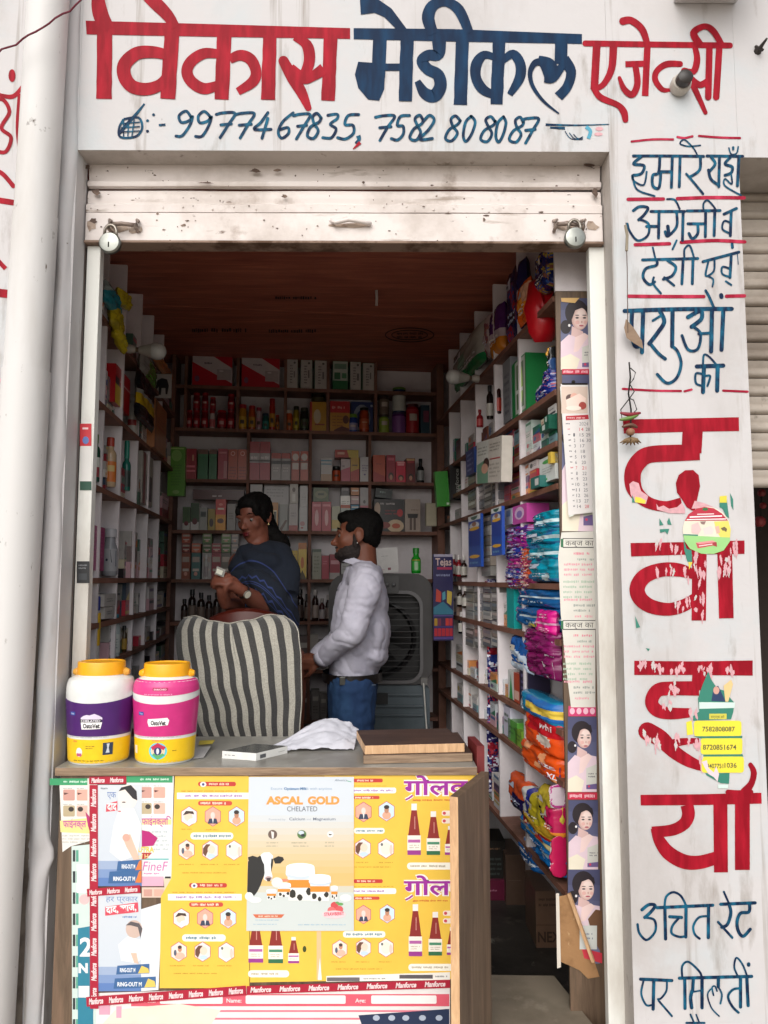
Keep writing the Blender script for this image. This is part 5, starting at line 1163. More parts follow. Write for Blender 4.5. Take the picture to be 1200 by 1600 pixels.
P.poly([(197, 1214), (272, 1212), (268, 1372), (214, 1372)], '#e0e2e0'); fineclin(P, 198, 1212, 72)
P.rect(222, 1280, 268, 1288, '#e6d890'); P.text('फाईनक्लि', 222, 1288, 15, '#c0549a', w=46, bold=.02); P.lines(220, 1296, 266, 1330, 5, '#b4bcc0')
P.text('FineF', 223, 1360, 21, '#c868a8', w=40, shear=.2); P.rect(220, 1369, 256, 1384, '#dca8bc'); P.rect(258, 1369, 267, 1384, '#2c2626'); P.rect(222, 1341, 264, 1343, '#4ab0b0'); P.lines(225, 1362, 255, 1367, 1, '#c868a8')
P.poly([(219, 1296), (234, 1299), (247, 1309), (240, 1321), (216, 1323)], '#b02470'); P.text('NUTRA', 209, 1331, 12, '#e0c850', w=32, bold=.03); P.poly([(215, 1332), (238, 1332), (228, 1342), (217, 1342)], '#b03038'); P.text('of H', 216, 1341, 10, '#e8d090', w=16, bold=.02)
P.rect(222, 1386, 258, 1402, '#dcc0b0'); P.rect(225, 1389, 238, 1400, '#c8988c'); P.rect(241, 1389, 256, 1400, '#dca898'); P.poly([(256, 1372), (272, 1372), (266, 1392), (258, 1400)], '#d4c8b0')
P.build('skin_cream_poster', label='skin-cream poster with four face pictures and a green header beside the yellow poster', cat='poster')
def ringpost(P, x0, y0, x1, y1, low):
    for i in range(12):
        t = i / 12; c = [(226 - 10 * t) / 255, (232 - 6 * t) / 255, (238) / 255] if t < .72 else [(.72 - (t - .72) * 1.6), (.78 - (t - .72) * 1.2), .88 - (t - .72) * .5]
        P.rect(x0, y0 + (y1 - y0) * t, x1, y0 + (y1 - y0) * (t + 1 / 12.), mat(tuple(x * .9 for x in c), .45, var=0))
P = PP(.0024)
ringpost(P, 153, 1226, 222, 1384, 0)
P.lines(158, 1229, 172, 1234, 1, '#7a8088'); P.text('एक', 168, 1246, 14, '#5a78b0', w=14)
P.poly([(167, 1256), (184, 1251), (184, 1266), (166, 1268)], '#d04a58'); P.text('दाद', 168, 1265, 16, '#f4e8e8', w=15, bold=.03)
P.ell(200, 1245, 15, 20, '#e6dcd4', 22); P.poly([(186, 1236), (190, 1230), (205, 1226), (214, 1236), (215, 1250), (208, 1247), (196, 1233)], '#2e2c30'); P.poly([(187, 1262), (210, 1262), (222, 1290), (216, 1335), (190, 1345), (172, 1330), (178, 1290)], '#dfe2e2')
P.ell(194, 1253, 3, 1, '#5a5050'); P.ell(187.5, 1267, 2.5, 1.2, '#c87878'); P.poly([(194, 1312), (204, 1302), (215, 1330), (218, 1342), (210, 1344), (198, 1322)], '#d8b8a4'); P.ell(198, 1308, 6, 6, '#dca494')
for (x0, y0, x1, y1) in ((183, 1345, 222, 1360), (170, 1361, 222, 1379)):
    P.poly([(x0, y1), (x1 - 6, y1 - 1), (x1, y0 - 3), (x0 + 2, y0)], '#3c6494'); P.poly([(x1 - 10, y1 - 1), (x1, y1 - 1), (x1, y0 - 3), (x1 - 4, y0)], '#d87a40'); P.text('RING-OUT M', x0 + 8, y1 - 4, 9, '#e8ecf0', w=x1 - x0 - 18, bold=.03)
P.build('ringworm_cream_poster', label='pale blue ringworm-cream poster with a woman touching her shoulder, upper one', cat='poster')
P = PP(.0024)
ringpost(P, 151, 1395, 221, 1548, 1); P.poly([(221, 1420), (254, 1410), (248, 1546), (221, 1548)], '#dcdfe4')
P.text('हर प्रकार', 166, 1408, 12, '#6a88b8', w=50); P.poly([(165, 1416), (216, 1409), (217, 1424), (165, 1430)], '#d04a5c'); P.text('दाद, खाज,', 167, 1426, 15, '#f4e8e8', w=47, bold=.03, rot=-6); P.lines(192, 1429, 217, 1435, 1, '#6a88b8')
P.ell(210, 1451, 13, 14, '#c8b0a4', 20); P.poly([(197, 1445), (205, 1439), (218, 1442), (223, 1450), (220, 1465), (216, 1448), (205, 1445)], '#5a5558'); P.poly([(185, 1475), (200, 1462), (222, 1468), (230, 1490), (214, 1504), (190, 1500)], '#dfe4e6'); P.poly([(205, 1488), (214, 1488), (217, 1505), (210, 1503)], '#d8b8a4')
for (x0, y0, x1, y1) in ((182, 1508, 234, 1522), (178, 1528, 244, 1544)):
    P.poly([(x0, y1), (x1, y1 - 2), (x1, y0 - 3), (x0 + 2, y0)], '#3c6494'); P.poly([(x1 - 18, y1 - 2), (x1, y1 - 3), (x1 - 2, y0 + 4), (x1 - 12, y0)], '#dcc060'); P.text('RING-OUT M', x0 + 6, y1 - 4, 9, '#e8ecf0', w=x1 - x0 - 28, bold=.03)
P.build('ringworm_cream_poster', label='pale blue ringworm-cream poster with a bent head and red Hindi tag, lower one', cat='poster')
# red brand tape
P = PP(.0034); TP = '#a81a34'
def tape(a, b, w, n, rev=1):
    P.stroke([a, b], w, TP); dx, dy = b[0] - a[0], b[1] - a[1]; d = math.hypot(dx, dy); ang = math.degrees(math.atan2(dy, dx))
    for i in range(n):
        t = (i + .12) / n; off = w * .27; P.text('Manforce', a[0] + dx * t - dy / d * off, a[1] + dy * t + dx / d * off, w * .85, '#e8d4d4', w=d / n * .72, bold=.04, shear=.25, rot=ang)
tape((140, 1219), (198, 1218), 12, 2); tape((148, 1575), (147, 1226), 13, 9); tape((137, 1394), (220, 1388), 12, 3)
tape((136, 1564), (385, 1546), 15, 8); tape((386, 1546), (703, 1536), 13, 7)
P.build('brand_tape', label='crimson tape with repeated white Manforce lettering framing the lower posters', cat='tape')
# yellow poster, pipe side
P = PP(.0030)
P.poly([(250, 1543), (252, 1400), (268, 1372), (274, 1212), (390, 1212), (390, 1543)], YEL)
left_leaf(P, 272, 1214); hexrow(P, [(296, 1275), (333, 1275), (370, 1275)], [0, 1, 2]); P.rrect(298, 1300, 365, 1311, 5, '#f2eee0'); P.lines(303, 1302, 361, 1309, 1, '#4a7a90', th=.6)
hexrow(P, [(292, 1327), (329, 1328), (366, 1328)], [3, 4, 5])
for (x0, x1, y) in ((280, 304, 1348), (314, 342, 1348), (350, 380, 1348), (285, 370, 1361), (284, 300, 1293), (322, 345, 1294)): P.lines(x0, y, x1, y + 4, 1, TX, th=.4)
left_leaf(P, 258, 1372); hexrow(P, [(284, 1434), (321, 1434), (357, 1434)], [0, 1, 2]); P.rrect(285, 1459, 353, 1470, 5, '#f2eee0'); P.lines(291, 1461, 349, 1468, 1, '#4a7a90', th=.6)
hexrow(P, [(280, 1486), (317, 1486), (354, 1487)], [3, 4, 5])
for (x0, x1, y) in ((266, 292, 1506), (302, 330, 1506), (340, 368, 1506), (272, 360, 1518)): P.lines(x0, y, x1, y + 4, 1, TX, th=.4)
P.build('yellow_tonic_poster', label='long yellow tonic poster with rows of hexagon pictures, beside the skin-cream posters', cat='poster')
# yellow poster, flap side
P = PP(.0030)
P.poly([(391, 1534), (391, 1212), (748, 1208), (748, 1528)], YEL)
for (x, y) in ((553, 1214), (553, 1371)):
    P.rrect(x, y + 2, x + 45, y + 8, 2, '#bc3a34'); P.lines(x + 5, y + 3, x + 38, y + 7, 1, '#f0d0b8', th=.7); P.lines(x, y + 12, x + 62, y + 15, 1, TX, th=.35)
    P.rrect(x - 2, y + 16, x + 66, y + 25, 3, '#f4f0e6'); P.lines(x, y + 18, x + 62, y + 23, 1, '#9a6ab0', th=.6); P.rrect(x, y + 29, x + 40, y + 34, 2, '#c4483c'); P.lines(x + 2, y + 29.5, x + 36, y + 34, 1, '#f4dcc8', th=.6)
hexrow(P, [(568, 1268), (604, 1267), (567, 1325), (603, 1325)], [1, 2, 4, 5]); hexrow(P, [(568, 1428), (605, 1427), (531, 1482), (568, 1480), (603, 1480)], [1, 2, 3, 4, 5], 15)
P.rrect(553, 1293, 601, 1302, 4, '#f2eee0'); P.lines(556, 1295, 598, 1300, 1, '#4a7a90', th=.6); P.rrect(536, 1454, 602, 1464, 4, '#f2eee0'); P.lines(541, 1456, 598, 1462, 1, '#4a7a90', th=.6)
growl(P, 631, 1241, 100, 'गोलव', 4.0); growl(P, 631, 1397, 100, 'गोलव', 4.0)
P.lines(645, 1247, 712, 1252, 1, '#c8642c', th=.5); P.lines(645, 1404, 712, 1409, 1, '#c8642c', th=.5)
syrup(P, 647, 1255, 1335, 21, '#b060a0', '#96388a'); syrup(P, 677, 1267, 1335, 21, '#4a8a6a', '#2e6a48'); syrup(P, 703, 1290, 1335, 16, '#b060a0', '#96388a')
syrup(P, 649, 1412, 1493, 21, '#b060a0', '#96388a'); syrup(P, 680, 1424, 1492, 21, '#4a8a6a', '#2e6a48'); syrup(P, 706, 1448, 1491, 16, '#b060a0', '#96388a')
for (x, y) in ((690, 1270), (690, 1282), (692, 1426), (692, 1438)): P.rrect(x, y - 4, x + 14, y + 4, 3, '#ecdccc'); P.ell(x + 4, y, 2.5, 2.5, '#c84a58')
for (x, y) in ((636, 1347), (638, 1505)): P.rrect(x, y, x + 80, y + 11, 5, '#f2eee0'); P.lines(x + 5, y + 3, x + 62, y + 8, 1, '#a89a80', th=.6)
syrup(P, 400, 1432, 1503, 23, '#b060a0', '#96388a'); syrup(P, 431, 1432, 1504, 23, '#4a8a6a', '#2e6a48'); syrup(P, 459, 1463, 1504, 17, '#b060a0', '#96388a')
P.rrect(388, 1515, 452, 1526, 5, '#f2eee0'); P.lines(393, 1518, 447, 1523, 1, '#a89a80', th=.6); P.ell(476, 1482, 3, 5, '#3c4a20')
P.rect(495, 1454, 502, 1530, '#e8b88a'); P.poly([(497, 1530), (500, 1495), (503, 1530)], '#f0ece4')
for (x0, x1, y) in ((518, 545, 1500), (556, 582, 1500), (592, 618, 1500), (525, 610, 1511), (556, 582, 1345), (592, 618, 1345), (554, 612, 1352)): P.lines(x0, y, x1, y + 4, 1, TX, th=.4)
P.poly([(510, 1533), (510, 1524), (703, 1518), (703, 1530)], '#ece8e0'); P.rect(511, 1526, 562, 1532, '#6a6468'); P.rect(624, 1522, 676, 1528, '#5a5458'); P.lines(568, 1526, 604, 1530, 1, '#7a7a78'); P.lines(680, 1522, 702, 1527, 1, '#7a7a78')
P.rect(388, 1205 + 7, 507, 1212.6, '#7a2a20')
P.build('yellow_tonic_poster', label='yellow tonic poster with red-brown syrup bottles and purple Hindi headline beside the flap', cat='poster')
# the big cattle-supplement poster
P = PP(.0052)
n_ = 24
for i in range(n_):
    t = i / n_
    if t < .22: c = (.87, .90, .93)
    elif t < .66: f = (t - .22) / .44; c = (.87 + .08 * f, .90 - .13 * f, .93 - .46 * f)
    elif t < .72: f = (t - .66) / .06; c = (.95 - .1 * f, .77 + .1 * f, .47 + .38 * f)
    else: c = (.85, .88, .87)
    y0, y1 = 1213 + 240 * t, 1213 + 240 * (t + 1 / n_)
    lx = lambda y: 389.5 - 4 * (y - 1213) / 240
    P.poly([(lx(y1), y1), (553, y1), (553, y0), (lx(y0), y0)], mat(tuple(x * .92 for x in c), .4, var=0))
T_ = lambda X, Y: (380 + X / 6.155, 1200 + Y / 6.155)
P.crop(380, 1200, 6.155)
P.text('Alivetics', 880, 122, 30, '#5a6c80', w=120, shear=.2); P.stroke([(1000, 118), (1040, 128)], 6, '#4aa080')
P.text('Ensure Optimum Milk with anytime', 270, 204, 34, '#8aa4c0', w=585); P.text('Optimum Milk', 398, 204, 34, '#5a84b0', w=215, bold=.02)
P.text('ASCAL', 222, 340, 100, '#ec9a4c', w=355, bold=.055); P.text('GOLD', 622, 340, 100, '#ec9a4c', w=305, bold=.055)
P.text('CHELATED', 424, 410, 68, '#5a5c66', w=290)
P.text('Powered by', 250, 496, 26, '#a0a8b4', w=160); P.text('Calcium', 445, 496, 38, '#6a7488', w=152, bold=.01); P.text('and', 612, 494, 24, '#a0a8b4', w=40); P.text('Magnesium', 674, 496, 38, '#6a7488', w=215, bold=.01)
P.ell(286, 632, 44, 44, '#6a5850'); P.poly([(270, 600), (300, 610), (296, 670), (280, 672)], '#e0dcd8'); P.ell(566, 632, 44, 42, '#5a7a4a'); P.ell(560, 615, 28, 18, '#c8d4e0'); P.ell(575, 640, 20, 14, '#2c3438'); P.ell(840, 630, 32, 32, '#dcd8d8'); P.ell(838, 630, 24, 24, '#f0eee8'); P.poly([(820, 622), (862, 634), (832, 642)], '#2c2a2c')
for (x0, x1, y) in ((228, 345, 712), (225, 345, 744), (466, 656, 712), (484, 642, 744), (790, 890, 710), (786, 896, 744)): P.lines(x0, y - 10, x1, y + 10, 1, '#a8a088', th=.6)
# cow
P.poly([(50, 890), (120, 860), (180, 850), (215, 900), (220, 990), (190, 1060), (170, 1120), (140, 1180), (110, 1220), (70, 1210), (42, 1180), (46, 1000)], '#2c2c2c')
P.poly([(50, 850), (95, 835), (140, 850), (165, 835), (190, 860), (160, 880), (80, 900), (55, 880)], '#2c2c2c'); P.poly([(290, 865), (340, 840), (385, 850), (396, 875), (360, 910), (310, 912)], '#2c2c2c')
P.poly([(170, 830), (200, 805), (255, 802), (290, 835), (280, 900), (270, 980), (285, 1030), (280, 1070), (235, 1082), (200, 1060), (210, 1000), (205, 920), (185, 880)], '#e6ecee')
P.poly([(275, 860), (292, 870), (286, 930), (272, 985), (268, 920)], '#2c2c2c'); P.ell(247, 1052, 34, 22, '#b8a0a0'); P.poly([(225, 1048), (270, 1045), (262, 1080), (236, 1082)], '#4a3c3c')
P.ell(60, 1225, 40, 40, '#e4e8e4'); P.ell(120, 1260, 60, 30, '#dfe4de')
def tub(cx, yt, w, h, lid=.4):
    P.poly([(cx - w * .42, yt + h), (cx + w * .42, yt + h), (cx + w * .46, yt + h * .3), (cx - w * .46, yt + h * .3)], '#e6e4e0')
    P.poly([(cx - w * .45, yt + h * .66), (cx + w * .45, yt + h * .66), (cx + w * .46, yt + h * .45), (cx - w * .46, yt + h * .45)], '#d88c34')
    for (dx, dy, rr) in ((-.28, .82, .13), (.3, .76, .12), (-.02, .92, .1)): P.poly([(cx + w * (dx + rr * math.cos(a) * random.uniform(.7, 1.1)), yt + h * (dy + rr * .9 * math.sin(a))) for a in [k * PI / 4 for k in range(8)]], '#33322f')
    P.ell(cx, yt + h * .3, w * .52, h * .14, '#c8d4e0'); P.ell(cx, yt + h * .22, w * .52, h * .14, '#f0f0f0'); P.poly([(cx - w * .52, yt + h * .3), (cx + w * .52, yt + h * .3), (cx + w * .5, yt + h * .1), (cx - w * .5, yt + h * .1)], '#eef0f2'); P.ell(cx, yt + h * .1, w * .5, h * .1, '#f6f6f4')
tub(552, 905, 270, 360); tub(740, 1010, 205, 260); tub(395, 1090, 130, 140); tub(275, 1155, 95, 100); tub(878, 1120, 66, 130)
P.ell(400, 1070, 42, 14, '#e08a70'); P.ell(330, 1090, 55, 50, '#e6e2d8'); P.ell(985, 1240, 55, 35, '#e4e6e0')
for (x, y, c) in ((880, 1312, '#cc4c50'), (925, 1350, '#d0585c'), (850, 1358, '#d87070')): P.ell(x, y, 38, 34, c)
P.ell(935, 1300, 30, 14, '#6aa060'); P.ell(905, 1285, 18, 10, '#6aa060'); P.ell(875, 1398, 112, 38, '#eec8cc'); P.text('STRAWBERRY', 782, 1412, 44, '#d05064', w=190, bold=.03, rot=-3)
P.poly([(95, 1398), (400, 1398), (370, 1432), (125, 1432)], '#cc6a48'); P.lines(150, 1405, 345, 1426, 1, '#f4dcc8', th=.6); P.lines(120, 1445, 372, 1462, 1, '#8ab0c8'); P.lines(100, 1485, 400, 1502, 1, '#8ab0c8'); P.lines(530, 1488, 1005, 1508, 1, '#8ab0c8')
P.build('cattle_supplement_poster', label='white and gold ASCAL GOLD CHELATED cattle supplement poster with a cow and buckets', cat='poster')

# ---------------- two supplement jars on the counter
def big_jar(cx, yb, wpx, kind, label):
    base = at_z(cx, yb, ZT + .0006); d = base.y - CAM.y; rx = wpx / 2 / FPX * (d + .07) * .985; ry = rx * .86; H = .262 * (wpx / 103)
    c = Vector((base.x * (d + ry) / d, base.y + ry, ZT + .0006))
    def R(t):   # relative radius over relative height
        P_ = [(0, .83), (.03, .885), (.3, .93), (.62, 1.0), (.72, 1.0), (.78, .985), (.83, .93), (.853, .80), (.862, .69), (.93, .68)]
        for (a, r1), (b_, r2) in zip(P_[:-1], P_[1:]):
            if t <= b_: return r1 + (r2 - r1) * (t - a) / (b_ - a)
        return .68
    body = gm('#dcdedb', .25)
    b = MB(); b.lathe(c, [(R(t) * rx, t * H) for t in [0, .008, .03, .1, .2, .3, .4, .5, .62, .68, .70, .715, .73, .78, .81, .83, .845, .853, .862, .93]], body, 40, sy=ry / rx)
    # groove under the shoulder
    o = b.build('supplement_jar', smooth='auto', label=label, cat='jar')
    def pt(th, z, off):
        r = R(z / H) * rx + off; rr = ry / rx; return c + Vector((r * math.cos(th), r * rr * math.sin(th), z))
    def shell(nm, lo, hi, col, off=.0006, th0=-PI, th1=0.0):
        s_ = MB(); n1_, n2_ = 40, 12
        def f(u, v):
            th = th0 + (th1 - th0) * u; k = math.sin(th - 0) * -1; z0, z1 = lo(k) * H, hi(k) * H
            return pt(th, z0 + (z1 - z0) * v, off)
        s_.grid(f, n1_, n2_, gm(col, .3)); return s_
    dip = .055
    purple = '#4a2068' if kind == 0 else '#c8307a'
    s_ = shell('label', lambda k: .285, lambda k: .665 - dip * max(0, k) ** 1.2, purple); lb = s_.build('printed_label', o, smooth=True)
    s_ = shell('label', lambda k: .02, lambda k: .255, '#efc420', th0=-PI * 1.0); s_.build('yellow_label', o, smooth=True)
    if kind == 1:
        s_ = shell('label', lambda k: .725 - dip * .6 * max(0, k), lambda k: .845, '#cf3a80'); s_.build('shoulder_label', o, smooth=True)
    def fn(x, y, off): return pt(-PI / 2 + (x - .5) * 2.3, H * (1 - y), .0008 + off)
    P = Print(fn=fn, base=.0003, dense=.07)
    if kind == 0:
        P.rect(.2, .475, .29, .51, '#2c4a9a'); P.text('Vet', .215, .503, .03, '#d8dcec', w=.06)
        P.poly([(.38, .53), (.42, .51), (.46, .5), (.5, .505), (.56, .49), (.62, .51), (.66, .53), (.66, .55), (.38, .55)], '#d8cce0'); P.rect(.37, .545, .65, .575, '#26222a'); P.text('CHELATED', .385, .57, .03, '#e8e4ec', w=.25, bold=.02)
        P.poly([(.38, .575), (.66, .575), (.64, .64), (.39, .645)], '#eceaea'); P.text('OstoVet', .41, .63, .06, '#26262a', w=.22, bold=.04)
        P.rect(.68, .78, .82, .9, '#2c3a50'); P.poly([(.73, .79), (.77, .79), (.76, .83), (.775, .88), (.72, .88), (.74, .83)], '#c8d0d8'); P.ell(.35, .87, .05, .045, '#efe6e0'); P.rect(.31, .88, .39, .91, '#b85a78'); P.lines(.45, .8, .58, .84, 2, '#7a6420'); P.lines(.25, .94, .7, .965, 1, '#7a6420'); P.lines(.25, .75, .34, .78, 1, '#d87050')
    else:
        P.rect(.2, .47, .29, .505, '#2c4a9a'); P.text('Vet', .215, .498, .03, '#d8dcec', w=.06); P.poly([(.36, .54), (.62, .525), (.645, .55), (.63, .6), (.37, .615), (.35, .57)], '#eceaea'); P.text('OstoVet', .4, .597, .06, '#26262a', w=.2, bold=.04)
        P.rrect(.42, .222, .62, .255, .012, '#a81a50'); P.text('ENRICHED', .44, .248, .022, '#eec8d8', w=.16, bold=.02); P.lines(.3, .28, .7, .305, 1, '#e8a8c8')
        P.ell(.5, .86, .13, .085, '#5ac8d8'); P.ell(.5, .86, .1, .06, '#efc8a8'); P.poly([(.4, .82), (.5, .775), (.61, .82), (.58, .85), (.5, .82), (.43, .85)], '#b82a50'); P.poly([(.42, .9), (.5, .945), (.6, .9), (.57, .88), (.5, .91), (.44, .88)], '#5aa868'); P.ell(.5, .86, .055, .04, '#22386a'); P.ell(.5, .86, .02, .03, '#dcdce0')
        P.lines(.42, .745, .6, .765, 1, '#c84a78'); P.rect(.05, .82, .13, .9, '#dcd8cc'); P.lines(.7, .85, .78, .87, 1, '#7a6420')
    P.lines(.15, .71, .85, .735, 1, '#a8a8a8', th=.3)
    P.build('logo_print', o)
    b = MB(); capm = gm('#f0a818', .35)
    b.lathe(c, [(R(.9) * rx * 1.0, .868 * H), (.70 * rx, .872 * H), (.70 * rx, .985 * H), (.685 * rx, 1.0 * H), (.60 * rx, 1.0 * H), (.58 * rx, .992 * H)], capm, 40, sy=ry / rx); b.build('lid', o, smooth='auto')
    for s2 in (-1, 1):
        b = MB(); b.lathe(c + Vector((s2 * .69 * rx, 0, .89 * H)), [(.011, 0), (.012, .004), (.007, .014)], capm if kind else gm('#d8a040', .4), 12, ax=(Vector((0, 1, 0)), Vector((0, 0, 1)), Vector((s2, 0, 0)))); b.build('handle_lug', o, smooth='auto')
    b = MB(); b.tube([c + Vector((.72 * rx * math.cos(PI * t / 12), .55 * ry * math.sin(PI * t / 12) + .005, (.885 - .10 * math.sin(PI * t / 12)) * H)) + Vector((0, ry * .45 * math.sin(PI * t / 12), 0)) for t in range(13)], .0028, capm, 6); b.build('handle', o, smooth=True)
    return o
big_jar(154, 1198, 103, 0, 'white supplement jar with purple and yellow label and yellow lid, nearest the pipe')
big_jar(257.5, 1197, 101, 1, 'pink and yellow supplement jar with yellow lid, between the purple one and the striped chair')
# ---------------- small things on the counter
z = ZT + .0006
q0 = [at_z(346, 1186, z), at_z(402, 1189, z), at_z(450, 1176, z), at_z(412, 1166, z), at_z(350, 1168, z)]
b = MB(); hgt = Vector((0, 0, .02)); A_, B_, C_ = at_z(347, 1185, z), at_z(400, 1189, z), at_z(449, 1177, z)
D_ = A_ + (C_ - B_); pb_ = [A_, B_, C_, D_]
b.add([p for p in pb_] + [p + hgt for p in pb_], [[3, 2, 1, 0], [0, 1, 5, 4], [1, 2, 6, 5], [2, 3, 7, 6], [3, 0, 4, 7]], gm('#dcdcd8')); b.add([p + hgt for p in pb_], [[0, 1, 2, 3]], gm('#3c3f40', .25))
e_ = (B_ - A_); P = Print(fn=lambda x, y, off: A_ + e_ * x + hgt * (1 - y) + Vector((e_.y, -e_.x, 0)).normalized() * off, mb=b); P.lines(.08, .35, .4, .65, 1, '#8a8a8a'); 
e2 = C_ - B_; P2 = Print(fn=lambda x, y, off: B_ + e2 * x + hgt * (1 - y) + Vector((e2.y, -e2.x, 0)).normalized() * off, mb=b); P2.rect(.12, .3, .3, .8, gm('#5a5c60')); P2.rect(.7, .5, .9, .55, gm('#8a8a8a'))
b.build('medicine_box', label='flat white medicine box with dark grey top on the counter before the crumpled paper', cat='box')
# crumpled sheet
b = MB(); pA, pB = at_z(392, 1176, z), at_z(553, 1173, z)
def sheet(u, v):
    p = pA.lerp(pB, u) + Vector((.03 - .02 * u, .17, 0)) * v * (.2 + .8 * min(1, u * 1.8))
    h = (.05 * math.exp(-((u - .66) / .33) ** 2) + .012 * u) * (.08 + .92 * v ** .8) * (1 if u < .93 else .85) + .008 * math.sin(u * 9 + v * 4) * v * (1 - u)
    h += .010 * abs(noise.noise(Vector((u * 5, v * 4, 2)))) + .006 * abs(noise.noise(Vector((u * 14, v * 11, 5))))
    return p + Vector((0, 0, .0005 + max(0, h)))
b.grid(sheet, 44, 26, mat('#c6c6ce', .75, var=.06, scale=50)); b.build('paper_sheet', smooth=True, label='large crumpled white paper sheet humped up on the countertop', cat='paper')
P = Print(fn=lambda x, y, off: sheet(x, y) + Vector((0, -.3, 1)) * (off + .001)); 
b = MB(); c0 = at_z(300, 1184, z); b.add([at_z(300, 1186, z + .001), at_z(318, 1184, z + .001), at_z(336, 1156, z + .02), at_z(305, 1160, z + .02)], [[0, 1, 2, 3]], mat('#aaa8a6', .5)); b.add([at_z(310, 1164, z + .021), at_z(332, 1162, z + .021), at_z(336, 1156, z + .024), at_z(312, 1157, z + .024)], [[0, 1, 2, 3]], mat('#c8b440', .5))
b.add([at_z(300, 1186, z), at_z(318, 1184, z), at_z(336, 1156, z), at_z(305, 1160, z)], [[3, 2, 1, 0]], mat('#8a8886', .5))
b.build('leaflet_pile', label='small pile of grey and yellow leaflets tucked behind the pink jar', cat='leaflets')
# ------------------------------------------------------------------ board by the entrance with posters and calendar
BP = facade_plane(.20)
bx0, bx1 = BP.hit(873, 700).x, BP.hit(932, 700).x
b = MB(); zt_ = BP.hit(900, 455).z; b.abox(bx0, bx1 + .03, .2005, .212, .0, zt_, M_BRN)
board = b.build('plywood_board', label='upright plywood board closing the end of the side shelves, covered with face posters', cat='board')
b = MB(); b.abox(bx0, bx1 + .03, .2005, .216, zt_ + .001, ZC + .02, M_CUB); b.build('upper_panel', board)
def portrait(P, x0, y0, x1, y1, h=None):
    """printed portrait of a smiling woman with pulled-back hair"""
    w_ = x1 - x0; k = w_ / 50.0; h = h or (y1 - y0)
    for i in range(6): P.rect(x0, y0 + (y1 - y0) * i / 6, x1, y0 + (y1 - y0) * (i + 1) / 6, mat((.29 + .03 * i, .30 + .03 * i, .42 + .03 * i), .4, var=0))
    def X(a): return x0 + (a if a in (0, 50) else (a - 25) * Q[0] + 25) * kb
    def Y(a): return y0 + (a if a > 66 else 66 + (a - 66) * Q[0] * .97) * h / 108.0
    Q = [1.16]; kb = k; k = k * 1.16
    P.ell(X(10), Y(46), 7 * k, 9 * k, '#241c22'); P.ell(X(24), Y(27), 15 * k, 17 * k, '#261e24', 24)
    P.poly([(X(18), Y(45)), (X(32), Y(52)), (X(36), Y(66)), (X(16), Y(66))], '#d4b4b0')
    P.ell(X(28), Y(35), 10.5 * k, 14.5 * k, '#caa69e', 24); P.ell(X(29), Y(34.5), 9.3 * k, 13.6 * k, '#d8bab2', 24); P.ell(X(29.5), Y(34), 7.8 * k, 12.2 * k, '#e2c9c1', 24); P.ell(X(30), Y(28), 5 * k, 4.5 * k, '#e9d5ce', 18); P.ell(X(25), Y(40), 2.8 * k, 2.6 * k, '#ddb0a8', 14); P.ell(X(35), Y(40), 2.2 * k, 2.4 * k, '#ddb0a8', 14); P.poly([(X(14), Y(20)), (X(24), Y(14)), (X(38), Y(18)), (X(40), Y(27)), (X(32), Y(20)), (X(22), Y(24)), (X(17), Y(38)), (X(13), Y(34))], '#261e24')
    for ex in (24.5, 34): P.ell(X(ex), Y(34), 2.3 * k, 1.1 * k, '#3c3034', 10); P.ell(X(ex), Y(30.5), 3.0 * k, .6 * k, '#4a3a3c', 8)
    P.ell(X(30.5), Y(39.5), 1.2 * k, 1.6 * k, '#c8a098', 8); P.ell(X(30), Y(44.5), 3.2 * k, 1.1 * k, '#b05060', 10); P.ell(X(14.5), Y(44), 1.6 * k, 1.9 * k, '#e8e4e4', 8)
    P.poly([(X(0), Y(66)), (X(14), Y(56)), (X(24), Y(60)), (X(34), Y(56)), (X(46), Y(58)), (X(50), Y(64)), (X(50), Y(108)), (X(0), Y(108))], '#dcc6d0')
    P.poly([(X(22), Y(60)), (X(34), Y(54)), (X(40), Y(58)), (X(34), Y(66)), (X(26), Y(80)), (X(20), Y(82))], '#e6ccc8'); P.poly([(X(0), Y(90)), (X(16), Y(84)), (X(28), Y(92)), (X(24), Y(108)), (X(0), Y(108))], '#e4dcc8')
    P.poly([(X(31), Y(74)), (X(50), Y(68)), (X(50), Y(104)), (X(31), Y(104))], '#c8c8c0'); P.poly([(X(31), Y(98)), (X(50), Y(96)), (X(50), Y(104)), (X(31), Y(104))], '#6a5a8a'); P.lines(X(34), Y(80), X(47), Y(88), 2, '#6a6a70', th=.5); P.ell(X(35), Y(100), 1.6 * k, 1.6 * k, '#c83a5a')
P = Print(BP, base=.001); portrait(P, 876, 466, 928, 578); P.rect(878, 577, 929, 585, '#c02844'); P.lines(880, 578.5, 926, 584, 1, '#e8b8c0', th=.7)
P.poly([(876, 466), (905, 466), (898, 474), (877, 472)], '#d8b070')
P.build('portrait_poster', label='beauty-soap poster of a smiling dark-haired woman, at the board top above the calendar', cat='poster')
P = Print(BP, base=.001); portrait(P, 878, 586, 930, 830, 244); P.build('portrait_poster', label='beauty poster mostly hidden behind the hanging calendar', cat='poster')
P = Print(BP, base=.0014)
P.poly([(872, 870), (877, 832), (930, 830), (930, 1105), (892, 1105), (884, 1040), (876, 960)], '#d6d3ca')
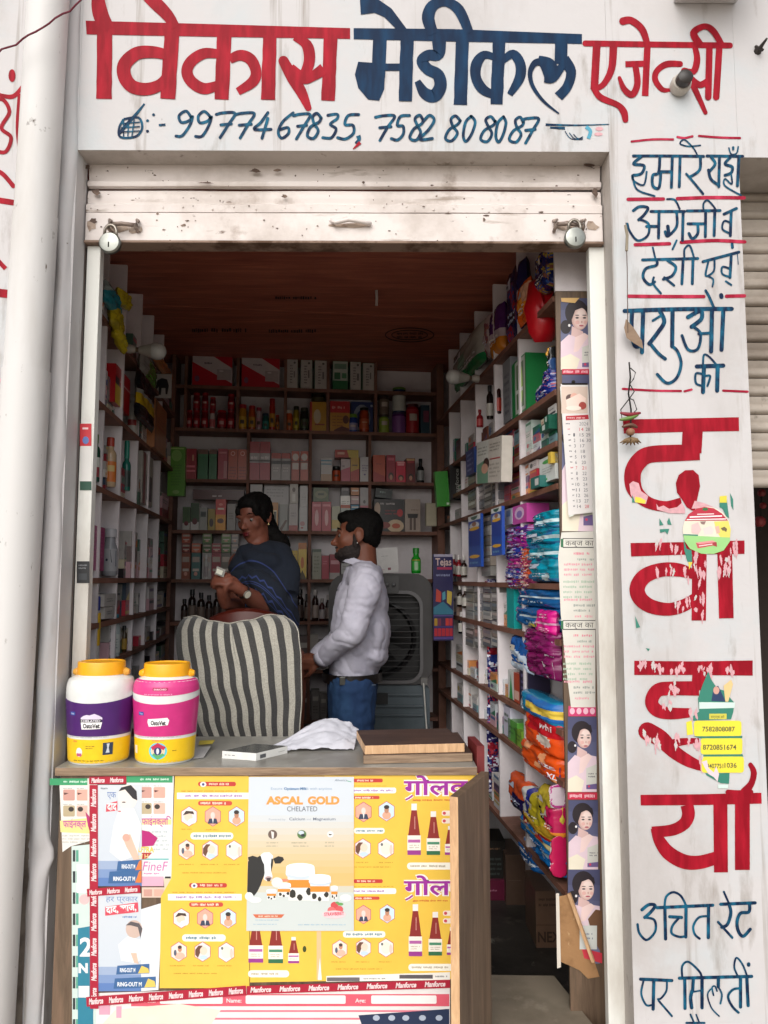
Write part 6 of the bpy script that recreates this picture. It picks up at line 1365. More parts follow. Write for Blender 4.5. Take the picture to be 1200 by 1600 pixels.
for y in (841, 969):
    P.rrect(878, y, 934, y + 15, 2, '#2c2c2c'); P.rrect(879.5, y + 1.2, 934, y + 13.6, 2, '#d8d5cc'); P.rect(876, y + 1, 880, y + 14, '#2f6a48'); P.text('कब्ज का', 883, y + 11.5, 12, '#4a4a48', w=44)
    for (dy, n_, c, dx) in ((20, 1, '#dc8a98', 18), (29, 1, '#a0a8a0', 24), (37, 3, '#dc9aa6', 3), (64, 4, '#a8bca8', 2), (92, 1, '#dc9aa6', 3), (101, 2, '#9aa09a', 18), (118, 1, '#e0a0aa', 20)): P.lines(878 + dx, y + dy, 929, y + dy + 8 * n_, n_, c, th=.42)
P.build('constipation_leaflet', label='two long pale leaflets headed in Hindi pasted below the calendar', cat='poster')
P = Print(BP, base=.001)
P.rect(888, 1103, 931, 1119, '#c83a6c')
for i in range(4): P.ell(894 + i * 10.5, 1111, 4, 5, '#e8b8c8')
P.build('pink_band', label='pink printed band with pale circles between leaflet and portrait', cat='poster')
for i, (x0, y0, x1, y1, l_) in enumerate(((887, 1120, 932, 1237, 'beauty poster of the same woman just under the pink band'), (888, 1250, 934, 1356, 'beauty poster of the same woman, third portrait counted from the floor up to the band'), (887, 1358, 937, 1505, 'lowest beauty poster, torn and half covered by brown backing'))):
    P = Print(BP, base=.0010 + .0008 * i); portrait(P, x0, y0, x1, y1, 108 if i else 117)
    if i == 0: P.rect(887, 1238, 933, 1249, '#c02844'); P.lines(890, 1240, 931, 1247, 1, '#e8b8c0', th=.7)
    if i == 2:
        P.poly([(930, 1420), (940, 1422), (940, 1490), (928, 1470), (918, 1435)], '#6a4a34'); P.poly([(908, 1480), (940, 1488), (940, 1504), (912, 1496)], '#c83848'); P.rect(905, 1445, 932, 1482, '#c8ccc8'); P.lines(912, 1455, 926, 1468, 2, '#7a8090')
    P.build('portrait_poster', label=['beauty poster of the same woman just under the pink band', 'middle lower beauty poster of the same woman, below the red strip', 'lowest beauty poster of the same woman, torn at its foot'][i], cat='poster')
M_CARD = layered('torn_cardboard', '#a07a54', [('#7c5a3c', 12, .45, .7, (1, 1, 1)), ('#c8a880', 30, .6, .7, (1, 1, .5))], rough=.9, bump=.5)
P = Print(BP, base=.004); P.poly([(870, 1400), (892, 1396), (905, 1440), (928, 1500), (936, 1525), (918, 1528), (905, 1515), (890, 1508), (872, 1500)], M_CARD); P.poly([(868, 1395), (873, 1395), (876, 1510), (870, 1512)], '#d8d0c4')
P.build('torn_cardboard', label='torn brown cardboard flap hanging over the foot of the lowest portrait', cat='cardboard')
b = MB(); p0, p1 = BP.moved(.012).hit(889, 1396), BP.moved(.03).hit(927, 1503); b.tube([p0, p1], .006, M_LEDGE, 4); b.build('wooden_stick', label='thin pale wooden stick leaning aslant on the torn lowest portrait', cat='stick')
# calendar
KP = facade_plane(.185)
cal = empty('wall_calendar', tuple(KP.hit(900, 800)), 'spiral wall calendar hanging on the portrait board, baby photo over columns of dates', 'calendar')
P = Print(KP, base=.0005); P.poly([(888, 805), (876, 600), (919, 600), (921, 645), (931, 800)], '#d8d4d2'); P.rect(877, 604, 918, 646, '#d0bcae')
P.ell(891, 622, 7, 6, '#5a4440'); P.ell(897, 620, 6, 6, '#d8a898'); P.poly([(884, 625), (905, 615), (915, 622), (914, 640), (886, 640)], '#e8d0c4'); P.ell(910, 634, 6, 6, '#a04038'); P.ell(896, 638, 12, 4, '#ecdcd0')
P.poly([(884, 650), (919, 648), (920, 655), (884, 657)], '#b02a38'); P.lines(886, 651, 918, 655, 1, '#e8c0c0', th=.5)
P.text('2024', 905, 665, 8, '#8a8a90', w=14); P.lines(884, 660, 892, 664, 1, '#6a6a70')
for i in range(15):
    y = 673.5 + i * 8.6; x = 893 + i * .62; c = '#c84a58' if i in (0, 7) else '#5a5a60'
    P.lines(x - 6, y - 5, x - 2, y - 1, 1, c, th=.5)
    if i: P.text(str(i), x + 2 if i < 10 else x, y, 7.5, c, w=2.6 if i < 10 else 6)
    P.text(str(14 + i), x + 12, y, 7.5, '#c84a58' if i in (0, 7, 14) else '#6a6a70', w=6.5)
    if i < 3: P.text(str(28 + i), x + 22, y, 7.5, '#6a6a70', w=6.5)
P.build('date_sheet', cal)
P = Print(KP, base=.0001); P.poly([(889, 808), (875, 604), (884, 604), (896, 806)], '#cfd4cc'); P.build('back_sheets', cal)
b = MB(); q0, q1 = KP.hit(878, 600), KP.hit(918, 600); b.tube([q0, q1], .003, M_DARKGAP, 6); b.ball(KP.hit(896, 597), .006, M_DARKGAP); b.build('spiral', cal, smooth=True)

# step inside the door, cartons on the floor
st0, st1, st2 = at_z(760, 1531, .155), at_z(866, 1524, .155), at_z(934, 1604, .155)
b = MB(); A_ = Vector((CP.hit(705, 1300).x, st1.y + .01, .0)); B_ = Vector((st1.x, st1.y, 0)); C_ = Vector((st2.x + .02, -.02, 0)); D_ = Vector((A_.x, -.02, 0)); hh = Vector((0, 0, .155))
b.add([D_, C_, B_, A_] + [p + hh for p in (D_, C_, B_, A_)], [[3, 2, 1, 0], [4, 5, 6, 7], [0, 1, 5, 4], [1, 2, 6, 5], [2, 3, 7, 6], [3, 0, 4, 7]], layered('step_board', '#857a6a', [('#6c6254', 5, .45, .7, (1, 1, 1)), ('#9a907f', 9, .55, .75, (1, 1, 1))], rough=.7, bump=.1))
b.build('entrance_step', label='flat grey-brown step board just inside the shop entrance beside the flap', cat='step', bevel=.002)
def floorbox(x0, x1, yt, yb, col, name, label, dep=.25, prints=None, turn=0, z0=.0005):
    q0, q1 = at_z(x0, yb, z0), at_z(x1, yb, z0); q1.y = q0.y + turn; d = q0.y - CAM.y
    zt_ = facade_plane(q0.y).hit((x0 + x1) / 2, yt).z
    pl = Plane(q0, (q1 - q0), Vector(((q1 - q0).y, -(q1 - q0).x, 0))); sl = Slot(pl, 0, (q1 - q0).length, z0, zt_)
    return carton(sl, col, prints, dep=dep, name=name, label=label)
floorbox(838, 886, 1392, 1481, '#6e5544', 'storage_carton', 'brown corrugated carton lettered NEX on the floor behind the entrance board', .2, [('r', 0, .595, 1, .605, '#3c2c22'), ('t', 'NEXA', .06, .9, .26, 1.0, '#3a2a22'), ('l', .1, .1, .9, .3, 2, '#3c2c24')])
floorbox(791, 832, 1336, 1414, '#5a463a', 'storage_carton', 'plain brown carton standing on the floor at the foot of the side shelves', .2, [('l', .1, .5, .7, .52, 1, '#8a7464')])
floorbox(759, 791, 1376, 1407, '#6a1c3a', 'storage_carton', 'flat magenta carton on the dark floor', .2, [('l', .1, .4, .6, .6, 1, '#b87a90')])
floorbox(760, 790, 1314, 1375.5, '#221f1c', 'storage_carton', 'black printed carton stacked on the magenta one', .16, [('l', .2, .15, .8, .25, 1, '#8a6a50'), ('l', .15, .4, .85, .9, 4, '#4a5450')], z0=at_z(775, 1407, 0).z + .075)

# ------------------------------------------------------------------ side shelves by the calendar (RIGHT)
def with_r(sl, x0, x1, yb, cmin=None):
    sl.rp = (x1 - x0) / 2 / FPX * (sl.pl.hit((x0 + x1) / 2, yb).y - CAM.y)
    if cmin is not None: sl.uL, sl.uR = max(sl.uL, cmin), max(sl.uR, cmin - .001)
    return sl
def RS_(x0, x1, yt, yb, inset=.01): return with_r(slot(RIGHT, x0, x1, yt, None, yb, inset), x0, x1, yb, .012)
rr = random.Random(5)
def stripes(*bands):
    """bands: (y limit, colour)..."""
    def f(x, y):
        for lim, c in bands:
            if y < lim: return c
        return bands[-1][1]
    return f
def blotch(base, spots, seed=0, thr=.12, sc=4):
    def f(x, y):
        v = noise.noise(Vector((x * sc + seed * 7.1, y * sc, seed)))
        if v > thr: return spots[int((v * 37 + seed) * 10) % len(spots)]
        return base
    return f
def diag(c1, c2, c3=None, a=1.0, off=.5):
    return lambda x, y: c1 if x * a + y < off else (c3 if c3 and x * a + y > off + .5 else c2)
def RPk(x0, x1, yt, yb, f, label, th=.09, inset=-.0, **k):
    if 'prints' not in k:
        r_ = random.Random(label); lt = r_.choice(['#d8d4d8', '#e0d8c8', '#c8d0e0']); a_, b_ = r_.uniform(.1, .3), r_.uniform(.15, .35)
        k['prints'] = [('r', a_, b_, a_ + r_.uniform(.25, .4), b_ + .16, lt), ('l', a_ + .02, b_ + .02, a_ + .24, b_ + .13, 1, '#3a3040'), ('l', .25, .62, .85, .8, 2, lt)]
    return pouch(RS_(x0, x1, yt, yb, inset), f, th, label, **k)
NAVY = '#18245a'
RPk(832, 861, 386, 452, blotch(NAVY, ['#b09a40', '#3a5aa0', '#8a5a4a'], 1), 'navy diaper packet with yellow dots high above the red bag', seed=1)
RPk(806, 824, 440, 504, lambda x, y: '#d05a18' if (x < .2 or y < .12 or y > .8) else ('#e0b090' if x > .5 and y < .6 else '#e09030'), 'orange-framed packet beside the hanging red bag', th=.05, inset=-.015, seed=2)
RPk(788, 812, 414, 530, blotch('#141c4a', ['#30407a', '#6a3a5a', '#a82430'], 3, .2), 'tall dark blue diaper packet under the ceiling', seed=3)
RPk(762, 779, 480, 556, stripes((.55, '#4a2060'), (.72, '#b8a8b0'), (1, '#c87a20')), 'purple packet with white lettering band and orange foot', seed=4)
RPk(746, 763, 497, 560, blotch('#b8a8a8', ['#a06a60', '#8a5a6a'], 5, .1), 'pale pink diaper packet next to the purple one', seed=5)
RPk(704, 750, 527, 588, lambda x, y: '#1c7a44' if x < .12 or y > .78 or x + y < .3 else ('#a8a8a0' if not (.3 < x < .5 and .3 < y < .8) else '#8ab09a'), 'white and green diaper packet over the bulb', inset=-.02, seed=6)
RPk(855, 871, 536, 575, diag('#c8901c', '#181818', '#2c4a7a', .6, .6), 'yellow and black snack packet under the red bag', th=.05, seed=7)
for i, (x0, x1, yt, yb) in enumerate(((846, 871, 572, 596), (834, 871, 592, 622))):
    RPk(x0, x1, yt, yb, blotch('#1c2c7c', ['#a0a8c8', '#3a4a9a', '#b05060'], 8 + i, .15, 6), ['small royal blue packet on the packet below it', 'royal blue packet lying on the second side shelf'][i], th=.06, seed=8 + i)
# row 2 bays
carton(RS_(800, 822, 560, 648), '#1e7a40', [('r', .25, .03, .95, .97, '#b8bcb4'), ('r', .35, .1, .85, .9, '#4a6a3c'), ('e', .65, .5, .14, .36, '#9ac830'), ('r', .3, .55, .8, .62, '#d8dcd4')], .1, label='tall green carton with a lime bottle picture on the side shelf')
carton(RS_(786, 798, 562, 660), '#7a7c80', [('l', .2, .2, .8, .9, 6, '#4a4c54')], .1, label='tall grey carton next to the green lime-bottle carton')
for i, (x0, x1, yt, yb, c, lc) in enumerate(((769, 781, 592, 648, '#2c1210', '#a83428'), (757, 768, 602, 655, '#1c1614', '#b0aca4'), (741, 752, 640, 668, '#8a1c24', '#b84040'), (716, 727, 645, 672, '#16161a', '#a8a8a8'), (762, 772, 680, 695, '#5a2a1c', '#a03c2c'))):
    bottle(RS_(x0, x1, yt, yb), c, '#8a1c22' if i % 2 == 0 else '#15181a', lc, None, label=['brown syrup bottle with red label between side-shelf posts', 'black tonic bottle with pale label beside the red-labelled one', 'squat red bottle in the dim side cubbyhole', 'black bottle with grey label above the booklet carton', 'small brown bottle with rust label below the syrup bottles'][i], lab0=.1, lab1=.55)
# generic filling of a row segment
PALM = ['#cfcac6', '#d2c6c6', '#c8ccd0', '#d6bcae', '#c8a0a8', '#b8c8c0', '#d08a50', '#2c6a58', '#cfcac6', '#b05a68', '#c8c0a8', '#7aa0a8', '#d8d4d0', '#6a4a6a', '#b03040']
def small_prints(r):
    k = r.randrange(5); c = r.choice(['#b03a48', '#2c5a8a', '#2f7a58', '#c8702c', '#6a5a80', '#3a3a40', '#b8a040'])
    return [[('r', .08, .15, .92, .4, c)], [('l', .1, .2, .9, .6, 2, c)], [('r', 0, .7, 1, .9, c), ('l', .15, .25, .8, .5, 1, '#55555a')], [('e', .3, .5, .18, .28, c), ('l', .5, .3, .9, .7, 2, '#6a6a70')], [('p', [(0, 1), (1, .5), (1, 1)], c), ('l', .1, .15, .7, .45, 2, '#5a5a60')]][k]
def pile(pl, xa, xb, ybase_fn, hpx, where, r, pal=PALM, cw=(9, 20), ch=(9, 16), step=1, inset=.012, dep=.09, zb=None):
    """stacks of little cartons standing on a shelf between photo columns xa..xb"""
    x = xa
    while x < xb - 3:
        w_ = min(r.uniform(*cw), xb - x); y = ybase_fn(x + w_ / 2); top = y - hpx * r.uniform(.6, 1.0); z0 = zb
        ins = inset + r.uniform(0, .02); p = pl.moved(-ins); zc = p.hit(x + w_ / 2, y).z if z0 is None else z0; ze = p.hit(x + w_ / 2, top).z
        n_ = 0; hm = p.hit(x + w_ / 2, y - r.uniform(*ch)).z - p.hit(x + w_ / 2, y).z
        while zc + hm * .6 < ze and n_ < 6:
            h_ = hm * r.uniform(.85, 1.15); c = r.choice(pal)
            ua, ub = p.uz(x + .4 + r.uniform(0, 1.2), y)[0], p.uz(x + w_ - r.uniform(.3, 1.4), y)[0]
            carton(Slot(p, ua, ub, zc + .0006, zc + h_), c, small_prints(r), dep * r.uniform(.7, 1.1), label=lab(r.choice(['little', 'small', 'tiny']) + ' ' + PN.get(c, 'pale') + ' medicine carton', where), group='small medicine cartons on the side shelves'); zc += h_ + .0006; n_ += 1
        x += w_
PN = {'#cfcac6': 'white', '#d2c6c6': 'pinkish white', '#c8ccd0': 'bluish white', '#d6bcae': 'peach', '#c8a0a8': 'rose', '#b8c8c0': 'mint', '#d08a50': 'orange', '#2c6a58': 'dark green', '#b05a68': 'raspberry', '#c8c0a8': 'cream', '#7aa0a8': 'teal-grey', '#d8d4d0': 'bright white', '#6a4a6a': 'plum', '#b03040': 'red'}
def rline(zi):   # photo row of a RIGHT shelf at column x
    z = ZR[zi]
    def f(x):
        d = ray(x, 800); # intersect column with the shelf edge
        p = RIGHT.hit(x, 800); 
        lo, hi = 0, 1700
        for _ in range(24):
            m_ = (lo + hi) / 2
            if RIGHT.hit(x, m_).z > z: lo = m_
            else: hi = m_
        return lo
    return f
def lline(zi):
    z = ZL[zi]
    def f(x):
        lo, hi = 0, 1700
        for _ in range(24):
            m_ = (lo + hi) / 2
            if LEFT.hit(x, m_).z > z: lo = m_
            else: hi = m_
        return lo
    return f
pile(RIGHT, 787, 870, rline(2), 62, 'third side shelf by the calendar', rr, cw=(11, 19), ch=(11, 16), zb=ZR[2])
pile(RIGHT, 787, 842, rline(3), 56, 'fourth side shelf by the calendar', rr, cw=(9, 15), ch=(10, 15), zb=ZR[3], pal=['#7a2a5a', '#b05a68', '#d2c6c6', '#c8a0a8', '#cfcac6', '#b03040', '#6a4a6a', '#d08a50'])
PN['#7a2a5a'] = 'purple'
carton(RS_(843, 871, 712, 752), '#d4d8d4', [('e', .5, .2, .3, .08, '#4aa050'), ('r', .3, .85, .5, .93, '#3a9a50'), ('l', .2, .4, .8, .7, 3, '#a0a4a0')], .1, label='large white carton with green oval mark near the board edge')
carton(RS_(856, 872, 704, 722, -.004), '#d0b04a', None, .05, label='yellow carton corner peeking over the large white carton')
carton(RS_(829, 843, 745, 763, -.012), '#2a6a64', [('r', .5, .2, .9, .8, '#d0d0cc')], .05, label='small teal carton at the edge of the fourth side shelf')
for (ya, yb, x0, c) in ((645, 657, 850, '#1f5a48'), (658, 670, 843, '#1f5a48')): carton(RS_(x0, 871, ya, yb, -.008), c, [('r', .3, .15, .6, .85, '#c8d4cc')], .05, label=lab('dark green carton with pale window', 'edge of the third side shelf'))
sb = RS_(744, 783, 694, 762, -.05); carton(sb, '#c8c2b8', [('r', .0, 0, .5, 1, '#cfd0c8'), ('p', [(.02, .55), (.48, .42), (.5, 1), (.05, 1)], '#6a9a80'), ('e', .42, .55, .12, .14, '#3a2420'), ('e', .36, .66, .14, .12, '#d0a088'), ('l', .05, .12, .45, .35, 3, '#7a7a74'), ('r', .55, .45, .95, .48, '#a83a3c'), ('l', .55, .1, .95, .3, 3, '#7a7468'), ('l', .55, .55, .95, .9, 4, '#9a948a')], .04, label='open white carton with a baby picture sticking out of the side shelf', tilt=-6)
carton(RS_(728, 741, 702, 742, -.01), '#1c3c7c', [('l', .2, .1, .8, .9, 4, '#8aa0c8')], .05, label='narrow blue carton behind the baby-picture carton')
# marker boxes in the far corner
s_ = slot(BACK, 703, 725, 727, None, 782, -.42); carton(s_, '#1a1718', [('v', 'Manforce', .62, .95, .34, .85, '#8a8a84')], .04, name='black_carton', label='black carton with upright white Manforce lettering in the far corner')
s_ = slot(BACK, 683, 703, 737, None, 792, -.40); carton(s_, '#2c8a20', [('r', .75, .9, .95, .96, '#c8d8c0')], .04, label='plain bright green carton next to the black lettered one', tilt=4)
s_ = slot(BACK, 262, 289, 698, None, 775, -.04); carton(s_, '#5f9a30', [('r', .08, .02, .92, .05, '#a8c878'), ('e', .5, .18, .3, .12, '#8ab860'), ('l', .2, .35, .8, .8, 8, '#4a7a28'), ('e', .5, .92, .2, .04, '#88b060')], .05, label='tall bright green carton at the corner between the side and back shelves')
s_ = slot(BACK, 666, 682, 786, None, 822, -.03); carton(s_, '#b8b098', [('r', .08, .06, .92, .94, '#c4bca4')], .03, name='switch_box', cat='switch', label='cream electric switch box on the far corner post')
# plastic drawers of strips
def trays(x0, x1, y0, y1, cols, rows, label):
    o = None; p = RIGHT.moved(-.01); k = 0
    root = empty('strip_rack', tuple(p.hit(x0, y1)), label, 'rack')
    for r_ in range(rows):
        for c_ in range(cols):
            xa, xb = x0 + (x1 - x0) * c_ / cols, x0 + (x1 - x0) * (c_ + 1) / cols
            f = lambda x, t: y0 + (y1 - y0) * t
            ya, yb = f(xa, r_ / rows), f(xa, (r_ + 1) / rows); xm = (xa + xb) / 2
            z1, z0 = p.hit(xm, ya).z, p.hit(xm, yb).z; u0, u1 = p.uz(xa + .5, yb)[0], p.uz(xb - .5, yb)[0]
            c = rr.choice(['#8a8884', '#a8a6a0', '#76746f', '#b8b4ae', '#948a80', '#6a6a70', '#a09a9a']); mb = MB(); sl = Slot(p, u0, u1, z0 + .001, z1 - .002)
            mb.box(sl.pl.at(u0, sl.z0), sl.pl.a * (u1 - u0), -sl.pl.n * .08, (0, 0, sl.z1 - sl.z0), gm(c, .25))
            P = Print(fn=sl.fn, mb=mb); P.rect(.08, .2, .92, .55, gm(rr.choice(['#c8c4c0', '#9a9894', '#d0ccc8', '#7a8088', '#b8a8a0']), .2)); mb.build('drawer', root); k += 1
trays(731, 781, 742, 795, 4, 4, 'rack of small grey strip drawers above the blue toothpaste cards')
trays(752, 767, 806, 900, 1, 6, 'narrow column of grey strip drawers between the blue toothpaste cards')
trays(727, 781, 912, 1010, 4, 7, 'large rack of small grey strip drawers beside the navy sachet chain')
# hanging cards
for (x0, x1, yt, yb, l_) in ((768, 784, 793, 868, 'long blue toothpaste card hung on the side-shelf post, nearer the calendar'), (732, 751, 805, 886, 'long blue toothpaste card hung on the side shelves, nearer the cooler')):
    carton(RS_(x0, x1, yt, yb, -.03), '#1c48a0', [('r', 0, 0, 1, .1, '#d8dcdc'), ('p', [(.2, .02), (.8, .02), (.7, .07), (.5, .09), (.3, .07)], '#1c5a48'), ('e', .5, .2, .4, .07, '#c8ccd4'), ('e', .5, .17, .18, .045, '#9a6a54'), ('e', .5, .26, .42, .035, '#e0a828'), ('r', .1, .3, .9, .6, '#1a3c94'), ('e', .5, .8, .42, .035, '#e0a828'), ('l', .1, .88, .9, .96, 1, '#7ab0c8')], .012, name='toothpaste_card', cat='card', label=l_)
s_ = slot(BACK, 677, 708, 866, None, 1001, -.55)
carton(s_, '#201c4c', [('r', .05, 0, 1, .03, '#a09cb0'), ('t', 'Tejas', .12, .13, .12, .8, '#c8b0a8'), ('r', .2, .15, .95, .18, '#a02c50'), ('l', .15, .22, .95, .27, 1, '#8a90b0'), ('p', [(.15, .4), (.4, .44), (.38, .56), (.12, .55)], '#b03c30'), ('p', [(.45, .45), (.6, .43), (.62, .52), (.46, .54)], '#4a8a9a'), ('p', [(.7, .42), (.95, .44), (.9, .6), (.68, .56)], '#b8a040'), ('p', [(0, .62), (.5, .55), (1, .66), (1, .7), (0, .7)], '#2c6a80'), ('r', 0, .71, 1, .72, '#5a4a8a')] + [('r', .04 + .19 * i, .745, .2 + .19 * i, .83, ['#a07a20', '#6a2a40', '#3a1c40', '#b8342c', '#a82a30'][i]) for i in range(5)] + [('r', .04 + .19 * i, .86, .2 + .19 * i, .95, '#a8202c') for i in range(5)] + [('r', 0, .835, 1, .85, '#3c2c6a'), ('r', 0, .96, 1, .985, '#4a3a7a')], .015, name='display_card', cat='display card', label='dark violet Tejas display card with rows of red sachets hanging before the cooler')
# chain of sachets on the post
for i in range(17):
    y0 = 905 + i * 19.6; cset = [['#1c1c50', '#3a2a6a', '#b8b8c8'], ['#8a1c2c', '#1c2050', '#a02838'], ['#20306a', '#c8ccd8', '#6a1c40'], ['#1a1a44', '#282860', '#7a2a50']][i % 4]
    pouch(slot(BACK, 762 + rr.uniform(-1, 2), 784 + rr.uniform(-2, 2), y0, None, y0 + 20.5, -1.0), blotch(cset[0], cset[1:], i, .0, 1.8), .02, label=lab(['navy and purple sachet', 'crimson and navy sachet', 'blue and white sachet', 'dark navy sachet'][i % 4], 'hanging sachet chain'), name='sachet', cat='sachet', n=10, group='sachets of the hanging chain', seed=i)
pouch(slot(BACK, 759, 776, 908, None, 948, -.98), blotch('#6a1c44', ['#2a1c40', '#8a3050'], 77), .03, label='dark magenta packet clipped at the head of the sachet chain', seed=30)
# big film packs near the calendar board
TEAL = '#0f88a0'
for i, (x0, x1, yt, yb) in enumerate(((829, 873, 797, 828), (818, 873, 823, 853), (816, 873, 848, 878), (822, 873, 868, 911))):
    RPk(x0, x1, yt, yb, (lambda i: lambda x, y: '#c8e0e4' if (i < 3 and .52 < y < .66 and x > .3) or (i == 3 and (x - .7) ** 2 + (y - .8) ** 2 < .015) else ('#2c6a98' if y > .82 or noise.noise(Vector((x * 4, y * 3, i))) > .3 else TEAL))(i), 'teal glossy sanitary-pad pack, %s of the teal pile' % ['top', 'second', 'third', 'bottom'][i], th=.12, seed=20 + i, rough=.15, wr=.01)
for i in range(6):
    y0 = 822 + i * 16
    RPk(786 + (i % 2) * 3, 822, y0, y0 + 20, blotch(['#5a2a8a', '#8a1c7c', '#2a3c9a', '#a8247c', '#3a50a8', '#7a1c6a'][i], [['#a8b8e0', '#c03a8a'], ['#c8509a', '#4a2a8a'], ['#b8c4e8', '#a02c70'], ['#e08aa8', '#6a2a8a'], ['#c8d0e8', '#8a2c8a'], ['#d06a50', '#3a2c8a']][i], i + 3, .05, 6), '%s purple and blue pad pack in the pile beside the teal ones' % ORD[i], th=.09, seed=33 + i, rough=.15, wr=.01, group='purple and blue pad packs')
for i in range(4): RPk(812, 830, 856 + i * 15, 875 + i * 15, blotch(['#d05a28', '#b83a5a', '#c8502c', '#7a2a50'][i], ['#e8a890', '#8a2a6a'], i + 9, .1, 5), '%s orange and pink pad pack tucked behind the teal pile' % ORD[i], th=.06, seed=43 + i, rough=.15)
carton(RS_(801, 823, 789, 818, -.0), '#c0489a', [('e', .5, .45, .34, .35, '#d8b8d4'), ('e', .5, .5, .2, .2, '#8a70b0')], .08, label='pink carton with pale violet emblem at the top of the purple pad packs')
carton(RS_(789, 800, 795, 820), '#b8bcc8', [('r', .2, .1, .8, .5, '#6a80a8')], .08, label='pale blue carton squeezed beside the pink emblem carton')
def fblue(x, y): return '#c8dce4' if .42 < y < .52 and x > .2 else ('#b8d0e0' if .66 < y < .74 and .35 < x < .8 and int(x * 24) % 2 else '#1a5a94')
RPk(802, 873, 919, 950, fblue, 'blue pad pack with white stripe lying above the other blue one', th=.12, seed=50, rough=.18, prints=[('r', .15, .2, .35, .38, '#b02878')])
RPk(800, 873, 948, 984, fblue, 'lower blue pad pack, its end hidden by the hot-pink pack', th=.12, seed=51, rough=.18, prints=[('r', .12, .15, .3, .3, '#b02878'), ('r', .45, .75, .6, .88, '#d8c83a')])
carton(RS_(792, 803, 918, 986), '#1a9a98', None, .1, label='plain turquoise strip pack standing at the end of the blue packs')
RPk(834, 874, 954, 993, lambda x, y: '#e8b0d0' if .5 < y < .6 else '#d01c84', 'hot-pink pad pack resting against the blue packs', th=.06, inset=-.015, seed=52, rough=.18, prints=[('r', .12, .35, .26, .7, '#d8c03a'), ('l', .35, .12, .9, .35, 2, '#f0c0d8'), ('l', .3, .7, .9, .9, 3, '#f0c0d8')])
RPk(814, 876, 986, 1026, blotch('#7a1858', ['#8a2a68', '#6a1048'], 61, .2), 'maroon pad pack with barcode, upper of the two', th=.12, inset=-.02, seed=53, rough=.15, wr=.012, prints=[('r', .78, .35, .97, .95, '#d4ccd0')])
RPk(818, 878, 1020, 1062, blotch('#721650', ['#82285e', '#641044'], 62, .2), 'maroon pad pack with barcode, lower of the two', th=.12, inset=-.02, seed=54, rough=.15, wr=.012, prints=[('r', .78, .3, .97, .9, '#d4ccd0')])
RPk(795, 822, 994, 1050, lambda x, y: '#c8d8e8' if abs(y - .35 - x * .3) < .1 or y > .75 else '#2058a0', 'blue and white pad pack at the end of the maroon ones', th=.09, seed=55, rough=.18)
for (x0, x1, yt, yb, c, pr, l_) in ((794, 803, 1048, 1092, '#d4d4d0', [('p', [(.5, .1), (.8, 1), (.2, 1)], '#2c9a50')], 'white carton with green wedge on the seventh side shelf'), (803, 812, 1052, 1098, '#b04a30', [('r', .1, .6, .9, .9, '#d8b0a0')], 'rust-coloured carton next to the green-wedge carton'), (812, 825, 1046, 1106, '#2a2438', [('l', .2, .1, .8, .9, 5, '#7a70a0')], 'dark violet carton at the end of the seventh side shelf')):
    carton(RS_(x0, x1, yt, yb), c, pr, .08, label=l_)
# packs on the lower shelves
RPk(808, 880, 1092, 1130, lambda x, y: '#2080a8' if x < .28 or y < .1 or y > .85 else ('#e8c850' if .35 < y < .65 else '#2a6ab0'), 'blue and yellow pad pack on top of the red one', th=.14, inset=-.02, seed=60, rough=.18, prints=[('t', 'M', .08, .75, .5, .14, '#d8e4ec')])
RPk(815, 882, 1122, 1180, lambda x, y: '#b81a24' if (x > .25 and y < .45) else ('#e0d0c0' if (x - .72) ** 2 + (y - .6) ** 2 < .03 else '#e0501c'), 'red and orange pad pack with white lettering, below the blue and yellow one', th=.15, inset=-.015, seed=61, rough=.18, prints=[('t', 'whi', .6, .3, .24, .3, '#f0dcdc')])
RPk(808, 882, 1174, 1216, lambda x, y: '#e8a070' if noise.noise(Vector((x * 5, y * 4, 9))) > .25 else '#e0541a', 'orange pad pack marked XL near the foot of the portrait board', th=.15, inset=-.015, seed=62, rough=.18, prints=[('r', .62, .3, .98, .5, '#2a2c80'), ('r', .78, .55, .98, .82, '#2a2c80'), ('t', 'XL', .82, .78, .24, .14, '#e8e8f0'), ('t', 'SIZE', .66, .46, .15, .28, '#e8e8f0')])
for (x0, x1, yt, yb, c, l_) in ((787, 797, 1104, 1150, '#c8c4d4', 'pale lilac carton on the eighth side shelf'), (794, 808, 1126, 1166, '#5a9a40', 'fresh green carton on the eighth side shelf'), (805, 815, 1140, 1172, '#7aa038', 'olive green carton against the orange pack')):
    carton(RS_(x0, x1, yt, yb), c, [('l', .15, .2, .85, .6, 2, '#3a5a30')], .08, label=l_)
RPk(793, 818, 1215, 1268, lambda x, y: '#c85028' if y < .5 or x < .3 else '#241c50', 'crumpled orange and navy packet under the orange pad pack', th=.1, inset=-.02, seed=70)
RPk(812, 846, 1238, 1290, lambda x, y: '#d0d0cc' if x < .3 else ('#2c3494' if x < .5 else '#b8a828'), 'white, blue and yellow packet in the lower side shelf', th=.1, inset=-.02, seed=71)
RPk(838, 866, 1236, 1292, diag('#b8a434', '#1c181c', None, -1.0, .3), 'yellow and black packet slumped in the lower side shelf', th=.1, inset=-.02, seed=72)
RPk(862, 884, 1236, 1275, blotch('#c8b8c0', ['#a02c70', '#b04a88'], 13, .1), 'white and magenta packet by the portrait board foot', th=.08, inset=-.025, seed=73)
RPk(850, 884, 1268, 1316, lambda x, y: '#d8842c' if y > .65 + .2 * x else '#b01c50', 'crimson packet with orange fold bulging from the lower shelf', th=.12, inset=-.025, seed=74)
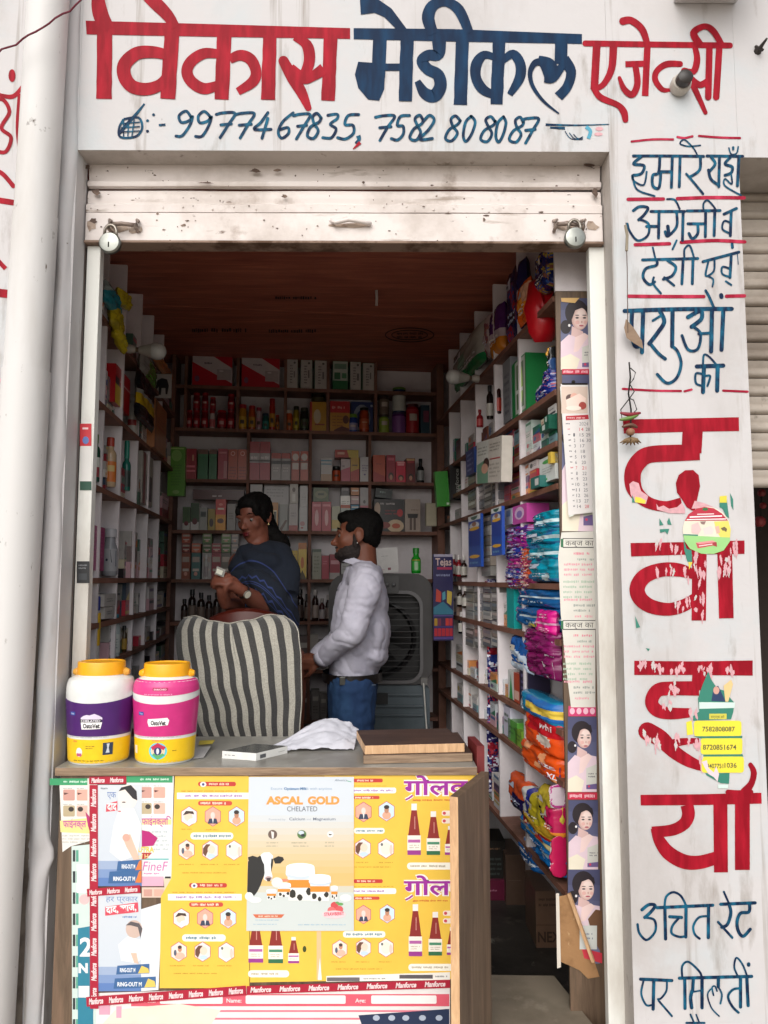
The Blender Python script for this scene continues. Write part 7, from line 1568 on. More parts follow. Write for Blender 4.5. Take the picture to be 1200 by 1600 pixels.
RPk(812, 858, 1280, 1306, lambda x, y: '#c8a02c' if y < .5 else '#a02820', 'gold and red packet on the stack of blue packs', th=.1, inset=-.02, seed=75, prints=[('l', .2, .5, .8, .8, 1, '#e8c8a0')])
RPk(808, 878, 1300, 1330, lambda x, y: '#d8c890' if .3 < y < .5 else '#1a68a8', 'blue diaper pack with a cream stripe, upper', th=.14, inset=-.02, seed=76)
RPk(832, 874, 1320, 1358, lambda x, y: '#1a6ab0', 'blue diaper pack with white barcode patches, on the lowest shelf', th=.16, inset=-.015, seed=77, prints=[('r', .5, .2, .78, .42, '#a8c0cc'), ('r', .45, .55, .8, .92, '#d4dce0')])
RPk(808, 836, 1322, 1352, blotch('#1a5ca0', ['#d0dce4', '#164a88'], 15, .2), 'crumpled blue and white diaper pack end', th=.12, inset=-.0, seed=78)
RPk(862, 884, 1318, 1384, lambda x, y: '#b81c50' if x + y * .2 > .35 else '#d8a898', 'narrow crimson packet hanging down by the torn cardboard', th=.08, inset=-.025, seed=79)
# distant lower cubbyholes
pile(RIGHT, 693, 728, rline(4), 46, 'fifth side shelf in the far corner', rr, pal=['#5a1c24', '#2a201e', '#a8a4a0', '#7a2a30', '#c8c4bc'], cw=(9, 13), ch=(14, 22), zb=ZR[4])
pile(RIGHT, 712, 760, rline(6), 44, 'seventh side shelf in the far corner', rr, cw=(8, 13), ch=(9, 15), zb=ZR[6], pal=['#cfcac6', '#b03040', '#c8ccd0', '#d08a50', '#7aa0a8', '#c8c0a8'])
pile(RIGHT, 714, 760, rline(7), 40, 'eighth side shelf in the far corner', rr, cw=(9, 14), ch=(12, 20), zb=ZR[7], pal=['#cfcac6', '#7aa0a8', '#d8d4d0', '#c8ccd0'])
pile(RIGHT, 700, 780, rline(1), 34, 'second side shelf', rr, cw=(8, 12), ch=(14, 24), zb=ZR[1], pal=['#4a1c1c', '#2c6a58', '#6a3a2c', '#a8a4a0', '#b03040', '#1c3040'])
pile(RIGHT, 697, 742, rline(2), 30, 'third side shelf in the far corner', rr, cw=(8, 12), ch=(14, 22), zb=ZR[2], pal=['#4a1c1c', '#8a8884', '#b03040', '#cfcac6', '#6a3a2c'])
pile(RIGHT, 697, 728, rline(3), 30, 'fourth side shelf in the far corner', rr, cw=(8, 12), ch=(14, 22), zb=ZR[3], pal=['#8a8884', '#cfcac6', '#5a4a4a'])
for i, (x, yb) in enumerate(((706, 900), (714, 901), (722, 902), (716, 948), (724, 950), (718, 990))):
    bottle(RS_(x - 5, x + 5, yb - 34, yb, -.0), ['#8a1c24', '#8a1c24', '#2a1814', '#201410', '#2c1a10', '#16161a'][i], '#d0ccc8', '#b8b4ac', None, label='%s small syrup bottle going down the side shelves beside the strip drawers' % ORD[i], caph=.22)

# ------------------------------------------------------------------ side shelves by the payment-sticker post (LEFT)
def LS_(x0, x1, yt, yb, inset=.01): return with_r(slot(LEFT, x0, x1, yt, None, yb, inset), x0, x1, yb)
bottle(LS_(149, 169, 432, 486), '#b8b4ae', '#b0aca6', '#c8c4bc', [('r', 0, .5, 1, 1, '#c0602c'), ('r', .1, .1, .9, .3, '#4a4a4c')], 'jar', label='large white jar with orange label on the top cubbyhole shelf', caph=.3)
def LPk(x0, x1, yt, yb, f, label, **k): return pouch(LS_(x0, x1, yt, yb, -.03), f, .05, label, **k)
LPk(170, 192, 452, 486, lambda x, y: '#1c7a88' if x + y > .5 else '#8a9a98', 'teal and grey pouch beside the large white jar', seed=90)
LPk(190, 208, 456, 480, lambda x, y: '#b8a820', 'mustard yellow pouch sticking out near the ceiling', seed=91, tilt=10)
LPk(180, 196, 482, 520, blotch('#b8a820', ['#9a8c1c'], 3), 'yellow pouch, upper of the hanging pair', seed=92, tilt=-8)
LPk(186, 201, 518, 540, lambda x, y: '#b8a820', 'yellow pouch, lower of the hanging pair', seed=93, tilt=-12)
bottle(LS_(146, 158, 548, 618), '#1c1c28', '#1a1a24', '#a02838', [('r', 0, .6, 1, 1, '#b06a40')], label='dark bottle with red and orange label by the guide post')
carton(LS_(180, 203, 580, 640), '#a8141c', [('r', 0, .5, .4, 1, '#c8a820'), ('r', .3, .33, 1, .37, '#d0b0b0'), ('r', 0, .3, .25, .5, '#1c1c28')], .1, label='red carton with yellow and black corner in a dim cubbyhole')
bottle(LS_(203, 221, 615, 686), '#b8b4ae', '#c0bcb6', '#a8a49c', [('r', .1, .3, .9, .6, '#8a2c2c')], label='white pump bottle with ribbed neck', caph=.14)
LPk(219, 244, 588, 666, stripes((.42, '#14161a'), (.5, '#8a8c88'), (.72, '#b89a1c'), (1, '#16181e')), 'black and yellow pouch hanging from the cubbyhole edge', seed=94)
LPk(224, 247, 562, 594, lambda x, y: '#4a7a2c' if x > .35 else '#8a8a84', 'green and white pouch under the bulb', seed=95)
LPk(245, 272, 564, 584, lambda x, y: '#a86a34', 'dull orange pouch hanging beyond the bulb', seed=96)
s_ = slot(BACK, 240, 268, 583, None, 622, -.5); carton(s_, '#a8a4a0', [('p', [(.2, .3), (.45, .2), (.75, .25), (.85, .5), (.78, .85), (.68, .85), (.66, .6), (.45, .6), (.42, .88), (.3, .88), (.28, .55), (.16, .7), (.12, .6)], '#1a1a1e'), ('r', 0, .0, 1, .04, '#2a2824')], .006, name='hanging_card', cat='card', label='white hanging card with a black animal silhouette')
carton(LS_(242, 260, 632, 708, -.02), '#a87048', [('r', .1, .5, .9, .52, '#a02c20'), ('l', .2, .3, .8, .45, 2, '#8a4a30'), ('r', 0, 0, .12, 1, '#8a5638')], .05, label='tall tan carton below the hanging animal card')
bottle(LS_(145, 161, 678, 754), '#1c4434', '#4a6a2c', '#c0c4bc', [('r', 0, .5, 1, 1, '#8a2c34')], label='dark green bottle with white cap ring behind the payment sticker')
bottle(LS_(168, 187, 683, 762), '#b8a080', '#a83a28', '#c8702c', [('r', .1, .2, .9, .5, '#c8b070')], label='orange-labelled lotion bottle with red cap')
bottle(LS_(195, 208, 688, 768), '#1c6a5c', '#1c7a68', '#2c3c38', None, label='slim teal bottle in the middle cubbyhole', caph=.35)
carton(LS_(222, 239, 710, 790), '#a8a49c', [('r', .1, 0, .3, 1, '#7a2c28'), ('r', .4, .4, .9, .9, '#4a4450')], .08, label='tall white and plum carton, third cubbyhole level')
carton(LS_(142, 163, 822, 892), '#8a1c5c', [('l', .1, .1, .9, .9, 9, '#a83a7a')], .08, label='magenta pack with fine print beside the silver bottle')
bottle(LS_(167, 190, 826, 900), '#8a8c90', '#b0b0b4', '#9a9ca0', [('p', [(.5, .05), (.95, .1), (.95, .8), (.6, .6)], '#1c2838'), ('e', .3, .5, .08, .06, '#2c3848')], 'bottle', label='silver bottle with dark blue swoosh on the eye-level cubbyhole shelf', neck=.7, lab1=.7)
bottle(LS_(138, 163, 932, 1032), '#b8b4b0', '#1c2c7c', '#c8a020', [('e', .5, .5, .3, .3, '#b8862a'), ('r', .7, .3, .95, .5, '#1c6a78')], 'jar', label='big white and yellow jar with a domed blue lid behind the guide post', caph=.22, lab0=.3, lab1=.95)
bottle(LS_(177, 192, 960, 1026), '#9aa4a4', '#2c6a78', '#b0b4b0', [('l', .1, .2, .9, .8, 4, '#6a7474')], label='pale grey bottle with teal cap above the pink jar', caph=.14)
for i, (x0, x1, yt, c) in enumerate(((192, 201, 978, '#3a2c14'), (201, 209, 984, '#15181c'))): bottle(LS_(x0, x1, yt, 1018), c, '#1a1a1a', ['#9a7a30', '#8a8a88'][i], None, label=['amber bottle with gold label', 'black bottle with grey label'][i] + ' next to the teal-capped bottle')
for (x0, x1, yt, yb, l_) in ((163, 181, 928, 947, 'upper'), (164, 179, 948, 966, 'lower')): carton(LS_(x0, x1, yt, yb, -.0), '#b0aca8', [('l', .2, .3, .8, .7, 2, '#5a5a5c')], .06, label='%s of two small white cartons above the pale grey bottle' % l_)
PALD = ['#cfcac6', '#a8a4a0', '#8a8884', '#c8c0a8', '#7a6a68', '#8a2c34', '#3c4a5a', '#4a6a5a', '#b03040', '#2a2426', '#c8a0a8']
PN.update({'#a8a4a0': 'grey-white', '#8a8884': 'grey', '#7a6a68': 'brown-grey', '#8a2c34': 'maroon', '#3c4a5a': 'slate', '#4a6a5a': 'moss', '#2a2426': 'black', '#5a1c24': 'dark red', '#2a201e': 'black', '#7a2a30': 'maroon', '#c8c4bc': 'off-white', '#4a1c1c': 'dark maroon', '#6a3a2c': 'brown', '#1c3040': 'midnight blue', '#5a4a4a': 'dusky'})
for (xa, xb, zi, hp, wh) in ((205, 238, 0, 36, 'topmost cubbyhole shelf'), (245, 272, 0, 26, 'topmost cubbyhole shelf'), (222, 240, 1, 40, 'second cubbyhole shelf'), (240, 272, 2, 42, 'third cubbyhole shelf'), (205, 220, 2, 50, 'third cubbyhole shelf'), (192, 220, 3, 84, 'fourth cubbyhole shelf'), (222, 252, 3, 70, 'fourth cubbyhole shelf'), (254, 273, 3, 74, 'fourth cubbyhole shelf'),
                             (194, 218, 4, 46, 'fifth cubbyhole shelf'), (222, 272, 4, 36, 'fifth cubbyhole shelf'), (215, 272, 5, 32, 'sixth cubbyhole shelf'), (210, 272, 6, 40, 'seventh cubbyhole shelf')):
    pile(LEFT, xa, xb, lline(zi), hp, wh, rr, pal=PALD, cw=(8, 13), ch=(12, 26), zb=ZL[zi])
# bulbs
def bulb(p, dirv, label):
    X = dirv.normalized(); Y = X.orthogonal().normalized(); Z = X.cross(Y); ax_ = (Y, Z, X)
    o = empty('led_bulb', tuple(p), label, 'bulb')
    b = MB(); b.lathe(p, [(.016, 0), (.017, .012), (.012, .03)], gm('#9a958c', .4), 14, ax=ax_); b.build('holder', o, smooth='auto')
    b = MB(); b.lathe(p, [(.009, .0305), (.009, .042)], mat('#6a5a48', .4, metal=.5), 12, ax=ax_); b.build('screw_base', o, smooth='auto')
    b = MB(); b.lathe(p, [(.013, .0425), (.017, .055), (.026, .085), (.029, .09)], gm('#9c9890', .4), 18, ax=ax_); b.build('heat_sink', o, smooth='auto')
    b = MB(); b.lathe(p, [(.029, .0905), (.032, .105), (.030, .122), (.020, .135), (.006, .141)], gm('#a8a8a4', .2), 18, ax=ax_); b.build('glass_dome', o, smooth='auto')
p = RIGHT.moved(.02).hit(748, 592); e_ = p - RU * .2; bulb(p, RIGHT.moved(.02).hit(748, 592) * 0 - RU + Vector((0, 0, .05)), 'white bulb sticking out sideways below the green diaper packet')
p = LEFT.moved(.02).hit(199, 545); bulb(p, RU + Vector((0, 0, -.05)), 'white bulb sticking out over the cubbyholes near the yellow pouches')
# red carrier bag
bg = facade_plane(.42); b = MB()
out = [(822, 470), (826, 442), (836, 436), (838, 455), (850, 452), (862, 448), (872, 436), (869, 448), (862, 462), (868, 475), (872, 490), (870, 520), (862, 534), (836, 535), (826, 520), (822, 498), (818, 482)]
cen = bg.hit(846, 492)
for sgn in (1, -1):
    k0 = len(b.v); rings = 7
    for q in range(rings + 1):
        t = q / rings
        for i, (x, y) in enumerate(out):
            e_ = bg.hit(x, y); pnt = cen.lerp(e_, t); dd = .055 * math.sqrt(max(0, 1 - t ** 2.4)) + .012 * noise.noise(Vector((x * .09, y * .07, t * 3)))
            b.v.append(pnt + Vector((0, -dd * sgn if t < 1 else 0, 0)))
    m_ = gm('#b80f1c', .38); si = b.slot(m_); n_ = len(out)
    for q in range(rings):
        for i in range(n_):
            a0 = k0 + q * n_ + i; a1 = k0 + q * n_ + (i + 1) % n_; f = [a0, a1, a1 + n_, a0 + n_]; b.f.append(f if sgn > 0 else f[::-1]); b.mi.append(si)
b.build('carrier_bag', smooth=True, label='knotted red plastic carrier bag hanging full in front of the side shelves', cat='bag')

# more stock in the dim cubbyholes of the left shelving and along the right one
for (xa, xb, zi, hp, wh) in ((160, 192, 1, 60, 'second cubbyhole shelf near the post'), (208, 222, 1, 46, 'second cubbyhole shelf near the post'), (240, 272, 1, 44, 'second cubbyhole shelf near the post'),
                             (188, 196, 2, 60, 'third cubbyhole shelf near the post'), (163, 168, 2, 70, 'third cubbyhole shelf near the post'), (180, 196, 4, 50, 'fifth cubbyhole shelf near the post'), (240, 256, 0, 30, 'topmost cubbyhole shelf near the corner'), (168, 200, 5, 50, 'sixth cubbyhole shelf near the post'), (163, 205, 6, 50, 'seventh cubbyhole shelf near the post')):
    pile(LEFT, xa, xb, lline(zi), hp, wh, rr, pal=PALD, cw=(7, 11), ch=(12, 24), zb=ZL[zi])
for (xa, xb, zi, hp, wh) in ((700, 727, 5, 40, 'sixth side shelf in the far corner'), (786, 800, 5, 50, 'sixth side shelf'), (765, 800, 7, 44, 'eighth side shelf'), (765, 800, 6, 40, 'seventh side shelf'), (728, 782, 8, 60, 'lowest side shelf')):
    pile(RIGHT, xa, xb, rline(zi), hp, wh, rr, cw=(8, 14), ch=(10, 18), zb=ZR[zi])
# ------------------------------------------------------------------ chair, cooler, people
def soup(prims, voxel, smooth=4, fn=None, name='body'):
    """one continuous surface grown from overlapping ellipsoids and tapering limbs"""
    mb = MB(); m = None
    for p in prims:
        if p[0] == 'e':
            c, r = Vector(p[1]), p[2]; R_ = p[3] if len(p) > 3 else Matrix.Identity(3)
            k = len(mb.v); seg, rg = 20, 14
            mb.ball((0, 0, 0), 1.0, None, seg, rg)
            for i in range(k, len(mb.v)):
                v = mb.v[i]; mb.v[i] = c + R_ @ Vector((v.x * r[0], v.y * r[1], v.z * r[2]))
        else:
            pts, rs = [Vector(q) for q in p[1]], p[2]
            P_ = [(*q, r) for q, r in zip(pts, rs)]; P_ = smooth_line(P_, 5) if len(P_) > 2 else P_
            fl = p[3] if len(p) > 3 else None
            k = len(mb.v); mb.tube([Vector(q[:3]) for q in P_], [q[3] for q in P_], None, 14)
            for e in (P_[0], P_[-1]): mb.ball(Vector(e[:3]), e[3], None, 14, 10)
            if fl:   # flatten across y
                cy = sum(q.y for q in pts) / len(pts)
                for i in range(k, len(mb.v)): mb.v[i].y = cy + (mb.v[i].y - cy) * fl
    me = bpy.data.meshes.new(name); me.from_pydata([tuple(v) for v in mb.v], [], mb.f)
    o = bpy.data.objects.new(name, me); COL.objects.link(o)
    r = o.modifiers.new('r', 'REMESH'); r.mode = 'VOXEL'; r.voxel_size = voxel; r.use_smooth_shade = True
    if smooth: sm = o.modifiers.new('s', 'SMOOTH'); sm.iterations = smooth; sm.factor = .5
    dg = bpy.context.evaluated_depsgraph_get(); new = bpy.data.meshes.new_from_object(o.evaluated_get(dg))
    bpy.data.objects.remove(o); bpy.data.meshes.remove(me)
    if fn:
        new.calc_loop_triangles() if False else None
        nn = [v.normal.copy() for v in new.vertices]
        for v, n_ in zip(new.vertices, nn): v.co = v.co + n_ * fn(v.co, n_)
    return new
def put(me, name, m, parent, cut=None):
    """link a soup mesh under its person; cut(v) True -> face dropped"""
    if cut:
        import bmesh
        bm = bmesh.new(); bm.from_mesh(me); bmesh.ops.delete(bm, geom=[f for f in bm.faces if cut(f.calc_center_median())], context='FACES'); bm.to_mesh(me); bm.free()
    org = Vector(parent['_o'])
    for v in me.vertices: v.co -= org
    me.materials.clear(); me.materials.append(m)
    me.polygons.foreach_set('use_smooth', [True] * len(me.polygons)); me.polygons.foreach_set('material_index', [0] * len(me.polygons))
    o = bpy.data.objects.new(name, me); COL.objects.link(o); o.parent = parent; o['_o'] = tuple(org); return o
def skin_mat(c, name):
    m = layered(name, c, [(tuple(min(1, x * 1.12) for x in [int(c[i:i + 2], 16) / 255 for i in (1, 3, 5)]), 9, .45, .7, (1, 1, 1)), ('#6a3426', 26, .6, .85, (1, 1, 1))], rough=.5, bump=.08, bscale=160, bdist=.001)
    m.node_tree.nodes['Principled BSDF'].inputs['Subsurface Weight'].default_value = .08; m.node_tree.nodes['Principled BSDF'].inputs['Subsurface Radius'].default_value = (.01, .004, .002)
    return m
def head_prims(c, fwd, up, s=1.0, fem=False):
    c = Vector(c); F_ = Vector(fwd).normalized(); U_ = Vector(up); U_ = (U_ - F_ * U_.dot(F_)).normalized(); L_ = U_.cross(F_)
    M = Matrix((F_, L_, U_)).transposed()
    T = lambda x, y, z: c + M @ Vector((x, y, z)) * s
    E = lambda p, r: ('e', T(*p), tuple(q * s for q in r), M)
    w_ = .92 if fem else 1.0
    pr = [E((-.018, 0, .03), (.094, .076 * w_, .088)), E((.018, 0, -.015), (.074, .064 * w_, .092)), E((.036, 0, -.078), (.046, .046 * w_, .038)), E((.064, 0, -.098), (.017, .02, .016)),
          ('c', [T(.084, 0, .012), T(.094, 0, -.008), T(.109, 0, -.030)], [.0075 * s, .0085 * s, .0115 * s]), E((.099, .012, -.036), (.011, .008, .008)), E((.099, -.012, -.036), (.011, .008, .008)),
          E((.078, .030, .024), (.012, .024, .007)), E((.078, -.030, .024), (.012, .024, .007)), E((.052, .034, -.020), (.028, .026, .030)), E((.052, -.034, -.020), (.028, .026, .030)),
          E((.088, 0, -.060), (.010, .023, .006)), E((.085, 0, -.071), (.011, .020, .0075)), E((.070, .031, .004), (.010, .016, .009)), E((.070, -.031, .004), (.010, .016, .009)),
          E((.015, .048 * w_, -.07), (.036, .014, .03)), E((.015, -.048 * w_, -.07), (.036, .014, .03))]
    for sd in (1, -1):
        pr += [E((-.008, sd * .079 * w_, .0), (.019, .006, .030)), ('c', [T(-.002, sd * .082 * w_, .026), T(-.020, sd * .090 * w_, .028), T(-.029, sd * .092 * w_, .004), T(-.018, sd * .088 * w_, -.022), T(-.004, sd * .081 * w_, -.032)], [.004 * s, .0045 * s, .0045 * s, .0045 * s, .006 * s])]
    return pr, T, M
def eyes(T, M, s, parent):
    for sd in (1, -1):
        b = MB(); b.ball(T(.0705, sd * .031, .002), .0125 * s, mat('#665c56', .35), 14, 10); o = b.build('eyeball', parent, smooth=True)
        b = MB(); b.ball(T(.0765, sd * .0315, .0), .0075 * s, mat('#1a0f0a', .1), 12, 8); b.build('iris', o, smooth=True)

# ---- plastic chair with a striped towel over its back (chair stands between counter and woman)
TP_ = facade_plane(.60)
xw = lambda x: TP_.hit(x, 1000).x; zw = lambda y: TP_.hit(372, y).z
chair = empty('chair', (xw(372), .75, 0), 'tall red-brown padded chair, its back covered by a grey and cream striped cloth', 'chair')
M_REDP = mat('#4a160c', .35, var=.15, scale=12)
b = MB()
def backf(u, v, th=0):
    a = (u - .5) * 2; z = .5 + (zw(958) - .5) * v - .012 * a * a * v * 3
    return (xw(372) + a * (.195 - .035 * v - .02 * v * v), .73 + .03 * a * a + .06 * (1 - v) * -1 + th, z)
def chb(u, v): return backf(u, v)
b.grid(lambda u, v: backf(u, v), 24, 20, M_REDP); b.grid(lambda u, v: backf(1 - u, v, .05), 24, 20, M_REDP); b.grid(lambda u, v: Vector(backf(u, 1)).lerp(Vector(backf(u, 1, .05)), v) + Vector((0, 0, .012 * math.sin(PI * v))), 24, 4, M_REDP)
b.grid(lambda u, v: Vector(backf(0, u)).lerp(Vector(backf(0, u, .05)), v), 20, 2, M_REDP); b.grid(lambda u, v: Vector(backf(1, 1 - u)).lerp(Vector(backf(1, 1 - u, .05)), v), 20, 2, M_REDP)
b.build('backrest', chair, smooth='auto')
b = MB(); b.abox(xw(372) - .22, xw(372) + .22, .68, 1.12, .44, .51, M_REDP); b.build('seat', chair, bevel=.02)
for sx_ in (-1, 1):
    for yy in (.70, 1.08): b = MB(); b.tube([(xw(372) + sx_ * .19, yy, .44), (xw(372) + sx_ * .23, yy + (.03 if yy > 1 else -.03), .0)], [.02, .016], mat('#2a1a16', .4), 10); b.build('leg', chair, smooth='auto')
for sx_ in (-1, 1): b = MB(); b.tube(smooth_line([(xw(372) + sx_ * .21, .70, .72), (xw(372) + sx_ * .245, .85, .73), (xw(372) + sx_ * .235, 1.03, .70), (xw(372) + sx_ * .21, 1.06, .50)], 4), .018, M_REDP, 10); b.build('armrest', chair, smooth=True)
def cloth_mat(name, c1, c2):
    def one(c):
        m = bpy.data.materials.new(name); m.use_nodes = True; n = m.node_tree.nodes; l = m.node_tree.links; bs = n['Principled BSDF']; bs.inputs['Roughness'].default_value = .95; bs.inputs['Specular IOR Level'].default_value = .1
        bs.inputs['Sheen Weight'].default_value = .3; tc = n.new('ShaderNodeTexCoord'); no = n.new('ShaderNodeTexNoise'); no.inputs['Scale'].default_value = 260; no.inputs['Detail'].default_value = 3
        r = n.new('ShaderNodeValToRGB'); cc = lin(c); r.color_ramp.elements[0].position = .3; r.color_ramp.elements[1].position = .7; r.color_ramp.elements[0].color = (*[x * .72 for x in cc], 1); r.color_ramp.elements[1].color = (*[min(1, x * 1.15) for x in cc], 1)
        l.new(tc.outputs['Object'], no.inputs[0]); l.new(no.outputs['Fac'], r.inputs[0]); l.new(r.outputs[0], bs.inputs['Base Color'])
        bp = n.new('ShaderNodeBump'); bp.inputs['Strength'].default_value = .6; bp.inputs['Distance'].default_value = .003; l.new(no.outputs['Fac'], bp.inputs['Height']); l.new(bp.outputs[0], bs.inputs['Normal']); return m
    return one(c1), one(c2)
MG, MC = cloth_mat('towelling', '#474645', '#b0aca0')
def interp(t, kv):
    for (a, x), (b_, y) in zip(kv[:-1], kv[1:]):
        if t <= b_: f = (t - a) / (b_ - a); f = f * f * (3 - 2 * f); return x + (y - x) * f
    return kv[-1][1]
LFT = [(0, 287), (.04, 279), (.1, 275), (.2, 275), (.45, 282), (.75, 300), (1, 316)]; RGT = [(0, 452), (.04, 462), (.1, 466), (.3, 470), (.6, 471), (.85, 468), (1, 464)]
TOPY = [(0, 966), (.12, 963), (.3, 971), (.5, 975), (.68, 970), (.85, 961), (.95, 963), (1, 968)]
NV = 40; NU = 133
def towel(u, v):
    y = interp(u, TOPY) + (1172 - interp(u, TOPY)) * v
    xl, xr = interp(v, LFT), interp(v, RGT)
    uu = u - .05 * math.sin(PI * u) * math.exp(-v * 3.0) - .035 * math.sin(PI * u) ** 2 * math.exp(-v * 6) * (1 if u > .5 else -.3)
    x = xl + (xr - xl) * uu
    a = (u - .5) * 2
    dep = .60 + .07 * a * a * (1 - .3 * v) - .05 * (1 - v) * 0 - .02 * math.sin(PI * v) + .006 * math.sin(u * 22 + v * 3) * v + .05 * math.exp(-v * 22) - .10 * v * .3
    pl_ = facade_plane(dep); return pl_.hit(x, y) + Vector((0, noise.noise(Vector((u * 6, v * 5, 1))) * .006, 0))
b = MB(); k0 = len(b.v)
for i in range(NU + 1):
    for j in range(NV + 1): b.v.append(towel(i / NU, j / NV))
sg, sc_ = b.slot(MG), b.slot(MC)
for i in range(NU):
    for j in range(NV):
        q = k0 + i * (NV + 1) + j; b.f.append([q, q + NV + 1, q + NV + 2, q + 1]); t = (i / NU) * 9.5; b.mi.append(sg if (t % 1) < .5 else sc_)
# fold over the top and down the far side
k1 = len(b.v)
for i in range(NU + 1):
    top = towel(i / NU, 0)
    for j in range(6):
        f = j / 5; b.v.append(top + Vector((0, .015 + .07 * f, .004 * math.sin(PI * f) - .05 * f * f)))
for i in range(NU):
    q0 = k0 + i * (NV + 1); q1 = q0 + NV + 1; a0 = k1 + i * 6; t = (i / NU) * 9.5; mi = sg if (t % 1) < .5 else sc_
    b.f.append([q0, a0, a0 + 6, q1]); b.mi.append(mi)
    for j in range(5): b.f.append([a0 + j, a0 + j + 1, a0 + j + 7, a0 + j + 6]); b.mi.append(mi)
o = b.build('striped_cloth', smooth=True, label='cream and dark grey striped towelling cloth draped over the back of the chair', cat='cloth')
b = MB(); b.tube([towel(i / NU, 0) + Vector((0, -.002, .002)) for i in range(NU + 1)] + [towel(1, j / NV) + Vector((.001, -.001, 0)) for j in range(1, NV)], .0022, MC, 6); b.build('hem', o, smooth=True)

# ---- air cooler
cz = 1.62
KP2 = facade_plane(cz); kx = lambda x: KP2.hit(x, 1000).x; kz = lambda y: KP2.hit(595, y).z
cool = empty('air_cooler', (kx(595), cz + .2, 0), 'large grey plastic air cooler with round dark fan grille behind the man', 'air cooler')
M_GR = layered('grey_cooler_plastic', '#454343', [('#3a3838', 4, .45, .7, (1, 1, 1))], rough=.4, bump=.05); M_GR2 = layered('blue_grey_tank', '#566066', [('#454e52', 4, .45, .7, (1, 1, 1))], rough=.4, bump=.05); M_BLK = mat('#121212', .5, var=.1)
def rrp(x0, x1, z0, z1, r, n_=6):
    pts = []
    for (cx, c_z, a0) in ((x1 - r, z1 - r, 0), (x0 + r, z1 - r, 90), (x0 + r, z0 + r, 180), (x1 - r, z0 + r, 270)):
        for k in range(n_ + 1): t = math.radians(a0 + 90 * k / n_); pts.append((cx + r * math.cos(t), c_z + r * math.sin(t)))
    return pts
def rprism(mb, pts, y0, y1, m, inner=None, back=True):
    n_ = len(pts); k = len(mb.v); mb.v += [Vector((x, y0, z)) for x, z in pts] + [Vector((x, y1, z)) for x, z in pts]; i = mb.slot(m)
    for q in range(n_): mb.f.append([k + q, k + (q + 1) % n_, k + n_ + (q + 1) % n_, k + n_ + q]); mb.mi.append(i)
    if inner:
        k2 = len(mb.v); mb.v += [Vector((x, y0, z)) for x, z in inner]
        for q in range(n_): mb.f.append([k + q, k + (q + 1) % n_, k2 + (q + 1) % n_, k2 + q]); mb.mi.append(i)
        k3 = len(mb.v); mb.v += [Vector((x, y1, z)) for x, z in inner]
        for q in range(n_): mb.f.append([k2 + q, k2 + (q + 1) % n_, k3 + (q + 1) % n_, k3 + q]); mb.mi.append(i)
    else: mb.f.append([k + q for q in range(n_)]); mb.mi.append(i)
    if back: mb.f.append([k + n_ + q for q in range(n_)]); mb.mi.append(i)
X0, X1, Z1_, ZM = kx(513), kx(676), kz(896), kz(1070)
b = MB(); rprism(b, rrp(X0, X1, ZM, Z1_, .09), cz, cz + .42, M_GR, rrp(kx(529), kx(659), kz(1066), kz(925), .07)); b.build('upper_housing', cool, smooth='auto', bevel=.006)
b = MB(); rprism(b, rrp(kx(527), kx(661), kz(1068), kz(923), .075), cz - .012, cz + .005, mat('#5c5a5c', .35), rrp(kx(532), kx(656), kz(1063), kz(928), .065), back=False); b.build('grille_frame', cool, smooth='auto')
b = MB(); b.abox(kx(529), kx(659), cz + .06, cz + .07, kz(1066), kz(925), M_BLK); b.build('fan_recess', cool)
b = MB(); fc = Vector((kx(590), cz + .05, kz(998)))
b.lathe(fc, [(.185, 0), (.190, .01), (.175, .015), (.165, .004)], mat('#1c1b1c', .35), 40, ax=(Vector((1, 0, 0)), Vector((0, 0, 1)), Vector((0, -1, 0))), capb=False, capt=False); b.build('fan_ring', cool, smooth='auto')
for k in range(5):
    b = MB(); a_ = k * 2 * PI / 5; b.grid(lambda u, v: fc + Vector(((.03 + .13 * u) * math.cos(a_ + (v - .5) * .8), -.004 - .02 * (v - .5), (.03 + .13 * u) * math.sin(a_ + (v - .5) * .8))), 5, 5, mat('#1e1d1e', .4)); b.build('fan_blade', cool, smooth=True)
for k in range(15):
    z_ = kz(932 + k * 9.2); b = MB(); b.abox(kx(532), kx(656), cz + .012, cz + .026, z_ - .002, z_ + .002, mat('#201f20', .4)); b.build('louvre', cool)
b = MB(); rprism(b, rrp(kx(598), kx(623), kz(927), kz(901), .01), cz - .03, cz - .001, mat('#232224', .3)); o = b.build('control_panel', cool, smooth='auto')
for x in (605, 615): b = MB(); b.lathe(Vector((kx(x), cz - .031, kz(914))), [(.010, 0), (.009, .012), (.004, .014)], mat('#4a4a4c', .3), 14, ax=(Vector((1, 0, 0)), Vector((0, 0, 1)), Vector((0, -1, 0)))); b.build('knob', o, smooth='auto')
b = MB(); rprism(b, rrp(X0 + .01, X1 - .015, .03, ZM - .004, .03), cz + .01, cz + .41, M_GR2); b.build('water_tank', cool, smooth='auto')
for y in (1086, 1104, 1118): b = MB(); b.abox(kx(530), kx(660), cz - .004, cz + .009, kz(y) - .004, kz(y) + .004, M_GR2); b.build('tank_ridge', cool, bevel=.002)
b = MB(); b.abox(kx(586), kx(606), cz - .006, cz + .0095, kz(1100), kz(1083), M_BLK); b.build('drain_hatch', cool)
for x in (X0 + .04, X1 - .06): b = MB(); b.abox(x, x + .03, cz + .05, cz + .35, 0, .029, M_BLK); b.build('foot', cool)
b = MB(); b.abox(kx(657), kx(667), cz - .02, cz - .001, kz(1070), kz(1058), mat('#6a6866', .4)); b.build('cord_clip', cool)
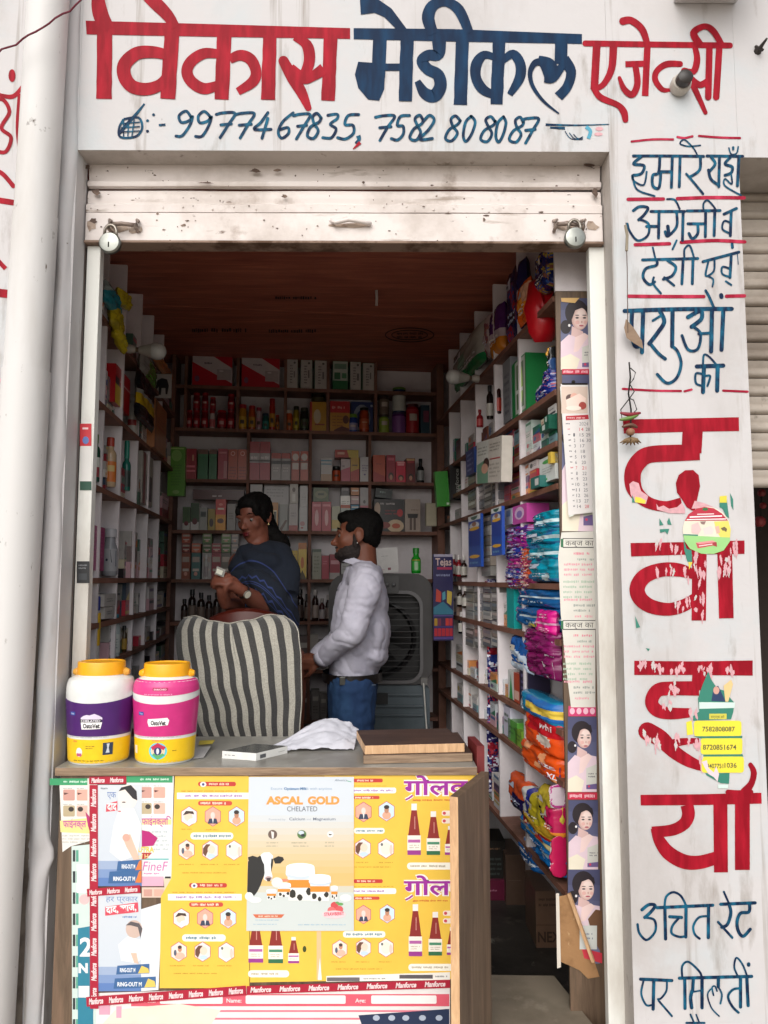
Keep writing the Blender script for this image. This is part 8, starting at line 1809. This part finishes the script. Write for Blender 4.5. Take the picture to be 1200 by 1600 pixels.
b = MB(); b.tube([(kx(661), cz - .025, kz(1066)), (kx(663), cz - .03, kz(1100)), (kx(666), cz - .03, kz(1150)), (kx(668), cz - .05, .02), (kx(680), cz - .1, .006)], .004, mat('#c0beb8', .5), 6); b.build('power_cord', cool, smooth=True)
s_ = Slot(KP2.moved(-.02), 0, 0, Z1_ + .001, 0); q0, q1 = s_.pl.hit(586, 902), s_.pl.hit(623, 902); s_.pl = s_.pl; s_.uL, s_.uR = (q0 - s_.pl.o).dot(s_.pl.a), (q1 - s_.pl.o).dot(s_.pl.a); s_.z1 = s_.pl.hit(600, 857).z
carton(s_, '#c4c2c0', [('r', .55, .8, .68, .9, '#7a3040'), ('l', .3, .3, .6, .36, 1, '#8a8a88'), ('l', .1, .84, .5, .9, 1, '#b0707a')], .02, name='desk_calendar', cat='calendar', label='pale grey stand-up card on top of the air cooler behind the man', tilt=3)
s_ = Slot(KP2.moved(-.06), 0, 0, Z1_ + .001, 0); q0, q1 = s_.pl.hit(643, 890), s_.pl.hit(658, 890); s_.uL, s_.uR = (q0 - s_.pl.o).dot(s_.pl.a), (q1 - s_.pl.o).dot(s_.pl.a); s_.z1 = s_.pl.hit(650, 856).z
bottle(s_, '#1c9a28', '#2a8a30', '#3cb044', [('r', .3, .2, .7, .9, '#a8c8a0'), ('r', 0, 0, 1, .12, '#a8a030')], label='bright green bottle standing on the air cooler', neck=.6, caph=.22, lab1=.7)
g2 = MB(); p = RIGHT.moved(.03).hit(693, 1140); g2.ball(Vector((p.x - .03, p.y, .06)), .08, gm('#1c7a1c', .3), 18, 10, sc=(1, 1, .7)); g2.build('green_pot', smooth=True, label='round bright green plastic pot on the floor between cooler and side shelves', cat='pot')

# ---- man
MY = 1.10; MP = facade_plane(MY)
def mp(x, y, dy=0.0): p = facade_plane(MY + dy).hit(x, y); return p
man = empty('person', (mp(560, 1000).x, MY, 0), 'man in a white shirt, blue jeans and black belt standing sideways before the air cooler', 'person')
SK = skin_mat('#683e2e', 'man_skin'); HR = mat('#090706', .75, var=.3, scale=160, bump=.5, spec=.15)
hc = mp(562, 838) + Vector((-.012, 0, .0))
hp, T, M = head_prims(hc, (-1, -.04, -.02), (-.02, 0, 1), .93)
Z_ = lambda y: mp(560, y).z; X_ = lambda x, y=1000: mp(x, y).x
neck = [T(-.03, 0, -.05), mp(569, 880), mp(566, 905)]
sh_c = mp(566, 912); hip_c = mp(551, 1062)
body = hp + [('c', neck, [.052, .055, .07]),
    ('c', [mp(566, 925), mp(566, 960), mp(560, 1010), mp(552, 1060)], [.08, .09, .085, .08], 1.2)]
def armj(sgn):   # shoulder, elbow, wrist; sgn -1 near the camera
    if sgn < 0: return [mp(570, 915, -.20), mp(552, 985, -.23), mp(500, 1032, -.10)]
    return [mp(562, 915, .17), mp(540, 985, .2), mp(492, 1028, .04)]
def hand(wr, dirv, curl, palm, sgn, s=1.0):
    """palm, four bent fingers, thumb; dirv along the hand, palm = direction the palm faces"""
    d = Vector(dirv).normalized(); pn = Vector(palm).normalized(); side = d.cross(pn).normalized() * sgn
    pr = [('c', [wr, wr + d * .03 * s, wr + d * .075 * s], [.024 * s, .028 * s, .026 * s])]
    for i, (o_, l_) in enumerate(((.030, .072), (.010, .080), (-.010, .074), (-.029, .058))):
        a = wr + d * .045 * s + side * o_ * .75 * s; k = wr + d * .088 * s + side * o_ * s; c1 = curl
        p1 = k + (d * math.cos(c1) + pn * math.sin(c1)) * l_ * .5 * s; p2 = p1 + (d * math.cos(c1 * 2) + pn * math.sin(c1 * 2)) * l_ * .32 * s; p3 = p2 + (d * math.cos(c1 * 2.8) + pn * math.sin(c1 * 2.8)) * l_ * .25 * s
        pr.append(('c', [a, k, p1, p2, p3], [.011 * s, .0095 * s, .0085 * s, .008 * s, .007 * s]))
    tb = wr + d * .022 * s + side * .026 * s; t1 = tb + (side * .8 + d * .7 + pn * .3).normalized() * .036 * s; t2 = t1 + (side * .25 + d * .9 + pn * .5).normalized() * .03 * s
    pr.append(('c', [wr + d * .012 * s, tb, t1, t2], [.016 * s, .014 * s, .010 * s, .008 * s])); return pr
for sg_ in (-1, 1):
    a, e_, w_ = armj(sg_); body.append(('c', [a, e_], [.036, .032])); body.append(('c', [e_, e_.lerp(w_, .35), w_], [.032, .034, .026]))
    body += hand(w_, Vector((-1, .35 * -sg_, -.15)), .55, Vector((.0, .9 * -sg_, -.5)), -sg_, .95)
    hx = hip_c + Vector((0, sg_ * .085, -.02)); kn = Vector((hip_c.x - .005, MY + sg_ * .10, .50)); an = Vector((hip_c.x + .03, MY + sg_ * .11, .09))
    body.append(('c', [hx, hx.lerp(kn, .5), kn, kn.lerp(an, .4), an], [.072, .064, .052, .052, .038])); body.append(('c', [an + Vector((.02, 0, -.04)), an + Vector((-.06, 0, -.05)), an + Vector((-.15, 0, -.06))], [.038, .036, .028]))
put(soup(body, .0055, 3), 'body', SK, man)
eyes(T, M, .93, man)
E = lambda p, r: ('e', T(*p), tuple(q * .93 for q in r), M)
hair = [E((-.030, 0, .048), (.092, .081, .082)), E((.022, 0, .082), (.062, .060, .038)), E((.056, 0, .088), (.032, .048, .024)), E((-.066, 0, .0), (.045, .066, .062)), E((-.045, .05, .015), (.040, .030, .05)), E((-.045, -.05, .015), (.040, .030, .05)), E((.018, .060, .038), (.034, .018, .026)), E((.018, -.060, .038), (.034, .018, .026))]
put(soup(hair, .005, 1, lambda c, n_: .003 * noise.noise(c * 70) + .002 * noise.noise(c * 200)), 'hair', HR, man)
BR = mat('#1c100c', .8, var=.3, scale=150, bump=.5)
beard = [E((.036, 0, -.080), (.050, .050, .040)), E((.064, 0, -.100), (.021, .024, .020)), E((.012, .050, -.062), (.030, .014, .044)), E((.012, -.050, -.062), (.030, .014, .044)), E((.090, 0, -.050), (.010, .026, .006)), E((.06, .03, -.075), (.03, .018, .025)), E((.06, -.03, -.075), (.03, .018, .025)), E((.006, .062, -.015), (.014, .013, .045)), E((.006, -.062, -.015), (.014, .013, .045)), E((.03, .045, -.07), (.04, .02, .035)), E((.03, -.045, -.07), (.04, .02, .035)), E((.075, 0, -.085), (.028, .03, .022))]
put(soup(beard, .0045, 1, lambda c, n_: .002 * noise.noise(c * 160)), 'beard', BR, man)
for sd in (1, -1): b = MB(); b.tube([T(.083, sd * .015, .030), T(.084, sd * .032, .036), T(.070, sd * .05, .030)], [.003, .0042, .002], HR, 6); b.build('eyebrow', man, smooth=True)
# shirt
fold = lambda c, n_: .005 * noise.noise(Vector((c.x * 10 + c.z * 13, c.y * 6, c.z * 5 - c.x * 7))) - .004 * max(0, .3 - abs(noise.noise(Vector((c.x * 12 + c.z * 22, c.y * 8, c.z * 8 - c.x * 14))))) * 3
a, e_, w_ = armj(-1); a2, e2_, w2_ = armj(1)
shirt = [('c', [mp(570, 902, 0), mp(566, 930), mp(562, 970), mp(559, 1010), mp(552, 1050)], [.080, .112, .118, .116, .102], 1.42),
    ('e', mp(588, 985, -.02), (.062, .15, .12)), ('e', mp(586, 1022, -.02), (.058, .14, .055)), ('e', mp(580, 930, 0), (.050, .14, .07)), ('e', mp(540, 1020, 0), (.07, .13, .06)),
    ('c', [mp(566, 902, -.08), mp(572, 910, -.17), a.lerp(e_, .35), e_, e_.lerp(w_, .3), w_.lerp(e_, .08)], [.066, .070, .064, .056, .050, .036]),
    ('c', [mp(562, 902, .08), a2, e2_, w2_.lerp(e2_, .08)], [.07, .072, .058, .036]), ('c', [mp(570, 888), mp(562, 905)], [.062, .075])]
M_SHIRT = layered('white_shirt_cotton', '#b2b0bc', [('#9c9aa8', 5, .45, .7, (1, 1, 1))], rough=.8, bump=.25, bscale=90, bdist=.003)
nz = T(0, 0, -.11).z
put(soup(shirt, .006, 5, fold), 'shirt', M_SHIRT, man, cut=lambda c: c.z > mp(560, 884).z and abs(c.y - MY) < .045)
b = MB()   # collar: standing band folded outward, tilted forward
for (r0, r1, z0, z1) in ((.062, .066, 0, .032), (.066, .080, .032, .004)):
    b.grid(lambda u, v: mp(566, 889) + Vector(((r0 + (r1 - r0) * v) * 1.05 * math.cos(2 * PI * u + PI), (r0 + (r1 - r0) * v) * .95 * math.sin(2 * PI * u + PI), z0 + (z1 - z0) * v + .028 * math.cos(2 * PI * u))), 40, 3, M_SHIRT)
b.build('collar', man, smooth=True)
b = MB(); d_ = (w_ - e_).normalized(); b.tube([w_.lerp(e_, .16), w_.lerp(e_, .02)], [.038, .036], M_SHIRT, 18); b.build('cuff', man, smooth=True)
# jeans and belt
jf = lambda c, n_: .004 * noise.noise(Vector((c.x * 18, c.y * 18, c.z * 30))) + .003 * noise.noise(c * 50)
jeans = [('c', [mp(551, 1052), mp(550, 1080)], [.104, .106], 1.34)]
for sg_ in (-1, 1):
    hx = hip_c + Vector((0, sg_ * .085, -.02)); kn = Vector((hip_c.x - .005, MY + sg_ * .10, .50)); an = Vector((hip_c.x + .03, MY + sg_ * .11, .09)); jeans.append(('c', [hx, hx.lerp(kn, .5), kn, an + Vector((0, 0, .0))], [.100, .090, .072, .064]))
jeans.append(('e', mp(566, 1085, -.05), (.06, .11, .08)))
M_JEAN = layered('blue_denim', '#1c3354', [('#2c4c6c', 5, .5, .75, (1, 1, .6)), ('#16294a', 18, .55, .75, (1, 1, 1))], rough=.9, bump=.3, bscale=300, bdist=.002)
put(soup(jeans, .006, 3, jf), 'jeans', M_JEAN, man, cut=lambda c: c.z > mp(551, 1049).z)
b = MB(); zc_ = mp(551, 1055); M_BELT = mat('#141110', .3, var=.2)
for (z0, z1) in ((-.020, .018),): b.grid(lambda u, v: zc_ + Vector((.122 * math.cos(2 * PI * u), .122 * 1.42 * math.sin(2 * PI * u), z0 + (z1 - z0) * v)), 48, 2, M_BELT)
b.build('belt', man, smooth=True)
b = MB(); b.abox(zc_.x - .045, zc_.x - .022, zc_.y - .178, zc_.y - .168, zc_.z - .016, zc_.z + .016, mat('#4a4a46', .3, metal=.6)); b.build('belt_keeper', man, bevel=.002)
b = MB(); b.tube([mp(566, 1072, -.165), mp(566, 1110, -.15)], .0014, mat('#6a7c90', .8), 5); b.tube([mp(566, 1072, -.165), mp(587, 1070, -.12)], .0014, mat('#6a7c90', .8), 5); b.build('pocket_seam', man)
b = MB(); b.ball(mp(536, 1073, -.155), .006, mat('#c8c8c0', .3, metal=.8), 10, 6); b.build('rivet', man, smooth=True)
b = MB(); b.ball(T(0, .10 * 0 + -.0, 0) * 0 + T(-.002, (.078), -.034), .0035, mat('#e0e0dc', .2, metal=.6), 8, 6); b.build('ear_stud', man, smooth=True)
for sg_ in (-1, 1):
    an = Vector((hip_c.x + .03, MY + sg_ * .11, .055)); put(soup([('c', [an + Vector((.03, 0, -.01)), an + Vector((-.06, 0, -.012)), an + Vector((-.16, 0, -.018))], [.045, .046, .035])], .006, 2), 'shoe', M_BELT, man)

# ---- woman
WY = 1.05
def wp(x, y, dy=0.0): return facade_plane(WY + dy).hit(x, y)
wom = empty('person', (wp(410, 1000).x, WY, 0), 'woman wrapped in a navy patterned shawl with a wristwatch, standing behind the striped chair', 'person')
SKW = skin_mat('#6c4032', 'woman_skin')
hs_ = .83
hcw = wp(397, 810)
fw = Vector((-.38, -.90, -.22)); hp, T, M = head_prims(hcw, fw, (-.06, 0, 1), hs_, True)
bodyw = hp + [('c', [T(-.03, 0, -.06), wp(404, 850), wp(408, 866)], [.046, .044, .05]), ('c', [wp(410, 880), wp(412, 920), wp(412, 960), wp(412, 1030)], [.09, .11, .10, .12], 1.1)]
wrA = wp(377, 922, -.26); elA = wp(410, 946, -.14); shA = wp(432, 884, -.02)
bodyw += [('c', [shA, elA], [.036, .038]), ('c', [elA, elA.lerp(wrA, .4), wrA], [.040, .036, .022])] + hand(wrA, (wp(344, 903, -.30) - wrA), .55, Vector((-.3, .5, -.6)), -1, .88)
elB = wp(372, 948, -.10); wrB = wp(352, 944, -.24); shB = wp(374, 880, -.0)
bodyw += [('c', [shB, elB], [.045, .038]), ('c', [elB, wrB], [.036, .022])] + hand(wrB, (wp(345, 912, -.30) - wrB), .45, Vector((.6, .5, .1)), 1, .88)
for sg_ in (-1, 1):
    hx = wp(412, 1040) + Vector((sg_ * .08, 0, 0)); bodyw.append(('c', [hx, Vector((hx.x, WY, .5)), Vector((hx.x, WY + .02, .08))], [.10, .07, .04])); bodyw.append(('c', [Vector((hx.x, WY + .03, .05)), Vector((hx.x, WY - .12, .04))], [.035, .03]))
put(soup(bodyw, .0055, 3), 'body', SKW, wom)
eyes(T, M, hs_, wom)
E = lambda p, r: ('e', T(*p), tuple(q * hs_ for q in r), M)
b = MB(); 
lips = [E((.0925, 0, -.059), (.0085, .021, .0050)), E((.0895, 0, -.070), (.0095, .017, .0060))]
put(soup(lips, .0025, 1), 'lips', mat('#5c1a1e', .35), wom)
hairw = [E((-.032, 0, .050), (.096, .080, .082)), E((.012, 0, .080), (.064, .064, .042)), E((-.075, 0, -.01), (.05, .065, .08)), E((-.02, .062, .03), (.055, .022, .06)), E((-.02, -.062, .03), (.055, .022, .06)), E((.038, .048, .045), (.030, .022, .035)), E((.038, -.048, .045), (.030, .022, .035)),
    ('c', [T(-.09, 0, -.03), wp(428, 838, .03), wp(442, 848, .03), wp(446, 870, .04)], [.045, .034, .03, .018])]
put(soup(hairw, .005, 1, lambda c, n_: .004 * noise.noise(c * 70)), 'hair', HR, wom)
for sd in (1, -1): b = MB(); b.tube([T(.081, sd * .013, .027), T(.082, sd * .030, .034), T(.068, sd * .048, .027)], [.0018, .0026, .0012], HR, 6); b.build('eyebrow', wom, smooth=True)
b = MB(); b.ball(T(-.0, .078, -.036), .005, mat('#d8c890', .2, metal=.8), 8, 6); b.build('earring', wom, smooth=True)
# shawl
M_SHAWL = bpy.data.materials.new('navy_shawl'); M_SHAWL.use_nodes = True
n = M_SHAWL.node_tree.nodes; l = M_SHAWL.node_tree.links; bs_ = n['Principled BSDF']; bs_.inputs['Roughness'].default_value = .95
tc = n.new('ShaderNodeTexCoord'); sx = n.new('ShaderNodeSeparateXYZ'); l.new(tc.outputs['Object'], sx.inputs[0])
def MA(op, a, b=None, c=None):
    k = n.new('ShaderNodeMath'); k.operation = op
    for i, v in enumerate((a, b, c)):
        if v is None: continue
        if isinstance(v, (int, float)): k.inputs[i].default_value = v
        else: l.new(v, k.inputs[i])
    return k.outputs[0]
zig = MA('MULTIPLY', MA('PINGPONG', MA('MULTIPLY', sx.outputs['X'], 60.0), 1.0), .012)
arc = MA('MULTIPLY', MA('POWER', MA('ABSOLUTE', MA('ADD', sx.outputs['X'], .03)), 2.0), 5.5)
t0 = MA('ADD', sx.outputs['Z'], arc)
def band(z, w_, zg=0.0):
    v = MA('ADD', t0, MA('MULTIPLY', zig, zg)) if zg else t0
    return MA('LESS_THAN', MA('ABSOLUTE', MA('SUBTRACT', v, z)), w_)
mask = band(1.44, .003)
for z, w_, zg in ((1.385, .0035, 1), (1.36, .002, 0), (1.352, .002, 0), (1.335, .0045, 1.6), (1.31, .002, 0), (1.28, .003, 1), (1.235, .002, 0), (1.2, .004, 1.4), (1.17, .002, 0)): mask = MA('MAXIMUM', mask, band(z, w_, zg))
mx = n.new('ShaderNodeMix'); mx.data_type = 'RGBA'; l.new(mask, mx.inputs[0]); mx.inputs[6].default_value = (*lin('#0f1826'), 1); mx.inputs[7].default_value = (*lin('#2a3868'), 1); l.new(mx.outputs[2], bs_.inputs['Base Color'])
sf = lambda c, n_: .012 * noise.noise(Vector((c.x * 7 + c.z * 6, c.y * 5, c.z * 3))) + .007 * noise.noise(Vector((c.x * 18 + c.z * 12, c.y * 9, c.z * 8)))
shawl = [('c', [wp(388, 866, -.02), wp(408, 862, .02), wp(436, 868, 0)], [.05, .055, .05], 1.3), ('c', [wp(412, 880), wp(414, 915), wp(416, 955), wp(416, 1010)], [.095, .120, .128, .125], 1.25),
    ('c', [wp(434, 874, -.02), wp(444, 900, -.06), wp(440, 935, -.10), wp(442, 975, -.05)], [.056, .066, .072, .065]), ('c', [wp(388, 872, -.02), wp(380, 900, -.05), wp(384, 935, -.06)], [.055, .062, .055]),
    ('c', [wp(402, 905, -.14), wp(424, 925, -.16), wp(436, 950, -.13)], [.035, .05, .045]), ('c', [wp(382, 862, -.04), wp(400, 872, -.10), wp(425, 880, -.09)], [.028, .035, .04])]
put(soup(shawl, .006, 5, sf), 'shawl', M_SHAWL, wom)
put(soup([('c', [wp(414, 990), Vector((wp(414, 990).x, WY, .45))], [.13, .17], 1.0)], .008, 3, sf), 'tunic', mat('#101622', .9, var=.2), wom)
# watch: steel case facing out, dark strap
dW = (elA - wrA).normalized(); wc = wrA.lerp(elA, .06); nz_ = (CAM - wc).normalized(); nz_ = (nz_ - dW * nz_.dot(dW)).normalized(); sd_ = dW.cross(nz_)
b = MB(); b.lathe(wc + nz_ * .026, [(.015, 0), (.0165, .002), (.016, .007), (.013, .0075)], mat('#b8b4a8', .25, metal=.7), 24, ax=(sd_, dW, nz_)); o = b.build('wristwatch', wom, smooth='auto')
b = MB(); b.lathe(wc + nz_ * .0336, [(.0135, 0), (.0135, .0006)], mat('#dcd8c4', .3), 24, ax=(sd_, dW, nz_)); b.build('dial', o)
b = MB(); b.grid(lambda u, v: wc + (nz_ * math.cos(2 * PI * u) + sd_ * math.sin(2 * PI * u)) * .0275 + dW * (v - .5) * .014, 24, 2, mat('#2a1c16', .5)); b.build('strap', o, smooth=True)
b = MB(); hp_ = wp(336, 897, -.31); b.box(hp_, Vector((.03, .01, -.012)), Vector((0, .004, .002)), Vector((.006, 0, .028)), mat('#a8a8a4', .2, metal=.6)); b.box(hp_ + Vector((.004, -.001, .004)), Vector((.02, .006, -.008)), Vector((0, -.002, 0)), Vector((.004, 0, .016)), mat('#d8d8c8', .3)); b.build('tablet_strip', label='silver tablet strip held between the fingers of the woman', cat='medicine strip')
